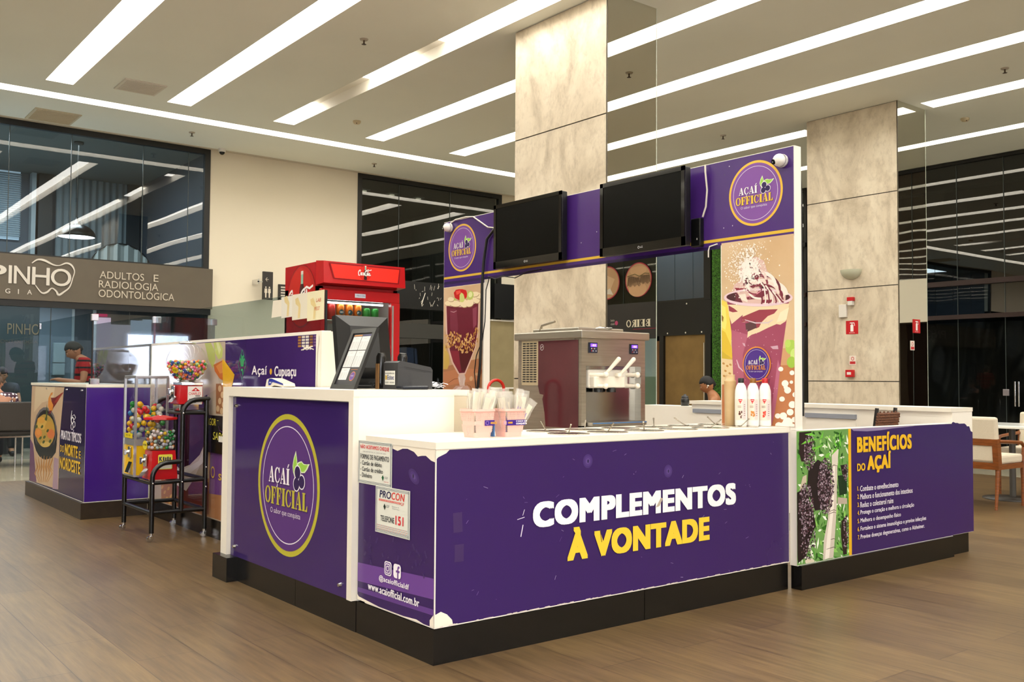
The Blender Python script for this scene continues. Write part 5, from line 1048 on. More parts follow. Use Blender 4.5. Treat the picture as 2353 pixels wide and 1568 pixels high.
# ------------------------------------------------------------ soft-serve machine
t = thing('soft_serve_machine', 'stainless steel soft serve ice cream machine with two control displays', 'machine', (1.73, 1.05, 0))
MX0, MX1, MY0, MY1 = 1.475, 1.985, .75, 1.32
SIDEM = noisy('machine_steel', 'a8a296', 'b4aea2', 4, .32, stretch=(1, 1, 20), metal=1)
MB().box(MX0, MY0+.05, .03, MX1, MY1, 1.38, SIDEM).box(MX0, MY0, 1.225, MX1, MY0+.06, 1.38, SIDEM).box(MX0, MY0, .86, MX0+.035, MY0+.06, 1.225, SIDEM).box(MX1-.035, MY0, .86, MX1, MY0+.06, 1.225, SIDEM).box(MX0, MY0, .03, MX1, MY0+.06, .885, SIDEM).build('body', t)
MB().box(MX0-.02, MY0-.02, 1.38, MX1+.02, MY1+.02, 1.425, STEEL, bev=.006).build('top_plate', t)
l = MB(); l.box(MX0+.08, .87, 1.425, MX1-.06, 1.28, 1.45, STEEL, bev=.005).build('lid', t); MB().tube([(1.70, .87, 1.445), (1.70, .845, 1.45), (1.80, .845, 1.45), (1.80, .87, 1.445)], .006, CHROME, 8).tube([(1.56, 1.22, 1.43), (1.56, 1.20, 1.47), (1.56, 1.08, 1.49)], .007, SPN, 8).build('lid_handle', t)
a = Art(plane_x(MX0, MY1), .0012, .0006)
FILM = noisy('maroon_protective_film', '4a1c24', '6a3038', 1.3, .12, spec=.7, metal=.25, lo=.3, hi=.8)
a.poly([(.19, 1.372), (.545, 1.372), (.545, .87), (.26, .87), (.25, .95), (.23, 1.03), (.24, 1.055), (.205, 1.06), (.185, 1.12), (.19, 1.25)], FILM, 0)
a.ring(.225, 1.335, .016, .018, .002, 'd8cfd0', 1, 20); a.line([(.218, 1.33), (.232, 1.342)], .003, 'd8cfd0', 1); a.build('side_film', t)
b = MB()
for r_ in range(17):
    for c in range(4): b.box(MX0-.002, MY1-.045-c*.034, 1.355-r_*.0142, MX0+.001, MY1-.073-c*.034, 1.363-r_*.0142, M('1a1712', .6))
b.build('side_vent', t)
b = MB(); b.box(MX0-.003, MY1-.045, 1.12, MX0-.0005, MY1-.18, 1.375, M('8a8070', .4, .5)); 
for (u0) in (1.547, 1.875):
    p = MB().box(u0-.02, MY0-.008, 1.297, u0+.045, MY0, 1.357, M('161a30', .3), bev=.003).build('control_panel', t)
    a = Art(plane_y(MY0-.008, 0), .001, .0005); a.rect(u0-.012, 1.332, u0+.037, 1.350, M('6a3cff', .4, emit=1.6), 1); a.text('-18.0', u0-.004, 1.335, .032, .012, M('c8b8ff', .4, emit=2), 2)
    for i in range(4):
        for j in range(2): a.ell(u0-.004+i*.0115, 1.322-j*.013, .0036, .004, ('c8c8d0', 'b04040', 'c8c8d0', '505870')[(i+j) % 4], 1, 10)
    a.build('display', p)
PW = M('e9e0cf', .35, name='white_dispenser_plastic')
MB().box(MX0+.035, .798, .885, MX1-.035, .802, 1.225, noisy('inner_steel', '8a8a88', 'a0a09e', 3, .18, metal=1)).build('splash_plate', t)
b = MB(); b.box(1.555, .73, 1.10, 1.80, .80, 1.165, PW, bev=.008).box(1.545, .77, 1.10, 1.865, .80, 1.205, M('d9d3c8', .35), bev=.01)
for x0, z0 in ((1.56, 1.11), (1.56, 1.175), (1.85, 1.11), (1.85, 1.175)): b.cyl((x0+.0, .78, z0), (x0+(.055 if x0 < 1.7 else .02), .70, z0+.0), .013, PW, .011, 14).ball((x0+(.055 if x0 < 1.7 else .02), .70, z0), .017, PW, 14, 8)
b.cyl((1.63, .72, 1.165), (1.63, .72, 1.185), .02, PW).cyl((1.735, .72, 1.165), (1.735, .72, 1.185), .02, PW); b.build('dispenser_head', t)
for x in (1.645, 1.765): MB().tube([(x-.015, .74, 1.165), (x+.01, .71, 1.205), (x+.045, .675, 1.262)], [.009, .010, .013], PW, 12).ball((x+.046, .674, 1.264), .0135, PW, 12, 8).build('draw_lever', t)
for x in (1.61, 1.71): MB().lathe([(.028, 0), (.028, .022), (.018, .03)], (x, .755, 1.075), BLACK, 18).build('nozzle', t)
MB().box(MX0+.04, .70, .885, MX1-.04, .80, .905, STEEL).box(MX0+.04, .697, .898, MX1-.04, .70, .903, M('4a7ab0', .4)).build('drip_tray', t)
for x in (MX0+.05, MX1-.05):
    for y in (MY0+.05, MY1-.05): MB().cyl((x, y, 0), (x, y, .04), .025, BLACK).build('foot', t)
MB().box(MX0-.0015, MY1-.19, 1.11, MX0-.0005, MY1-.035, 1.375, M('b8a888', .5, .3)).build('vent_frame', t)

# ------------------------------------------------------------ pink baskets, wrapped cutlery, bottles
PINK = M('eab5a8', .4, name='pink_basket'); PINK.node_tree.nodes['Principled BSDF'].inputs['Subsurface Weight'].default_value = 0
def basket(x, y, label, stripe=None):
    t = thing('plastic_basket', label, 'basket', (x, y, .89), 0, 'pink baskets of wrapped cutlery')
    b = MB(); w0, w1, h = .046, .058, .125; n = 4
    def ring_(s, z, r=.018, k=5):
        P = []
        for cx_, cy_, a0 in ((s-r, s-r, 0), (-s+r, s-r, PI/2), (-s+r, -s+r, PI), (s-r, -s+r, 1.5*PI)):
            P += [(x+cx_+r*math.cos(a0+PI/2*i/k), y+cy_+r*math.sin(a0+PI/2*i/k), z) for i in range(k+1)]
        return P
    def band(z0, z1, s0, s1):
        A, B = ring_(s0, z0), ring_(s1, z1); m = len(A); b.add(A+B, [(i, (i+1) % m, m+(i+1) % m, m+i) for i in range(m)], PINK, True)
    S = lambda z: w0+(w1-w0)*z/h
    zs = [0, .022, .054, .072, h-.014, h]
    b.add(ring_(w0, .8901), [tuple(range(24))], PINK)
    band(.89, .912, S(0), S(.022)); band(.944, .962, S(.054), S(.072)); band(.89+h-.014, .89+h, S(h-.014), S(h)+.002); band(.89+h, .89+h-.01, S(h)+.002, S(h)+.004)
    # perforated bands: a lattice of small bars
    for (za, zb) in ((.022, .054), (.072, h-.014)):
        rows = max(2, int(round((zb-za)/.0085)))
        for side in range(4):
            for r_ in range(rows):
                z = za+(zb-za)*(r_+.5)/rows; s_ = S(z); cnt = 11
                for i in range(cnt+1):
                    u = -s_+.010+(2*s_-.020)*i/cnt; hw = .0034
                    def Pt(uu, zz, ss):
                        return {0: (x+uu, y-ss, .89+zz), 1: (x+ss, y+uu, .89+zz), 2: (x-uu, y+ss, .89+zz), 3: (x-ss, y-uu, .89+zz)}[side]
                    z0_, z1_ = z-(zb-za)/rows/2, z+(zb-za)/rows/2
                    b.add([Pt(u-hw, z0_, S(z0_)), Pt(u+hw, z0_, S(z0_)), Pt(u+hw, z1_, S(z1_)), Pt(u-hw, z1_, S(z1_))], [(0, 1, 2, 3)], PINK)
                z0_ = z+(zb-za)/rows/2-.0018; z1_ = z0_+.0036
                def Q(uu, zz, ss): return {0: (x+uu, y-ss-.0004, .89+zz), 1: (x+ss+.0004, y+uu, .89+zz), 2: (x-uu, y+ss+.0004, .89+zz), 3: (x-ss-.0004, y-uu, .89+zz)}[side]
                b.add([Q(-s_+.004, z0_, S(z0_)), Q(s_-.004, z0_, S(z0_)), Q(s_-.004, z1_, S(z1_)), Q(-s_+.004, z1_, S(z1_))], [(0, 1, 2, 3)], PINK)
    b.build('body', t)
    s_ = S(.063)
    if stripe == 'full':
        a = Art(plane_y(y-s_, x), .003, .0006); a.rect(-s_-.002, .942, s_+.002, .966, '3c2080', 0); a.text('O SABOR QUE', .0, .956, .062, .007, 'f4f0f6', 1, .04); a.text('CONQUISTA', .0, .944, .062, .009, 'f4f0f6', 1, .04); a.ring(-.06, .954, .009, .009, .002, 'a080c0', 1, 16); a.rect(-.045, .950, -.02, .958, 'c08a3a', 1)
        a2 = Art(plane_x(x-s_, y), .003, .0006); a.build('band_label', t)
    else:
        a = Art(plane_y(y-s_, x), .003, .0006); a.rect(.0, .942, s_+.002, .966, '3c2080', 0); a.ring(.014, .954, .009, .009, .002, 'a080c0', 1, 16); a.rect(.032, .949, .066, .958, 'd09a3c', 1); a.text('TRADIÇÃO', .034, .951, .03, .005, '3c2080', 2); a.build('band_label', t)
    return t
basket(.352, .20, 'pink perforated basket nearest the white cashier box'); basket(.503, .17, 'pink perforated basket with a full purple slogan band', 'full')
FILMC = M('e9e4da', .2, spec=.8, name='cellophane'); FILMC.node_tree.nodes['Principled BSDF'].inputs['Alpha'].default_value = .26; PUR = M('7a4ab8', .4, name='purple_cutlery'); CRM = M('e6dcc4', .5, name='wrapped_napkin')
rr = random.Random(12)
def packet(x, y, lx, ly, h, label, purple, group):
    t = thing('cutlery_packet', label, 'packet', (x, y, .90), 0, group)
    z0 = .90; top = Vector((x+lx, y+ly, z0+h)); base = Vector((x, y, z0)); d = (top-base); u = d.normalized(); s_ = Vector((0, 1, 0)).cross(u).normalized() if rr.random() < .7 else Vector((.7, .7, 0)).cross(u).normalized()
    w = rr.uniform(.014, .02); b = MB(); n = 7; F1 = []; F2 = []; nn = s_.cross(u)
    for i in range(n+1):
        q = i/n; ww = w*(1+.5*q)*(1 if i < n else .9); wob = nn*.005*math.sin(i*1.7+x*90); F1.append(base+d*q-s_*ww+wob); F2.append(base+d*q+s_*ww-wob)
    off = nn*.006
    vs = [v+off for v in F1]+[v+off for v in F2]+[v-off for v in F1]+[v-off for v in F2]; m = n+1; fs = []
    for i in range(n): fs += [(i, i+1, m+i+1, m+i), (2*m+i, 3*m+i, 3*m+i+1, 2*m+i+1), (i, 2*m+i, 2*m+i+1, i+1), (m+i, m+i+1, 3*m+i+1, 3*m+i)]
    b.add(vs, fs, FILMC, True); b.build('wrapper', t)
    if purple: MB().tube([base+s_*.004, base+d*.5, base+d*.62], [.005, .004, .0015], PUR, 6).build('fork', t); MB().add([base+d*.25-s_*w*.8, base+d*.25+s_*w*.8, base+d*.85+s_*w*.9, base+d*.85-s_*w*.9], [(0, 1, 2, 3)], CRM).build('napkin', t)
    else: MB().add([base-s_*w*.7, base+s_*w*.7, base+d*.93+s_*w, base+d*.93-s_*w], [(0, 1, 2, 3)], CRM).build('napkin', t)
for i in range(11):
    a_ = i/10; packet(.315+.05*a_, .165+.07*rr.random(), .01+.07*a_, rr.uniform(-.02, .03), rr.uniform(.17, .21), 'clear wrapped cream napkin packet leaning in the basket beside the white box', False, 'wrapped napkin packets in the first pink basket')
for i in range(10):
    a_ = i/9-.5; packet(.475+.055*(a_+.5), .14+.06*rr.random(), -.0+.07*a_, rr.uniform(-.02, .02), rr.uniform(.17, .215), 'clear wrapped purple cutlery packet in the basket with slogan band', True, 'wrapped purple cutlery packets in the second pink basket')
packet(.54, .17, .10, -.01, .15, 'wrapped cutlery packet sticking far out of the slogan basket', True, None)
t = thing('plastic_tub', 'empty clear plastic tub beside the white cashier box, behind the baskets', 'tub', (.545, .51, .89)); 
b = MB(); q = glass_mat('frosted_tub', 'eeeae2', 1.5, .2)
for A in (((.49, .45), (.49, .58)), ((.49, .58), (.60, .58)), ((.60, .58), (.60, .45)), ((.60, .45), (.49, .45))): (a_, b_), (c_, d_) = A; b.add([(a_, b_, .891), (c_, d_, .891), (c_, d_, 1.07), (a_, b_, 1.07)], [(0, 1, 2, 3)], q)
b.build('wall', t); MB().tube([(.49, .45, 1.07), (.60, .45, 1.07), (.60, .58, 1.07), (.49, .58, 1.07)], .004, M('e4e0d8', .3), 6, closed=True).build('rim', t)
t = thing('blue_sachet', 'small blue sachet wedged between the two pink baskets', 'sachet', (.425, .22, .89)); MB().box(.421, .17, .891, .428, .23, .95, M('4a78b0', .4), bev=.002).build('wrapper', t)
t = thing('red_handle', 'curved red handle rising behind the wrapped napkin packets', 'handle', (1.253, 1.25, 0))
MB().tube([(1.253+.057*math.cos(a_), 1.25, 1.088+.052*math.sin(a_)) for a_ in [PI*i/14 for i in range(15)]], .009, M('c02010', .3), 10).tube([(1.196, 1.25, .0), (1.196, 1.25, 1.088)], .009, M('c02010', .3), 10).tube([(1.31, 1.25, .0), (1.31, 1.25, 1.088)], .009, M('c02010', .3), 10).build('tube', t)
# bottles
def bottle(x, y, cap, fruit, label):
    t = thing('syrup_bottle', label, 'bottle', (x, y, .89), 0, 'white syrup bottles beside the cup poster')
    W_ = M('eeebe6', .25, name='white_bottle'); MB().lathe([(.0001, 0), (.031, .001), (.034, .008), (.034, .165), (.0335, .172), (.034, .178), (.0325, .20), (.026, .225), (.017, .240), (.0145, .244)], (x, y, .89), W_, 28).build('body', t)
    MB().lathe([(.0165, .243), (.0165, .268), (.015, .270), (.0001, .270)], (x, y, .89), M(cap, .3), 22).build('cap', t)
    b = MB(); m = M('e6d6c6', .35); rd_ = M('d02a2a', .35); r0 = .0345
    def cyl_patch(a0, a1, z0, z1, mm, r=r0, n=8):
        vs = []; 
        for i in range(n+1): a_ = a0+(a1-a0)*i/n; vs += [(x+r*math.cos(a_), y+r*math.sin(a_), .89+z0), (x+r*math.cos(a_), y+r*math.sin(a_), .89+z1)]
        b.add(vs, [(2*i, 2*i+2, 2*i+3, 2*i+1) for i in range(n)], mm, True)
    A0 = -PI/2-.95; cyl_patch(A0-1.0, A0+.9, .035, .152, m); 
    cyl_patch(A0-.35, A0+.25, .145, .152, rd_, r0+.0005); cyl_patch(A0-.25, A0+.15, .136, .146, rd_, r0+.0005); cyl_patch(A0-.12, A0+.02, .128, .137, rd_, r0+.0005); cyl_patch(A0-.2, A0+.1, .144, .1465, M('f4f0ec', .4), r0+.0008)
    cyl_patch(A0+.25, A0+.9, .04, .145, M('dcc8c4', .4), r0+.0004)
    rg = random.Random(int(x*1000))
    for i in range(9): a_ = A0+rg.uniform(-.35, .15); z = rg.uniform(.045, .085); cyl_patch(a_, a_+rg.uniform(.1, .25), z, z+rg.uniform(.006, .016), M(fruit, .4), r0+.0007+i*.0001, 3)
    for i in range(6): cyl_patch(A0+.5, A0+.75, .12-i*.012, .123-i*.012, M('6a5a5a', .4), r0+.0008, 2)
    for z in (.105, .112): cyl_patch(A0-.5, A0+.1, z, z+.0035, M('a89888', .4), r0+.0007, 4)
    b.build('label', t)
bottle(2.183, .2, '141414', '5a2a20', 'white syrup bottle with a black cap'); bottle(2.238, .16, '8a5a1c', 'c8802c', 'white syrup bottle with a brown cap, middle of the three'); bottle(2.293, .12, 'b81822', 'd8402c', 'white syrup bottle with a red cap')
t = thing('cup_stack', 'tall beige stack of disposable cups beside the white syrup bottles', 'cup stack', (2.195, .285, .89))
b = MB(); b.lathe([(.0001, 0), (.031, 0), (.034, .25), (.035, .255), (.027, .258), (.0265, .285), (.0275, .29), (.0001, .29)], (2.195, .285, .89), noisy('beige_squeeze_plastic', 'c9a878', 'd6bd92', 6, .35), 26); b.build('body', t)

# ------------------------------------------------------------ things on the cashier counter
Z = 1.092
t = thing('point_of_sale_monitor', 'black point of sale monitor seen from behind on the cashier counter', 'monitor', (.40, 1.32, Z))
b = MB(); x0, x1, y0, z0, z1 = .24, .56, 1.24, 1.14, 1.485
T = Matrix.Translation((.40, 1.30, 0)) @ Matrix.Rotation(-.18, 4, 'X') @ Matrix.Translation((-.40, -1.30, 0))
def sc(px, py, pz): return T @ Vector((px, py, pz-1.3)) + Vector((0, 0, 1.3))
o = [sc(x0, y0+.06, z0), sc(x1, y0+.06, z0), sc(x1, y0+.06, z1), sc(x0, y0+.06, z1)]; i_ = [sc(x0+.05, y0, z0+.05), sc(x1-.10, y0, z0+.05), sc(x1-.10, y0, z1-.07), sc(x0+.05, y0, z1-.07)]; k_ = [sc(x0, y0+.10, z0), sc(x1, y0+.10, z0), sc(x1, y0+.10, z1), sc(x0, y0+.10, z1)]
PB_ = M('151516', .38, name='pos_plastic'); b.add(o+i_+k_, [(0, 1, 5, 4), (1, 2, 6, 5), (2, 3, 7, 6), (3, 0, 4, 7), (4, 5, 6, 7), (0, 8, 9, 1), (1, 9, 10, 2), (2, 10, 11, 3), (3, 11, 8, 0), (8, 11, 10, 9)], PB_); b.build('casing', t)
b = MB()
for i in range(4): b.add([sc(x0+.05+i*.008, y0+.05-i*.012, z1-.012-i*.014), sc(x1-.05-i*.01, y0+.05-i*.012, z1-.012-i*.014), sc(x1-.05-i*.01, y0+.047-i*.012, z1-.018-i*.014), sc(x0+.05+i*.008, y0+.047-i*.012, z1-.018-i*.014)], [(0, 1, 2, 3)], M('050505', .5))
b.build('cooling_slots', t)
MB().box(.34, 1.27, 1.10, .48, 1.33, 1.30, BLACK, bev=.01).build('neck', t); MB().box(.28, 1.22, Z, .54, 1.42, Z+.02, BLACK, bev=.006).build('base', t)
MB().box(.435, 1.19, 1.19, .462, 1.21, 1.215, M('1c3cc0', .35), bev=.002).tube([(.45, 1.19, 1.19), (.45, 1.18, 1.16), (.448, 1.175, 1.12), (.44, 1.17, 1.1)], .003, BLACK, 6).build('video_plug', t)
cable('tangled thin black cables lying behind the menu frame', [(.36+.05*math.cos(i*.9), 1.08+.02*math.sin(i*1.3), 1.097+.014*(1+math.sin(i*.7))) for i in range(22)], .003, CB)
t = thing('menu_display', 'leaning black picture frame holding the printed price list', 'frame', (.22, 1.09, Z))
def mf(u, v, d): # facing -x, leaning back toward +x
    return (.16+v*.38-d*.9, 1.215-u*1.25, Z+v*.925)
def mfr(u, v, d): return mf(u, v/1.0, d)
H_, W_ = .335, .20
b = MB()
for (q) in ([(0, 0), (W_, 0), (W_, .025), (0, .025)], [(0, H_-.025), (W_, H_-.025), (W_, H_), (0, H_)], [(0, .025), (.022, .025), (.022, H_-.025), (0, H_-.025)], [(W_-.022, .025), (W_, .025), (W_, H_-.025), (W_-.022, H_-.025)]): b.prism(mfr, q, -.012, .008, M('1c1a18', .35))
b.build('frame', t)
a = Art(mfr, .0005, .0006); a.rect(.022, .025, W_-.022, H_-.025, '2c2a30', 0)
for (u0, v0, u1, v1) in ((.03, .05, .098, .115), (.03, .12, .098, .21), (.102, .12, .17, .21), (.03, .215, .098, .29), (.102, .215, .17, .29)):
    a.rect(u0, v0, u1, v1, 'd9d6d2', 1); a.text('AÇAÍ', u0+.02, v1-.014, .025, .006, '6a6480', 2); n_ = int((v1-v0-.03)/.007)
    for j in range(n_): a.rect(u0+.006, v0+.008+j*.007, u0+.026, v0+.010+j*.007, '9a94a0', 2); a.rect(u0+.032, v0+.008+j*.007, u0+.045, v0+.010+j*.007, 'a09aa8', 2); a.rect(u0+.05, v0+.008+j*.007, u0+.062, v0+.010+j*.007, 'a09aa8', 2)
a.rect(.03, .293, .098, .300, 'c07a34', 1); a.rect(.102, .293, .17, .300, '3a3470', 1); a.ell(.14, .07, .021, .026, 'c8742c', 1, 24); a.ell(.14, .07, .018, .022, '5a3a86', 2, 24); a.text('AÇAÍ', .128, .068, .022, .009, 'e8e4ee', 3); a.rect(.11, .105, .165, .108, 'b06a34', 1); a.build('price_list', t)
MB().box(.325, 1.02, Z, .33, 1.05, Z+.13, M('8a6438', .6), rbox(0, 0, 0)).build('stand', t)
t = thing('receipt_printer', 'dark grey receipt printer with a white service sticker', 'printer', (.44, .93, Z))
F = plane_y(.85, 0); b = MB(); b.prism(F, [(.335, Z), (.54, Z), (.542, 1.19), (.53, 1.205), (.37, 1.232), (.35, 1.234), (.337, 1.225)], -.14, 0, M('3a3a3c', .45)); b.build('casing', t)
a = Art(plane_y(.85, 0), .001); a.line([(.37, 1.205), (.535, 1.18)], .002, '222224', 1); a.line([(.38, 1.196), (.5, 1.178)], .001, '222224', 1); a.build('seam', t)
a = Art(plane_x(.335, .99), .0015, .0006); a.rect(.02, 1.115, .118, 1.185, 'e8e6de', 0); a.text('Etitec', .045, 1.14, .065, .024, '1c2a6a', 1, .02); a.rect(.025, 1.14, .04, 1.162, 'c8a030', 1); a.text('assistência', .025, 1.168, .085, .01, '30343c', 1); a.text('3321-0000', .025, 1.122, .085, .008, '30343c', 1); a.build('service_sticker', t)
t = thing('card_terminal', 'black card terminal lying flat in front of the receipt printer', 'card terminal', (.36, .78, Z)); MB().box(.30, .74, Z, .45, .81, Z+.018, M('101420', .2), bev=.006).build('casing', t)
for k, (x, y, nm) in enumerate(((.36, 1.06, 'black phone handset standing in its cradle, nearer the monitor'), (.47, 1.03, 'black phone handset standing in its cradle, farther from the monitor'))):
    t = thing('phone_handset', nm, 'telephone', (x, y, Z), 0, 'black handsets behind the printer'); b = MB(); b.box(x-.028, y-.02, Z, x+.028, y+.02, Z+.035, BLACK, bev=.008); b.build('cradle', t)
    b = MB(); b.tube([(x, y, Z+.02), (x, y, Z+.10), (x-.0, y-.005, Z+.165), (x, y-.008, Z+.185)], [.022, .024, .026, .018], M('1b1a18', .3), 14).ball((x, y-.012, Z+.165), .02, M('2b2926', .3), 12, 8); b.build('handset', t)
t = thing('card_reader', 'white and blue wireless card payment reader on the far end of counter', 'card reader', (.18, 1.86, Z))
F = plane_x(.16, 2.03); b = MB(); b.prism(F, [(0, Z), (.02, Z+.045), (.07, Z+.052), (.11, Z+.046), (.24, Z+.022), (.25, Z+.008), (.24, Z), (.12, Z+.012), (.08, Z)], -.07, 0, M('cfc8bc', .35)); b.build('casing', t)
a = Art(F, .001); a.poly([(.045, Z+.01), (.04, Z+.03), (.055, Z+.048), (.09, Z+.049), (.24, Z+.021), (.243, Z+.012), (.10, Z+.03), (.075, Z+.012)], '1c2a8a', 0); a.text('net', .055, Z+.022, .03, .01, 'e8e8f0', 1, slant=.3); a.build('side_stripe', t)
t = thing('loose_receipts', 'crumpled white paper receipts at the edge of the cashier counter', 'receipts', (.57, .86, Z)); b = MB(); rr = random.Random(2)
for i in range(9):
    x, y, z = .555+rr.uniform(-.012, .03), .84+rr.uniform(-.04, .06), Z+.002+i*.003; a_ = rr.uniform(-.6, .6); dx, dy = .05*math.cos(a_), .05*math.sin(a_)
    b.add([(x, y, z), (x+dx*.5, y+dy*.5, z+.012), (x+dx, y+dy, z+.004), (x+dx-dy*.5, y+dy+dx*.5, z+.008), (x+dx*.5-dy*.5, y+dy*.5+dx*.5, z+.014), (x-dy*.5, y+dx*.5, z)], [(0, 1, 4, 5), (1, 2, 3, 4)], M('e9e9ee', .6))
b.build('paper', t)
MB().box(.552, .88, Z, .556, .95, Z+.05, M('c8c6c0', .5)).build('holder', t)

# ------------------------------------------------------------ drinks cooler
t = thing('drinks_cooler', 'tall red glass-door drinks cooler with soda advertising header', 'fridge', (1.365, 3.35, 0))
CX0, CX1, CY0, CY1 = 1.035, 1.70, 3.03, 3.68; RD = noisy('cooler_red', 'a80f14', 'bc141a', 2, .25, spec=.5)
b = MB(); b.box(CX0, CY0+.08, .1, CX0+.035, CY1, 1.82, RD).box(CX1-.035, CY0+.08, .1, CX1, CY1, 1.82, RD).box(CX0, CY1-.03, .1, CX1, CY1, 1.82, RD).box(CX0, CY0+.08, .1, CX1, CY1, .35, RD).box(CX0, CY0+.08, 1.77, CX1, CY1, 1.82, RD); b.box(CX0-.0, CY0+.1, 1.82, CX1, CY1, 2.0, RD); b.build('body', t)
ins = M('b9bcb6', .5); MB().box(CX0+.036, CY1-.04, .35, CX1-.036, CY1-.031, 1.77, ins).box(CX0+.0352, CY0+.09, .35, CX0+.038, CY1-.04, 1.77, ins).box(CX1-.038, CY0+.09, .35, CX1-.0352, CY1-.04, 1.77, ins).build('liner', t)
F = plane_x(CX0-.01, CY0+.1)
hd = MB(); vs = [(CX0-.015, CY0+.1, 2.005), (CX1+.015, CY0+.1, 2.005), (CX1+.015, CY0+.1, 1.825), (CX0-.015, CY0+.1, 1.825), (CX0-.01, CY0-.01, 1.995), (CX1+.01, CY0-.01, 1.995), (CX1+.012, CY0-.02, 1.835), (CX0-.012, CY0-.02, 1.835)]
hd.add(vs, [(0, 1, 5, 4), (1, 2, 6, 5), (2, 3, 7, 6), (3, 0, 4, 7), (4, 5, 6, 7)], RED); hd.build('header', t)
a = Art(plane_y(CY0-.016, 0), .004, .0008); a.poly([(CX0+.03, 1.985), (CX1-.035, 1.98), (CX1-.045, 1.862), (CX0+.065, 1.866)], '8a0a10', 0); a.poly([(CX0+.042, 1.975), (CX1-.045, 1.972), (CX1-.058, 1.87), (CX0+.075, 1.875)], M('e02a1c', .3, emit=.25), 1)
a.ell(1.36, 1.926, .052, .055, 'c02018', 2, 28); a.ell(1.36, 1.926, .050, .053, 'd8281c', 3, 28)
def soda_bottle(a, u, v, h, L):
    a.poly([(u-.10*h, v), (u+.10*h, v), (u+.13*h, v+.12*h), (u+.09*h, v+.28*h), (u+.13*h, v+.45*h), (u+.12*h, v+.58*h), (u+.06*h, v+.72*h), (u+.055*h, v+.92*h), (u-.055*h, v+.92*h), (u-.06*h, v+.72*h), (u-.12*h, v+.58*h), (u-.13*h, v+.45*h), (u-.09*h, v+.28*h), (u-.13*h, v+.12*h)], '3a1410', L)
    a.poly([(u-.058*h, v+.70*h), (u+.058*h, v+.70*h), (u+.055*h, v+.92*h), (u-.055*h, v+.92*h)], '8fb8a0', L+1); a.rect(u-.06*h, v+.92*h, u+.06*h, v+h, 'd8d0c4', L+1)
    a.line([(u-.05*h, v+.3*h), (u-.07*h, v+.5*h), (u-.03*h, v+.68*h)], .012*h, '9a6a5a', L+1)
def script_cc(a, u, v, w, h, L, c='f2eee8'):
    def S(p, ww=.05): a.line([(u+x*w, v+y*h) for x, y in p], ww*h, c, L)
    arc = lambda cx, cy, rx, ry, a0, a1, n=14: [(cx+rx*math.cos(a0+(a1-a0)*i/n), cy+ry*math.sin(a0+(a1-a0)*i/n)) for i in range(n+1)]
    for x0 in (0, .48):
        S([(x0+.17, .98), (x0+.13, .99), (x0+.08, .9)]+arc(x0+.09, .45, .075, .42, 2.0, 5.2), .15); S(arc(x0+.13, .86, .04, .12, -2.4, 2.2), .09)
    S([(.02, .1), (.0, .02), (.03, 0)], .08)
    for x0 in (.17, .62): S(arc(x0+.035, .32, .035, .22, 0, 2*PI), .13)
    S(arc(.29, .32, .035, .22, 1.0, 5.4), .13); S(arc(.385, .32, .035, .22, 0, 2*PI), .12); S([(.425, .52), (.42, .15), (.45, .1), (.48, .2)], .12)
    S([(.655, .2), (.7, .5), (.74, .85), (.73, .98), (.705, .9), (.715, .2), (.74, .1), (.76, .15)], .10); S(arc(.80, .32, .035, .22, 0, 2*PI), .12); S([(.84, .52), (.835, .15), (.87, .1), (.92, .25)], .12)
    S([(.62, .98), (.72, 1.12), (.84, 1.0), (.97, 1.15)], .14); S([(.43, .25), (.46, .35)], .06); S([(.455, .42), (.50, .42)], .12)
soda_bottle(a, 1.362, 1.875, .105, 4); script_cc(a, 1.30, 1.905, .115, .042, 7); a.build('header_graphic', t)
a = Art(plane_x(CX0, 3.68), .0015, .0006); a.ell(.29, 1.76, .235, .235, '7a1410', 0, 48); a.ell(.29, 1.76, .228, .228, 'b81c16', 1, 48); a.ell(.27, 1.80, .19, .17, 'c4281c', 2, 36); soda_bottle(a, .30, 1.62, .33, 3); script_cc(a, .07, 1.69, .43, .12, 6); a.build('side_graphic', t)
DY0, DY1 = CY0+.04, CY0+.08
b = MB(); b.box(CX0, DY0, 1.72, CX1, DY1, 1.80, RD, bev=.006).box(CX0, DY0, .36, CX0+.04, DY1, 1.72, RD).box(CX1-.075, DY0, .36, CX1, DY1, 1.72, RD).box(CX0, DY0, .30, CX1, DY1, .36, RD); d_ = b.build('door', t)
MB().box(CX0+.04, DY0+.015, .36, CX1-.075, DY0+.02, 1.72, glass_mat('cooler_glass', 'e2e8e4', 1.35)).build('door_glass', d_)
MB().box(CX1-.07, DY0-.008, .6, CX1-.058, DY0, 1.70, M('a8a8a4', .3, .6)).build('door_trim', d_)
a = Art(plane_y(DY0, 0), .0015); a.rect(1.31, 1.745, 1.40, 1.775, 'cdd2da', 0); a.text('FRICON', 1.325, 1.753, .07, .014, '3a4a80', 1); a.build('maker_label', d_)
b = MB()
for z in (.72, 1.05, 1.42, 1.575): 
    for i in range(14): b.tube([(CX0+.05+i*.042, CY0+.12, z), (CX0+.05+i*.042, CY1-.05, z)], .0025, WHITE, 5)
    b.tube([(CX0+.04, CY0+.12, z), (CX1-.04, CY0+.12, z)], .004, WHITE, 6)
b.build('shelves', t).name = 'wire_shelf'
MB().box(CX0+.06, CY0+.12, 1.70, CX1-.10, CY0+.135, 1.712, M('f4f6ff', .4, emit=12)).build('light_tube', t)
ct = [('c03028', 'red soda'), ('c03028', 'red soda'), ('d8741c', 'orange soda'), ('d8741c', 'orange soda'), ('d8741c', 'orange soda'), ('2c8a34', 'green soda'), ('2c8a34', 'green soda')]
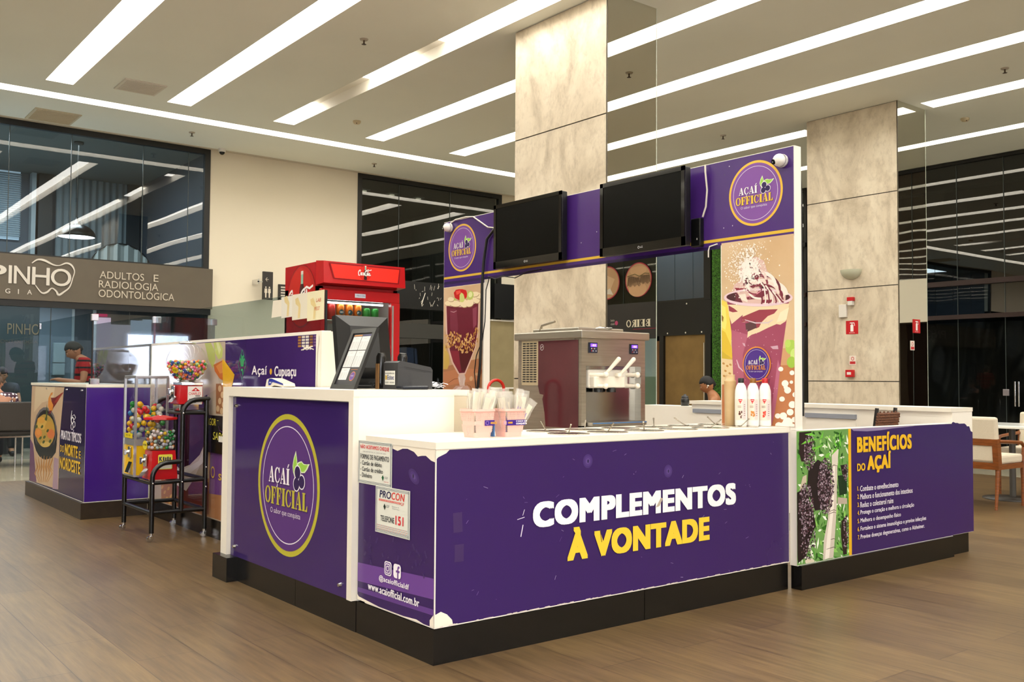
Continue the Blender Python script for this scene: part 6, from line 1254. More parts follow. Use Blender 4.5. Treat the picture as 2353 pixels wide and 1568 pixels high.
for i, (c, nm) in enumerate(ct):
    x = CX0+.075+i*.074; z = 1.579; y = CY0+.17; h = (.125 if c != '2c8a34' else .10)
    q = thing('soda_can', '%s can on the top cooler shelf, %s' % (nm, ('first from the hinge side', 'second, beside the orange ones', 'next to the red cans', 'middle of the orange cans', 'next to the green cans', 'beside the orange cans', 'last of the row')[i]), 'can', (x, y, z), 0, 'soda cans on the top cooler shelf')
    MB().lathe([(.024, 0), (.031, .006), (.031, h-.01), (.026, h)], (x, y, z), M(c, .3, .3), 20).build('body', q); MB().lathe([(.026, h), (.024, h-.003), (.0001, h-.003)], (x, y, z), CHROME, 20).build('lid', q)
    if c == 'd8741c': a = Art(plane_y(y-.031, x), .001); a.ell(-.004, z+.06, .02, .02, '204a50', 0, 16); a.text('FANTA' if i == 2 else 'F', -.018, z+.052, .03 if i == 2 else .014, .016, 'f2f2f2', 1, .03); a.build('emblem', q)
for i, (x, c, cp) in enumerate(((CX0+.068, '4a5a30', '2a2a20'), (CX0+.120, '6a7a78', 'c02020'), (CX0+.172, 'b8c0c4', 'c02a20'), (CX0+.224, '3a2018', '20201c'))):
    q = thing('drink_bottle', 'plastic drink bottle low in the cooler, %s' % ('greenish one against the hinge side', 'grey one with a red cap', 'clear one with pale label', 'dark cola one behind the menu frame')[i], 'bottle', (x, CY0+.17, 1.055), 0, 'plastic bottles on the lower cooler shelf')
    MB().lathe([(.02, 0), (.024, .01), (.024, .13), (.020, .16), (.010, .20), (.009, .21)], (x, CY0+.17, 1.054), M(c, .15, spec=.7), 18).build('body', q); MB().lathe([(.011, .21), (.011, .228), (.0001, .228)], (x, CY0+.17, 1.054), M(cp, .4), 14).build('cap', q); MB().lathe([(.0245, .07), (.0245, .12)], (x, CY0+.17, 1.054), M(('d8d8e0', 'b02020', 'cfe0ee', 'a01818')[i], .4), 18).build('label', q)
for x in (CX0+.05, CX1-.05):
    for y in (CY0+.15, CY1-.06): MB().cyl((x, y, 0), (x, y, .1), .02, BLACK).build('foot', t)
# ------------------------------------------------------------ toy and gum vending stand
t = thing('vending_stand', 'black tubular stand on casters carrying three toy vending machines', 'stand', (.2, 3.88, 0))
TB = .017
def arc_pts(x0, z0, x1, z1, y, n=8): return [(x0+(x1-x0)*(1-math.cos(PI/2*i/n)), y, z0+(z1-z0)*math.sin(PI/2*i/n)) for i in range(n+1)]
for y in (3.56, 4.20):
    s_ = MB(); s_.tube([(.012, y, .06)]+arc_pts(.012, .44, .12, .545, y)+[(.215, y, .55)], TB, BLACKM, 12).tube([(.215, y, .2)]+[(.215, y, .86)]+arc_pts(.215, .88, .32, .985, y)+[(.40, y, .99)], TB, BLACKM, 12).tube([(.385, y, .06), (.385, y, .98)], TB, BLACKM, 12)
    s_.tube([(.012, y, .2), (.385, y, .2)], TB*.9, BLACKM, 10).tube([(.012, y, .405), (.385, y, .415)], TB*.8, BLACKM, 10).tube([(.215, y, .89), (.385, y, .89)], TB*.8, BLACKM, 10); s_.build('side_frame', t)
    for x in (.012, .385):
        c = MB(); c.cyl((x, y, .04), (x, y, .065), .013, CHROME, n=12).box(x-.012, y-.014, .02, x+.012, y+.014, .045, CHROME, bev=.003).build('caster', t)
        MB().cyl((x-.01, y-.009, .021), (x-.01, y+.009, .021), .021, CHROME, n=18).build('wheel', c if False else t)
for (x, z) in ((.012, .2), (.385, .2), (.012, .405), (.215, .405), (.385, .415), (.215, .89), (.385, .89), (.40, .99)): MB().tube([(x, 3.56, z), (x, 4.20, z)], TB*.85, BLACKM, 10).build('cross_rail', t)
b = MB()
for y in (3.56, 4.2):
    for (x, z) in ((.012, .405), (.215, .405), (.385, .5), (.385, .36), (.215, .89)): b.ball((x, y-.018, z), .007, CHROME, 8, 6)
b.build('bolt', t)
AL = M('b8b8ba', .3, .7, name='aluminium_trim')
# tall yellow machine
X0, X1, Y0, Y1 = -.02, .205, 3.86, 4.12
t = thing('toy_vending_machine', 'tall yellow vending machine with clear column of toy capsules', 'vending machine', ((X0+X1)/2, (Y0+Y1)/2, .43), 0, 'vending machines on the black stand')
MB().box(X0, Y0, .43, X1, Y1, .655, YEL, bev=.006).build('body', t); MB().box(X0-.004, Y0-.004, .425, X1+.004, Y1+.004, .437, AL).box(X0-.004, Y0-.004, .65, X1+.004, Y1+.004, .695, AL).box(X0-.006, Y0-.006, 1.135, X1+.006, Y1+.006, 1.155, AL, bev=.004).build('trim', t)
for (x, y) in ((X0, Y0), (X1, Y0), (X0, Y1), (X1, Y1)): MB().box(x-.008, y-.008, .43, x+.008, y+.008, 1.14, AL).build('corner_post', t)
g = MB()
for A in (((X0, Y0), (X1, Y0)), ((X1, Y0), (X1, Y1)), ((X1, Y1), (X0, Y1)), ((X0, Y1), (X0, Y0))): (a_, b_), (c_, d_) = A; g.add([(a_, b_, .69), (c_, d_, .69), (c_, d_, 1.14), (a_, b_, 1.14)], [(0, 1, 2, 3)], PLEX)
g.build('clear_panel', t)
def coin(parent, x, y, z, s=1):
    b = MB(); b.box(x-.012, y-.028*s, z-.04*s, x, y+.028*s, z+.04*s, CHROME, bev=.006).cyl((x, y, z), (x-.03, y, z), .017*s, CHROME, .014*s, 16).box(x-.045, y-.005, z-.022*s, x-.028, y+.005, z+.022*s, CHROME, bev=.003); b.build('coin_mechanism', parent)
coin(t, X0-.002, Y0+.10, .60)
MB().add([(X0-.03, Y0+.05, .455), (X0-.03, Y0+.13, .455), (X0-.004, Y0+.13, .53), (X0-.004, Y0+.05, .53)], [(0, 1, 2, 3)], CHROME).add([(X0-.03, Y0+.05, .455), (X0-.004, Y0+.05, .53), (X0-.004, Y0+.05, .445)], [(0, 1, 2)], CHROME).build('chute_flap', t)
a = Art(plane_x(X0-.006, Y1), .001); a.rect(.03, .70, .22, .735, 'e0c818', 0); a.text('R$ 1,00', .07, .712, .10, .014, '2a2418', 1); a.build('price_label', t)
# red machine
cx_, cy_ = .105, 3.69
t = thing('toy_vending_machine', 'short red vending machine with octagonal clear hopper and red lid', 'vending machine', (cx_, cy_, .425), 0, 'vending machines on the black stand')
MB().lathe([(.0001, .425), (.125, .425), (.125, .45), (.108, .625), (.0001, .63)], (cx_, cy_, 0), RED, 4, smooth=False).build('body', t)
o = t.children[0]; 
me = o.data
for v in me.vertices:   # square cross-section turned to face the room
    x, y = v.co.x, v.co.y; v.co.x = (x-y)*.7071*1.05; v.co.y = (x+y)*.7071*1.05
MB().lathe([(.108, .63), (.112, .85)], (cx_, cy_, 0), PLEX, 8, smooth=False).build('clear_hopper', t); MB().lathe([(.0001, .872), (.03, .872), (.06, .865), (.12, .857), (.122, .845), (.112, .84)], (cx_, cy_, 0), RED, 8, smooth=False).lathe([(.0001, .875), (.014, .875), (.016, .85)], (cx_, cy_, 0), CHROME, 12).build('lid', t)
coin(t, cx_-.092, cy_+.02, .555, 1.1); MB().add([(cx_-.13, cy_-.03, .45), (cx_-.13, cy_+.05, .45), (cx_-.09, cy_+.05, .50), (cx_-.09, cy_-.03, .50)], [(0, 1, 2, 3)], CHROME).build('chute_flap', t)
a = Art(plane_y(cy_-.092, cx_), .004, .0008); a.poly(rr_rect(-.045, .495, .055, .60, .01), 'd8cc4a', 0); a.rect(-.04, .50, .05, .535, 'e8e4d4', 1); a.text('K', -.038, .555, .022, .03, '2a2450', 1, .04); [a.rect(-.012+i*.015, .556, -.002+i*.015, .583-(i%2)*.004, '2a2450', 1) for i in range(4)]; [a.rect(-.036+i*.009, .540, -.030+i*.009, .549, '4a4a38', 1) for i in range(9)]; a.build('service_label', t)
a = Art(plane_x(cx_-.104, cy_), .004, .0008); a.ell(.0, .665, .05, .032, 'e0cc28', 0, 20); a.text('R$ 1,00', -.03, .658, .06, .016, '2a2418', 1, .03); a.build('price_label', t)
# globe machine
gx, gy, gz = .275, 3.66, 1.25
t = thing('gumball_machine', 'red gumball machine with a big clear glass globe, on the top shelf', 'vending machine', (gx, gy, .905), 0, 'vending machines on the black stand')
MB().box(gx-.07, gy-.09, 1.085, gx+.09, gy+.09, 1.11, CHROME, bev=.005).lathe([(.05, 1.108), (.07, 1.125)], (gx, gy, 0), CHROME, 24).build('collar', t)
MB().add([(gx-.085, gy-.09, .955), (gx+.085, gy-.09, .955), (gx+.085, gy+.09, .955), (gx-.085, gy+.09, .955), (gx-.07, gy-.085, 1.09), (gx+.085, gy-.085, 1.09), (gx+.085, gy+.085, 1.09), (gx-.07, gy+.085, 1.09)], [(3, 2, 1, 0), (4, 5, 6, 7), (0, 1, 5, 4), (1, 2, 6, 5), (2, 3, 7, 6), (3, 0, 4, 7)], RED).build('body', t)
MB().box(gx-.075, gy-.07, .905, gx+.07, gy+.07, .955, CHROME, bev=.006).build('base', t)
MB().ball((gx, gy, gz), .145, glass_mat('globe_glass', 'fafafa', 1.3), 40, 24).build('globe', t)
MB().lathe([(.0001, .016), (.012, .016), (.02, .008), (.06, .004), (.062, -.004), (.05, -.006)], (gx, gy, gz+.142), CHROME, 28).build('lid', t)
coin(t, gx-.085, gy+.02, 1.04, 1.1); MB().add([(gx-.12, gy-.04, .965), (gx-.12, gy+.04, .965), (gx-.085, gy+.04, 1.01), (gx-.085, gy-.04, 1.01)], [(0, 1, 2, 3)], CHROME).build('chute_flap', t)
a = Art(plane_y(gy-.09, gx), .002, .0006); a.rect(-.025, .95, .08, 1.08, 'e6e2dc', 0); a.poly([(-.0, 1.045), (.065, 1.045), (.032, 1.072)], 'c8242a', 1); a.rect(.026, 1.05, .038, 1.06, 'e6e2dc', 2); a.text('CHARLES', -.018, 1.018, .088, .02, 'c8242a', 1, .02); a.rect(.03, 1.008, .065, 1.014, '404040', 1)
for k, w in enumerate((.06, .075, .05)): a.rect(-.015, .986-k*.012, -.015+w, .991-k*.012, '4a4a4a', 1)
a.build('service_label', t)
a = Art(lambda u, v, d: (gx-(.147+d)*math.cos(.75)*math.cos(.3)-(.0)*u-.0, gy+u-(.147+d)*math.sin(.35), gz+v), .002) if False else Art(plane_y(gy-.132, gx), .004); 
T_ = Matrix.Translation((gx, gy, gz)) @ Euler((0, 0, -.95)).to_matrix().to_4x4() @ Euler((.38, 0, 0)).to_matrix().to_4x4()
a.F = lambda u, v, d: tuple(T_ @ Vector((u, -.147-d, v))); a.poly([(.028*math.cos(k*PI/7)*(1 if k % 2 else .78), .028*math.sin(k*PI/7)*(1 if k % 2 else .78)) for k in range(14)], 'dcc020', 0); a.text('R$1', -.016, -.008, .03, .016, '2a2418', 1); a.build('price_sticker', t)
# the balls
def base_ball(name, r, cols, two=False):
    out = []
    for c, nm in cols:
        b = MB(); b.ball((0, 0, 0), r, M(c, .25, spec=.6), 12, 8); me = b.build('tmp_ball', world=False); out.append((me.data, nm)); bpy.data.objects.remove(me)
    return out
def put(name, protos, pts, where, cat, group):
    for i, p in enumerate(pts):
        me, nm = protos[int(RB.random()*len(protos))]
        o = bpy.data.objects.new(name, me); COL.objects.link(o); o.location = p; tag(o, '%s %s' % (nm, where), cat, group)
RB = random.Random(77)
caps = base_ball('toy_capsule', .0205, [('e8b818', 'yellow toy capsule'), ('e8c848', 'pale yellow toy capsule'), ('1c8a3a', 'green toy capsule'), ('c81c28', 'red toy capsule'), ('c8c4b8', 'clear white toy capsule'), ('2c78b8', 'blue toy capsule'), ('e8b818', 'yellow toy capsule'), ('9aa0a0', 'grey clear toy capsule')])
def pack(n, r, box, ok):
    P = []; tries = 0
    while len(P) < n and tries < 60000:
        tries += 1; p = tuple(RB.uniform(box[i], box[i+3]) for i in range(3))
        if not ok(*p): continue
        if all((p[0]-q[0])**2+(p[1]-q[1])**2+(p[2]-q[2])**2 > (2*r)**2 for q in P): P.append(p)
    return P
def top_y(x, y): return .915+.035*math.sin(x*38)+.03*math.cos(y*25)
P = pack(130, .0207, (X0+.023, Y0+.023, .718, X1-.023, Y1-.023, .95), lambda x, y, z: z < top_y(x, y) and (x < X0+.068 or y < Y0+.068 or z > top_y(x, y)-.05))
put('toy_capsule', caps, P, 'inside the tall yellow vending machine', 'toy capsule', 'capsules in the yellow machine')
sm = base_ball('bouncy_ball', .0125, [('c8bcae', 'pearly bouncy ball'), ('b8b4c4', 'lilac bouncy ball'), ('d8ccbc', 'cream bouncy ball'), ('9ab0ac', 'grey green bouncy ball'), ('c86a28', 'orange bouncy ball'), ('1c7a38', 'green bouncy ball'), ('c8bcc0', 'pinkish bouncy ball'), ('d0a818', 'yellow bouncy ball'), ('202424', 'black bouncy ball'), ('a8a4a8', 'clear grey bouncy ball')])
P = pack(190, .0126, (-.092, -.092, .645, .092, .092, .775), lambda x, y, z: math.hypot(x, y) < .093 and z < .755+.012*math.sin(x*50+y*30) and (math.hypot(x, y) > .066 or z > .735) and not (x > .05 and y > .02)); P = [(cx_+p[0], cy_+p[1], p[2]) for p in P]
put('bouncy_ball', sm, P, 'inside the short red vending machine', 'bouncy ball', 'balls in the red machine')
gm = base_ball('gumball', .0112, [('e8a818', 'yellow gumball'), ('e86a98', 'pink gumball'), ('d8382c', 'red gumball'), ('2c8a44', 'green gumball'), ('e8762c', 'orange gumball'), ('b8c878', 'lime gumball'), ('e8a0a8', 'pale pink gumball'), ('2c4c9a', 'blue gumball'), ('c8b8a8', 'cream gumball'), ('6a9a5a', 'olive green gumball')])
P = pack(290, .0113, (-.133, -.133, -.133, .133, .133, .02), lambda x, y, z: math.sqrt(x*x+y*y+z*z) < .132 and z < .004+.01*math.sin(x*40+y*30) and (math.sqrt(x*x+y*y+z*z) > .108 or z > -.02) and not (x > .06 and y > .03)); P = [(gx+p[0], gy+p[1], gz+p[2]) for p in P]
put('gumball', gm, P, 'inside the glass globe machine', 'gumball', 'gumballs in the globe')

# ------------------------------------------------------------ dining furniture
WOOD = noisy('reddish_brown_wood', '6e3a14', '8a4c1e', 12, .35, stretch=(1, 1, 8)); CREAM = noisy('cream_upholstery', 'cfc3ac', 'd8cdb8', 200, .8)
def dining_chair(loc, rz, label, group='cream upholstered armchairs'):
    t = thing('dining_chair', label, 'chair', loc, rz, group)
    L = lambda b, n: b.build(n, t, world=False)
    b = MB(); b.box(-.27, -.25, .40, .24, .25, .48, CREAM, bev=.02); L(b, 'seat')
    T = Matrix.Translation((-.255, 0, .42)) @ Matrix.Rotation(-.10, 4, 'Y')
    b = MB(); b.box(-.03, -.265, .0, .03, .265, .41, CREAM, T, .022); L(b, 'backrest')
    b = MB(); b.box(-.04, -.272, .155, -.028, .272, .215, WOOD, T).box(-.04, -.272, -.06, -.028, .272, .0, WOOD, T).box(-.045, -.274, -.06, .02, -.225, .215, WOOD, T).box(-.045, .225, -.06, .02, .274, .215, WOOD, T).box(-.26, -.26, .355, .25, -.235, .40, WOOD).box(-.26, .235, .355, .25, .26, .40, WOOD).box(.22, -.25, .355, .245, .25, .40, WOOD); L(b, 'frame')
    for s in (-1, 1):
        b = MB(); b.tube([(-.27, s*.262, .61), (-.05, s*.268, .60), (.18, s*.262, .585), (.235, s*.258, .55)], [.018, .017, .017, .014], WOOD, 8); L(b, 'armrest')
        b = MB(); b.tube([(.235, s*.255, .56), (.232, s*.252, .38), (.22, s*.25, 0)], [.014, .02, .013], WOOD, 8); L(b, 'leg')
        b = MB(); b.tube([(-.262, s*.25, .60), (-.255, s*.25, .40), (-.315, s*.255, 0)], [.016, .023, .013], WOOD, 8); L(b, 'leg')
    return t
dining_chair((6.85, 1.08, 0), 0, 'cream armchair with wooden frame showing its back, nearest the purple partition')
dining_chair((8.08, 1.15, 0), PI, 'cream armchair facing across the white table, farther from the partition')
dining_chair((7.60, 5.115, 0), 2.27, 'cream armchair under the man in the dark tank top')
for i, (x, y, r_) in enumerate(((-2.3, 3.6, .2), (-2.9, 5.2, -1.9), (-3.6, 3.3, 2.7))): dining_chair((x, y, 0), r_, 'cream armchair mirrored in the acrylic logo panel, %s' % ('closest to the gumball stand side', 'beyond the round table', 'farthest out')[i])
def table(loc, label):
    t = thing('dining_table', label, 'table', loc, 0, 'white pedestal tables'); x, y, z = loc
    MB().box(x-.36, y-.36, .70, x+.36, y+.36, .73, M('dfe0da', .15), bev=.008).build('tabletop', t); MB().cyl((x, y, .02), (x, y, .70), .03, M('4a4640', .4), n=16).build('pedestal', t); MB().lathe([(.0001, .03), (.1, .026), (.27, .012), (.27, 0)], (x, y, 0), M('2a241e', .4), 28).build('base', t)
table((7.52, 1.12, 0), 'white square table behind the armchair beside the purple partition'); table((-3.05, 4.2, 0), 'white square table mirrored in the acrylic logo panel')
t = thing('woven_stool', 'brown woven-back stool standing inside the kiosk behind the partition', 'stool', (3.86, .42, 0))
WK = noisy('dark_wicker', '4a2a1c', '7a4c30', 60, .7, stretch=(1, 1, 3), detail=3)
for x in (3.74, 3.97):
    MB().tube([(x, .34, 0), (x, .34, .66), (x+.0, .30, .965)], [.014, .016, .013], M('181210', .4), 8).build('post', t); MB().tube([(x, .62, 0), (x, .62, .45)], .014, M('181210', .4), 8).build('leg', t)
b = MB()
for r_ in range(14):
    z = .70+r_*.0172
    b.tube([(3.725+.0128*i, .335-.055*(z-.66)/.3-(.006 if (i+r_) % 2 else -.006), z+(.002 if i % 2 else 0)) for i in range(22)], .0098, WK, 6)
for i in range(11): b.tube([(3.735+.024*i, .325, .70), (3.735+.024*i, .288, .935+.008*(i % 2))], .006, WK, 5)
b.build('backrest', t); MB().box(3.73, .34, .43, 3.98, .63, .47, WK, bev=.012).build('seat', t)
t = thing('black_jar', 'small black lidded jar standing on the far end of cabinet', 'jar', (4.2, 2.40, .921)); MB().lathe([(.0001, 0), (.035, 0), (.036, .06), (.028, .07)], (4.2, 2.4, .921), M('161616', .3), 20).build('body', t); MB().lathe([(.03, .07), (.03, .085), (.012, .09), (.012, .10), (.0001, .102)], (4.2, 2.4, .921), M('26262a', .3), 20).build('lid', t)
t = thing('waiting_bench', 'dark waiting bench with chrome legs before the clinic glass', 'bench', (.3, 10.1, 0))
DK = M('2a231c', .5, name='dark_bench_upholstery'); b = MB(); b.box(-1.2, 9.98, .46, 1.2, 10.04, .82, DK, bev=.015); b.build('backrest', t); MB().box(-1.2, 10.04, .40, 1.2, 10.5, .46, DK, bev=.015).build('seat', t); MB().box(-1.2, 9.98, .375, 1.2, 10.02, .395, CHROME).build('rail', t)
for x in (.17, .75, -.6):
    MB().tube([(x, 9.93, .0), (x, 9.95, .36), (x, 9.95, .60), (x, 10.05, .64), (x, 10.42, .64), (x, 10.45, .4), (x, 10.48, 0)], .018, CHROME, 10).build('leg', t)
for x in (.42, .50, -.2): MB().tube([(x, 10.25, .38), (x, 10.25, 0)], .012, CHROME, 8).build('support', t)

# ------------------------------------------------------------ people
def person(label, loc, face, J, skin, hair, cloth, rad=None, hairstyle='short', extra=None, group=None):
    """J: joints in (forward, to his left, up) metres; face: world angle he faces"""
    t = thing('person', label, 'person', loc, face)
    def body(name, chains, mat, parent, thick=0, sub=2):
        vs = []; es = []; rs = []; idx = {}
        for ch in chains:
            prev = None
            for (k, r_) in ch:
                p = J[k] if isinstance(k, str) else k
                key = k if isinstance(k, str) else tuple(k)
                if key not in idx: idx[key] = len(vs); vs.append(p); rs.append(r_+thick)
                if prev is not None and prev != idx[key]: es.append((prev, idx[key]))
                prev = idx[key]
        me = bpy.data.meshes.new(name); me.from_pydata(vs, es, []); o = bpy.data.objects.new(name, me); COL.objects.link(o); o.parent = parent; FR[o.name] = FR[t.name]
        me.materials.append(mat); md = o.modifiers.new('skin', 'SKIN'); md.use_smooth_shade = True
        for i, sv in enumerate(me.skin_vertices[0].data): sv.radius = (rs[i], rs[i]); sv.use_root = (i == 0)
        s2 = o.modifiers.new('sub', 'SUBSURF'); s2.levels = 1; s2.render_levels = sub
        return o
    S = M(skin, .5, name='skin'); hd = Vector(J['head']); nk = Vector(J['neck']); 
    def arm(s): return [('chest', .12), ('sh'+s, .055), ('el'+s, .042), ('wr'+s, .028), ('ha'+s, .030)]
    def leg(s): return [('pelvis', .12), ('hip'+s, .085), ('kn'+s, .055), ('an'+s, .038), ('to'+s, .032)]
    chains = [[('pelvis', .12), ('waist', .11), ('chest', .12), ('neck', .052), ('jaw', .058)], arm('L'), arm('R'), leg('L'), leg('R')]
    for s in 'LR':
        h = Vector(J['ha'+s]); w = Vector(J['wr'+s]); d = (h-w).normalized(); sd = Vector((0, 0, 1)).cross(d); sd = sd.normalized() if sd.length > .1 else Vector((0, 1, 0))
        for f in range(4):
            o_ = sd*(f-1.5)*.02; k1 = h+d*.03+o_; k2 = k1+d*(.026+.004*(f in (1, 2)))+Vector((0, 0, -.008)); k3 = k2+d*.018+Vector((0, 0, -.014)); chains.append([('ha'+s, .03), (tuple(k1), .0095), (tuple(k2), .0085), (tuple(k3), .0075)])
        th = w+(h-w)*.5+sd*.034*(1 if s == 'R' else -1); chains.append([('wr'+s, .028), (tuple(th), .011), (tuple(th+d*.035), .009)])
    body('body', chains, S, t)
    # head: one shaped mesh with brow, nose, chin and ears
    up_ = (hd-nk).normalized(); fwd = Vector(J.get('gaze', (1, 0, -.2))).normalized(); side = up_.cross(fwd).normalized(); fwd = side.cross(up_).normalized()
    b = MB(); n, k = 24, 18; vs = []; fs = []
    for i in range(k+1):
        a = PI*i/k; z = -math.cos(a)
        for j in range(n):
            q = 2*PI*j/n; x = math.cos(q)*math.sin(a); y = math.sin(q)*math.sin(a)
            rx, ry, rz = .098, .074, .118
            X = x*rx; Y = y*ry; Zz = z*rz
            if z < -.1: Y *= 1-.30*(-z-.1); X *= (1-.18*(-z-.1)) if x > 0 else (1-.55*(-z-.1))
            if x > .85 and -.35 < z < .12: X += .022*(1-abs(z+.15)/.3)*(x-.85)/.15
            if x > .6 and .12 < z < .3: X += .006
            if x > .7 and .0 < z < .14 and .2 < abs(y) < .55: X -= .007
            if x > .75 and -.55 < z < -.42: X += .006
            if x > .8 and -.75 < z < -.6: X += .008
            vs.append(hd+fwd*X+side*Y+up_*Zz)
    for i in range(k):
        for j in range(n): fs.append((i*n+j, i*n+(j+1) % n, (i+1)*n+(j+1) % n, (i+1)*n+j))
    b.add(vs, fs, S, True)
    R3 = Matrix((fwd, side, up_)).transposed().to_4x4()
    for s in (-1, 1): b.ball(hd+side*s*.075-fwd*.005-up_*.005, .03, S, 10, 6, sx=.6, sy=.3, sz=1, T=R3)
    b.build('head', t, world=False)
    e = MB()
    for s in (-1, 1): e.ball(hd+side*s*.030+fwd*.082+up_*.012, .011, M('e8e0d8', .2), 10, 6).ball(hd+side*s*.030+fwd*.0915+up_*.012, .005, M('1a1210', .1), 8, 5).tube([hd+side*s*.018+fwd*.094+up_*.032, hd+side*s*.045+fwd*.083+up_*.034], .0035, M(hair, .6), 5)
    e.tube([hd+side*-.02+fwd*.089-up_*.058, hd+fwd*.094-up_*.056, hd+side*.02+fwd*.089-up_*.058], .004, M('7a3a34', .5), 6); e.build('eyes_and_mouth', t, world=False)
    hb = MB(); H = M(hair, .7); vs = []; fs = []
    for i in range(k+1):
        a = PI*i/k; z = -math.cos(a)
        for j in range(n):
            q = 2*PI*j/n; x = math.cos(q)*math.sin(a); y = math.sin(q)*math.sin(a); lo = .42 if x > .25 else (-.05 if abs(y) > .5 else -.35)
            f = 1.10+.02*math.sin(j*3+i*2) if z > lo else .86
            vs.append(hd+fwd*x*.098*f+side*y*.078*f+up_*z*.118*f)
    for i in range(k):
        for j in range(n): fs.append((i*n+j, i*n+(j+1) % n, (i+1)*n+(j+1) % n, (i+1)*n+j))
    hb.add(vs, fs, H, True)
    if hairstyle == 'bun': hb.ball(hd-fwd*.07+up_*.10, .055, H, 14, 10, sz=.8)
    hb.build('hair', t, world=False)
    if cloth.get('top'):
        ch = [[('pelvis', .12), ('waist', .11), ('chest', .12)]]
        ch += [[('chest', .12), ('shL', .058), ((Vector(J['shL'])*.4+Vector(J['elL'])*.6)[:], .05)], [('chest', .12), ('shR', .058), ((Vector(J['shR'])*.4+Vector(J['elR'])*.6)[:], .05)]] if cloth.get('sleeves') else [[('chest', .12), ((Vector(J['chest'])*.45+Vector(J['shL'])*.55+Vector((0, 0, .02)))[:], .05)], [('chest', .12), ((Vector(J['chest'])*.45+Vector(J['shR'])*.55+Vector((0, 0, .02)))[:], .05)]]
        if cloth.get('sleeves'): ch.append([('chest', .12), ((Vector(J['chest'])*.3+Vector(J['neck'])*.7)[:], .056)])
        body('shirt', ch, cloth['top'], t, .024)
    body('trousers', [[('waist', .11), ('pelvis', .12), ('hipL', .088), ('knL', .06), ('anL', .048)], [('pelvis', .12), ('hipR', .088), ('knR', .06), ('anR', .048)]], cloth['legs'], t, .012)
    for s in 'LR':
        an = Vector(J['an'+s]); to = Vector(J['to'+s]); MB().tube([an+Vector((-.05, 0, -.045)), an+Vector((0, 0, -.035)), to+Vector((0, 0, -.005)), to+Vector((.05, 0, -.01))], [.03, .042, .038, .02], M('1c1a18', .5), 12).build('shoe', t, world=False)
    return t
def stripes(name, base, dark, zs, w=.012):
    m, nt, N, L, b = nodes_mat(name); tc = N.new('ShaderNodeTexCoord'); sp = N.new('ShaderNodeSeparateXYZ'); cr = N.new('ShaderNodeValToRGB'); cr.color_ramp.interpolation = 'CONSTANT'
    e = cr.color_ramp.elements; e[0].position = 0; e[0].color = lin(base); e[1].position = .999; e[1].color = lin(base)
    dv = N.new('ShaderNodeMath'); dv.operation = 'DIVIDE'; dv.inputs[1].default_value = 2
    for z in zs: x = e.new((z-w)/2); x.color = lin(dark); x = e.new((z+w)/2); x.color = lin(base)
    L.new(tc.outputs['Object'], sp.inputs[0]); L.new(sp.outputs['Z'], dv.inputs[0]); L.new(dv.outputs[0], cr.inputs[0]); L.new(cr.outputs[0], b.inputs['Base Color']); b.inputs['Roughness'].default_value = .8
    return m
STAND = dict(pelvis=(0, 0, .90), waist=(-.01, 0, 1.05), chest=(-.01, 0, 1.25), neck=(.07, 0, 1.385), jaw=(.11, 0, 1.41), head=(.125, 0, 1.465), gaze=(1, 0, -.75),
    shL=(-.01, .17, 1.31), elL=(.02, .21, 1.06), wrL=(.24, .12, 1.095), haL=(.31, .08, 1.105), shR=(-.01, -.17, 1.31), elR=(.02, -.21, 1.06), wrR=(.24, -.12, 1.095), haR=(.31, -.08, 1.105),
    hipL=(0, .09, .84), knL=(.03, .10, .47), anL=(-.02, .10, .09), toL=(.12, .11, .04), hipR=(0, -.09, .84), knR=(.03, -.10, .47), anR=(-.02, -.10, .09), toR=(.12, -.11, .04))
mn = person('grey-haired man in a red striped polo shirt looking down at his phone', (1.06, 9.58, 0), math.atan2(.24, -.97), STAND, 'b07a5c', '2e2824', dict(top=stripes('red_striped_polo', 'a81418', '1c1214', (1.07, 1.16, 1.25, 1.335)), sleeves=True, legs=M('22262e', .8)))
b = MB(); 
for s in (-1, 1): b.tube([(.20+.0*s, s*.012, 1.45), (.215, s*.05, 1.45)], .003, M('3a3430', .3), 6).tube([(.215, s*.052, 1.45), (.12, s*.078, 1.475)], .002, M('3a3430', .3), 6)
b.build('glasses', mn, world=False)
ph = MB().box(-.035, -.01, 0, .04, .01, .008, BLACK, rbox(.72, 9.66, 1.135, 0, .25, 0)).build('mobile_phone'); tag(ph, 'dark mobile phone held by the man in the red shirt', 'phone')
SIT = dict(pelvis=(-.08, 0, .52), waist=(-.10, 0, .65), chest=(-.07, 0, .85), neck=(-.02, 0, .985), jaw=(.01, 0, 1.01), head=(.02, 0, 1.075), gaze=(1, 0, -.4),
    shL=(-.07, .19, .89), elL=(.04, .23, .68), wrL=(.24, .16, .68), haL=(.31, .13, .68), shR=(-.07, -.19, .89), elR=(.04, -.23, .68), wrR=(.24, -.16, .68), haR=(.31, -.13, .68),
    hipL=(-.02, .10, .53), knL=(.40, .12, .50), anL=(.38, .12, .09), toL=(.50, .13, .04), hipR=(-.02, -.10, .53), knR=(.40, -.12, .50), anR=(.38, -.12, .09), toR=(.50, -.13, .04))
pt = person('seated man in a dark tank top with white earphone, looking down', (7.66, 5.045, 0), 2.27, SIT, 'a06a44', '15110f', dict(top=M('2a2c3c', .8), legs=M('2a2c34', .8)))
MB().ball((.015, .083, 1.07), .011, WHITE, 10, 6).tube([(.015, .084, 1.07), (.03, .082, 1.04)], .004, WHITE, 6).build('earphone', pt, world=False)
def lower(J, dz, f=1.0): return {k: ((v[0], v[1], v[2]+dz*(f if v[2] > .55 else 0)) if k != 'gaze' else v) for k, v in J.items()}
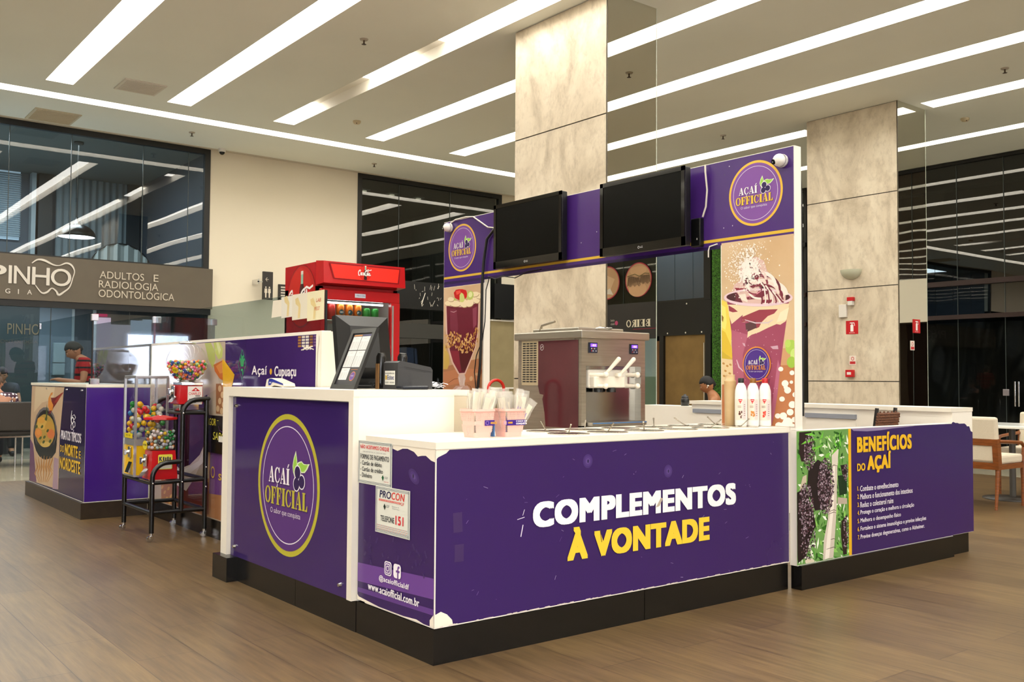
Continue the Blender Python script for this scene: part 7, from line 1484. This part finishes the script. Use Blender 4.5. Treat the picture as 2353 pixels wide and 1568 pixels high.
dots, nt_, N_, L_, b_ = nodes_mat('dotted_blouse'); vo = N_.new('ShaderNodeTexVoronoi'); vo.inputs['Scale'].default_value = 22; vo.inputs['Randomness'].default_value = .2; cr_ = N_.new('ShaderNodeValToRGB'); cr_.color_ramp.interpolation = 'CONSTANT'; cr_.color_ramp.elements[0].color = lin('e8e0e4'); cr_.color_ramp.elements[1].position = .38; cr_.color_ramp.elements[1].color = lin('3c1830'); tc_ = N_.new('ShaderNodeTexCoord'); L_.new(tc_.outputs['Object'], vo.inputs['Vector']); L_.new(vo.outputs['Distance'], cr_.inputs[0]); L_.new(cr_.outputs[0], b_.inputs['Base Color'])
person('seated person with brown hair in a bun and dotted blouse, seen from behind', (.20, 10.36, 0), PI/2, lower(SIT, -.03), 'b58064', '5a4638', dict(top=dots, sleeves=True, legs=M('22262e', .8)), hairstyle='bun')
person('seated dark-haired person facing the hall inside the clinic', (.62, 12.4, 0), -PI/2-.1, lower(SIT, .08), 'b08468', '100e0e', dict(top=M('3a4048', .8), sleeves=True, legs=M('22262e', .8)))
t = thing('clinic_stool', 'low dark stool inside the clinic under the seated person', 'stool', (.62, 12.5, 0)); MB().box(.3, 12.3, .36, .94, 12.75, .44, DK, bev=.02).build('seat', t); MB().box(.34, 12.35, 0, .9, 12.7, .36, M('3a3c40', .5)).build('base', t)

# ------------------------------------------------------------ ceiling and wall fixtures
for i, (x, y, nm) in enumerate(((2.72, 5.51, 'between two light strips above the cashier counter'), (2.67, 10.46, 'near the clinic window top'), (5.74, 10.53, 'above the cream wall end'), (5.65, 1.49, 'past the tall column, seen mirrored in it'), (8.73, 5.68, 'between the two stone columns'), (8.83, 1.73, 'in front of the column with fire signs'))):
    t = thing('sprinkler', 'small ceiling sprinkler head %s' % nm, 'sprinkler', (x, y, HC-.06), 0, 'ceiling sprinklers'); MB().lathe([(.045, 0), (.04, -.012), (.0001, -.014)], (x, y, HC), M('b8b0a0', .4), 20).build('canopy', t); MB().cyl((x, y, HC-.012), (x, y, HC-.05), .009, M('5a4a3a', .4, .6), n=8).lathe([(.0001, 0), (.026, .002), (.0001, .004)], (x, y, HC-.058), M('4a4038', .4, .6), 12).build('deflector', t)
for i, (x, y, nm) in enumerate(((4.23, 8.39, 'between light strips before the clinic side'), (10.53, 3.03, 'near the dark shopfront side'))):
    t = thing('smoke_detector', 'round beige smoke detector %s' % nm, 'smoke detector', (x, y, HC-.05), 0, 'ceiling smoke detectors'); MB().lathe([(.055, 0), (.055, -.02), (.04, -.04), (.0001, -.045)], (x, y, HC), M('d8c8a4', .4), 24).build('body', t); MB().cyl((x-.02, y-.03, HC-.035), (x-.02, y-.03, HC-.045), .008, M('4a1c18', .4), n=8).build('indicator', t)
for (x0, y0, x1, y1, c, nm) in ((1.16, 8.45, 1.65, 8.95, 'e0dacd', 'square grey ceiling vent between the first light strips'), (.6, 10.5, 1.18, 11.15, 'd2c6aa', 'square brownish ceiling vent beside the clinic window')):
    t = thing('ceiling_vent', nm, 'vent', ((x0+x1)/2, (y0+y1)/2, HC-.02), 0, 'square ceiling vents'); MB().box(x0, y0, HC-.015, x1, y1, HC-.001, M(c, .5)).build('frame', t)
    b = MB()
    for i in range(14): yy = y0+.03+i*(y1-y0-.06)/14; b.box(x0+.03, yy, HC-.022, x1-.03, yy+.012, HC-.014, M(c, .45))
    b.build('louvre', t)
t = thing('security_camera', 'small white ceiling dome camera beside the clinic window corner', 'camera', (3.39, 11.15, HC-.09)); MB().lathe([(.055, 0), (.055, -.05), (.045, -.055)], (3.39, 11.15, HC), M('e8e4dc', .4), 24).build('housing', t); MB().ball((3.39, 11.15, HC-.055), .042, BLACKG, 16, 10).build('lens', t)
XC = 9.05
t = thing('wall_light', 'frosted half dome light on the stone column', 'wall lamp', (XC-.05, 3.82, 2.47)); b = MB(); n, k = 20, 8; vs = []; fs = []
for i in range(k+1):
    a_ = PI/2*i/k
    for j in range(n+1): q = PI*j/n; vs.append((XC-.12*math.sin(q)*math.cos(a_)*1.0, 3.82+.15*math.cos(q)*math.cos(a_), 2.60-.13*math.sin(a_)))
for i in range(k):
    for j in range(n): fs.append((i*(n+1)+j, i*(n+1)+j+1, (i+1)*(n+1)+j+1, (i+1)*(n+1)+j))
b.add(vs, fs, M('c3c4ac', .25), True); b.build('shade', t); MB().box(XC-.01, 3.74, 2.5, XC-.001, 3.90, 2.6, M('c8c8b8', .4)).build('base', t)
RS = M('c4141c', .35, name='safety_red')
t = thing('fire_strobe', 'small red and white fire alarm strobe on the stone column', 'alarm', (XC-.03, 3.82, 2.14)); MB().box(XC-.05, 3.775, 2.19, XC-.001, 3.865, 2.24, RS, bev=.004).build('housing', t); MB().box(XC-.05, 3.785, 2.13, XC-.001, 3.855, 2.19, M('d8d4cc', .3), bev=.006).build('lens', t)
t = thing('white_control_box', 'small white box mounted beside the fire alarm strobe', 'box', (XC-.02, 3.94, 1.99)); MB().box(XC-.035, 3.885, 1.98, XC-.001, 3.995, 2.15, M('e0dad0', .4), bev=.004).build('casing', t)
def ext_sign(F, u, v, s, label):
    a = Art(F, .004, .0006); a.prism(F, [(u-s, v-s), (u+s, v-s), (u+s, v+s), (u-s, v+s)], .0005, .004, RS); s_ = s/.09
    a.rect(u-.022*s_, v-.055*s_, u+.022*s_, v+.035*s_, 'f2eeea', 1); a.rect(u-.008*s_, v+.035*s_, u+.008*s_, v+.05*s_, 'f2eeea', 1); a.line([(u-.03*s_, v+.06*s_), (u+.035*s_, v+.058*s_)], .012*s_, 'f2eeea', 1); a.line([(u+.035*s_, v+.055*s_), (u+.04*s_, v+.02*s_)], .008*s_, 'f2eeea', 1); a.text('EXTINTOR', u-.04*s_, v-.078*s_, .08*s_, .012*s_, 'f2eeea', 1)
    tag(a.build('fire_sign'), label, 'sign', 'fire extinguisher signs')
FC = plane_x(XC, 0); FM = plane_y(3.16, 0)
ext_sign(FC, -3.82, 1.845, .088, 'red fire extinguisher sign on the beige stone face'); ext_sign(FM, 9.455, 1.85, .088, 'red fire extinguisher sign stuck on the mirror cladding')
def notice(F, u, v, label):
    a = Art(F, .003, .0005); a.prism(F, [(u-.048, v-.06), (u+.048, v-.06), (u+.048, v+.06), (u-.048, v+.06)], .0005, .003, M('e8dcd0', .5)); a.rect(u-.04, v-.05, u+.04, v-.015, 'c8383a', 1); a.ring(u, v+.02, .022, .025, .008, 'c8383a', 1, 20); tag(a.build('safety_notice'), label, 'notice', 'small red and white notices')
notice(FC, -3.815, 1.415, 'small red and white notice under the sign on stone'); notice(FM, 9.352, 1.60, 'small red and white notice on the mirror cladding')
t = thing('fire_call_point', 'red manual fire call point low on the stone column', 'alarm', (XC-.03, 3.84, 1.195)); MB().box(XC-.05, 3.785, 1.195, XC-.001, 3.895, 1.29, RS, bev=.005).build('housing', t); MB().box(XC-.052, 3.81, 1.225, XC-.05, 3.87, 1.26, M('e8e0d8', .3)).build('button', t)
t = thing('restroom_sign', 'black projecting restroom sign with arrow on the cream wall', 'sign', (4.14, 11.1, 2.38)); SG = M('2c2722', .5)
MB().box(4.06, 11.06, 2.38, 4.225, 11.10, 2.825, SG).build('board', t); MB().box(3.98, 11.07, 2.65, 4.06, 11.09, 2.67, CHROME).box(3.98, 11.07, 2.62, 4.0, 11.3, 2.70, CHROME).build('bracket', t)
a = Art(plane_y(11.06, 0), .004, .001); a.line([(4.10, 2.70), (4.15, 2.70)], .008, 'd8ccb8', 1); a.line([(4.125, 2.73), (4.10, 2.70), (4.125, 2.67)], .008, 'd8ccb8', 2)
for x in (4.105, 4.165): a.ell(x, 2.575, .012, .013, 'd8ccb8', 1, 14); a.poly([(x-.02, 2.555), (x+.02, 2.555), (x+.024, 2.49), (x+.012, 2.48), (x+.010, 2.41), (x-.010, 2.41), (x-.012, 2.48), (x-.024, 2.49)], 'd8ccb8', 1)
a.build('symbols', t)
t = thing('wall_notice', 'small black framed wall notice half hidden by the red cooler', 'notice', (4.5, 11.27, 2.3)); MB().box(4.42, 11.27, 2.28, 4.62, 11.299, 2.66, SG).build('frame', t); a = Art(plane_y(11.27, 0), .003); 
for i in range(6): a.rect(4.455, 2.60-i*.045, 4.58, 2.625-i*.045, 'cfc6b6', 1)
a.build('lettering', t)
# inside the clinic
t = thing('pendant_lamp', 'black dome pendant lamp glowing white inside the clinic window', 'pendant lamp', (1.53, 12.1, 3.24)); pr_ = [(.012, .30)]+[(.27*math.sin(a_), .27*math.cos(a_)*.75+.0) for a_ in [i*PI/2/9 for i in range(1, 10)]]+[(.262, 0)]
MB().lathe(pr_, (1.53, 12.1, 3.24), M('0e0e0e', .25), 36).build('shade', t); MB().lathe([(.255, .012), (.12, .02), (.0001, .022)], (1.53, 12.1, 3.235), M('f4f8ff', .5, emit=6), 30).build('diffuser', t); MB().cyl((1.53, 12.1, 3.44), (1.53, 12.1, 4.67), .006, BLACK, n=8).build('cord', t); MB().lathe([(.07, 0), (.07, -.03), (.0001, -.035)], (1.53, 12.1, 4.69), BLACK, 20).build('ceiling_rose', t)
t = thing('window_blind', 'grey horizontal blinds on the far side of the clinic room', 'blind', (.9, 14.98, 3.6)); b = MB()
for i in range(30): b.box(-.9, 14.95, 3.55+i*.037, 1.30, 15.0, 3.572+i*.037, M('7e8f98', .5))
b.build('slats', t).name = 'slat_panel'; MB().box(-.9, 15.03, 3.5, 1.3, 15.06, 4.7, M('a8c0d4', .5, emit=.55)).build('bright_pane', t)
for k, (x0, x1, c) in enumerate(((1.45, 1.52, '9aa4a8'), (1.56, 1.78, '1e2224'), (3.05, 3.28, '2a2e32'))): struct('trim_%d' % (5+k), MB().box(x0, 14.85, 2.76, x1, 15.05, 4.68, M(c, .5)))
b = MB(); 
for i in range(60):
    x = 1.85+i*.02; b.add([(x, 14.9+.015*math.sin(i*1.1), 2.75), (x+.02, 14.9+.015*math.sin((i+1)*1.1), 2.75), (x+.02, 14.9+.015*math.sin((i+1)*1.1), 4.68), (x, 14.9+.015*math.sin(i*1.1), 4.68)], [(0, 1, 2, 3)], M('6e787c', .8), True)
tag(b.build('curtain'), 'grey curtain hanging behind the clinic pendant lamp', 'curtain')
t = thing('draped_screen', 'round-topped grey cloth screen inside the upper clinic room', 'screen', (2.6, 13.6, 2.75)); b = MB(); n = 28
for i in range(n):
    a0, a1 = PI*i/n, PI*(i+1)/n; r_ = lambda a: .52
    b.add([(2.6+.52*math.cos(a0), 13.6+.02*math.sin(i*2), 2.75), (2.6+.52*math.cos(a1), 13.6+.02*math.sin(i*2+2), 2.75), (2.6+.52*math.cos(a1), 13.6+.02*math.sin(i*2+2), 2.9+.5*math.sin(a1)), (2.6+.52*math.cos(a0), 13.6+.02*math.sin(i*2), 2.9+.5*math.sin(a0))], [(0, 1, 2, 3)], M('8c9290', .8), True)
b.build('cloth', t); MB().tube([(2.6+.52*math.cos(PI*i/20), 13.6, 2.9+.5*math.sin(PI*i/20)) for i in range(21)], .012, BLACK, 6).build('frame', t)
t = thing('clinic_light_line', 'thin white light line along the clinic lower ceiling', 'light', (.4, 12.9, 2.3)); MB().box(-2.4, 12.86, 2.315, 1.62, 12.92, 2.339, M('f4f8ff', .5, emit=7)).build('tube', t)
for i, (x, y) in enumerate(((1.02, 12.2), (2.12, 12.6))): t = thing('clinic_downlight', 'small round downlight in clinic lower ceiling, %s' % ('beside the light line', 'beside the grey door')[i], 'ceiling light', (x, y, 2.33), 0, 'clinic downlights'); MB().cyl((x, y, 2.325), (x, y, 2.339), .06, M('f4f8ff', .5, emit=5), n=20).build('lens', t)
t = thing('paper_towel_dispenser', 'tall white dispenser on the grey clinic wall', 'dispenser', (1.6, 13.36, 1.2)); MB().box(1.52, 13.32, 1.36, 1.70, 13.4, 1.68, M('9cabb0', .5), bev=.01).box(1.52, 13.33, 1.16, 1.70, 13.4, 1.35, M('9cabb0', .5), bev=.01).build('casing', t)
a = Art(plane_y(13.4, 0), .01, .001); cc = M('8a7c62', .3, .5); a.text('A', .62, 1.80, .12, .15, cc, 1); a.text('PINHO', .86, 1.80, .46, .17, cc, 1); a.text('ODONTOLOGIA', .62, 1.66, .68, .05, M('4e4a40', .4), 1); tag(a.build('wall_lettering'), 'thin gold lettering on the dark teal clinic wall', 'lettering')
bl = bpy.data.lights.new('clinic_upper_fill', 'AREA'); bl.shape = 'RECTANGLE'; bl.size = 3.5; bl.size_y = 1.2; bl.energy = 190; bl.color = (.78, .9, 1); o = bpy.data.objects.new('clinic_upper_fill', bl); COL.objects.link(o); o.location = (.2, 12.6, 4.64)  # added cool fill for the upper clinic room, not a real ceiling panel
bl = bpy.data.lights.new('clinic_lower_fill', 'AREA'); bl.shape = 'RECTANGLE'; bl.size = 4; bl.size_y = .5; bl.energy = 60; bl.color = (.8, .9, 1); o = bpy.data.objects.new('clinic_lower_fill', bl); COL.objects.link(o); o.location = (.2, 12.4, 2.3)  # added cool fill under the clinic mezzanine, no panel exists there
# side shop details
b = MB(); n, k = 46, 16; vs = []; fs = []
for i in range(n+1):
    for j in range(k+1):
        y = 3.1+3.7*i/n; z = 2.1*j/k; sag = .10*abs(math.sin(i*.21+.3))*math.sin(z*4+math.cos(i*.35)*2); vs.append((13.15+.05*math.sin(i*.9+z*2)+sag*.5, y, z))
for i in range(n):
    for j in range(k): fs.append((i*(k+1)+j, i*(k+1)+j+1, (i+1)*(k+1)+j+1, (i+1)*(k+1)+j))
b.add(vs, fs, M('2c2c28', .28, spec=.8, name='black_plastic_sheet'), True); tag(b.build('plastic_sheet'), 'black plastic sheeting hung in folds behind the dark shop glass', 'sheet')
t = thing('door_handle_pair', 'pair of vertical chrome pull handles on the dark glass door', 'door handle', (12.84, 3.42, .77))
for y in (3.455, 3.40): MB().cyl((12.84, y, .77), (12.84, y, 1.15), .013, CHROME, n=12).cyl((12.84, y, .82), (12.91, y, .82), .008, CHROME, n=8).cyl((12.84, y, 1.10), (12.91, y, 1.10), .008, CHROME, n=8).build('handle', t)
t = thing('door_lock', 'square glass door lock on the dark shopfront', 'lock', (12.89, 3.62, .93)); MB().box(12.885, 3.57, .93, 12.915, 3.66, 1.03, M('b8b0b4', .2, .6), bev=.004).build('casing', t)
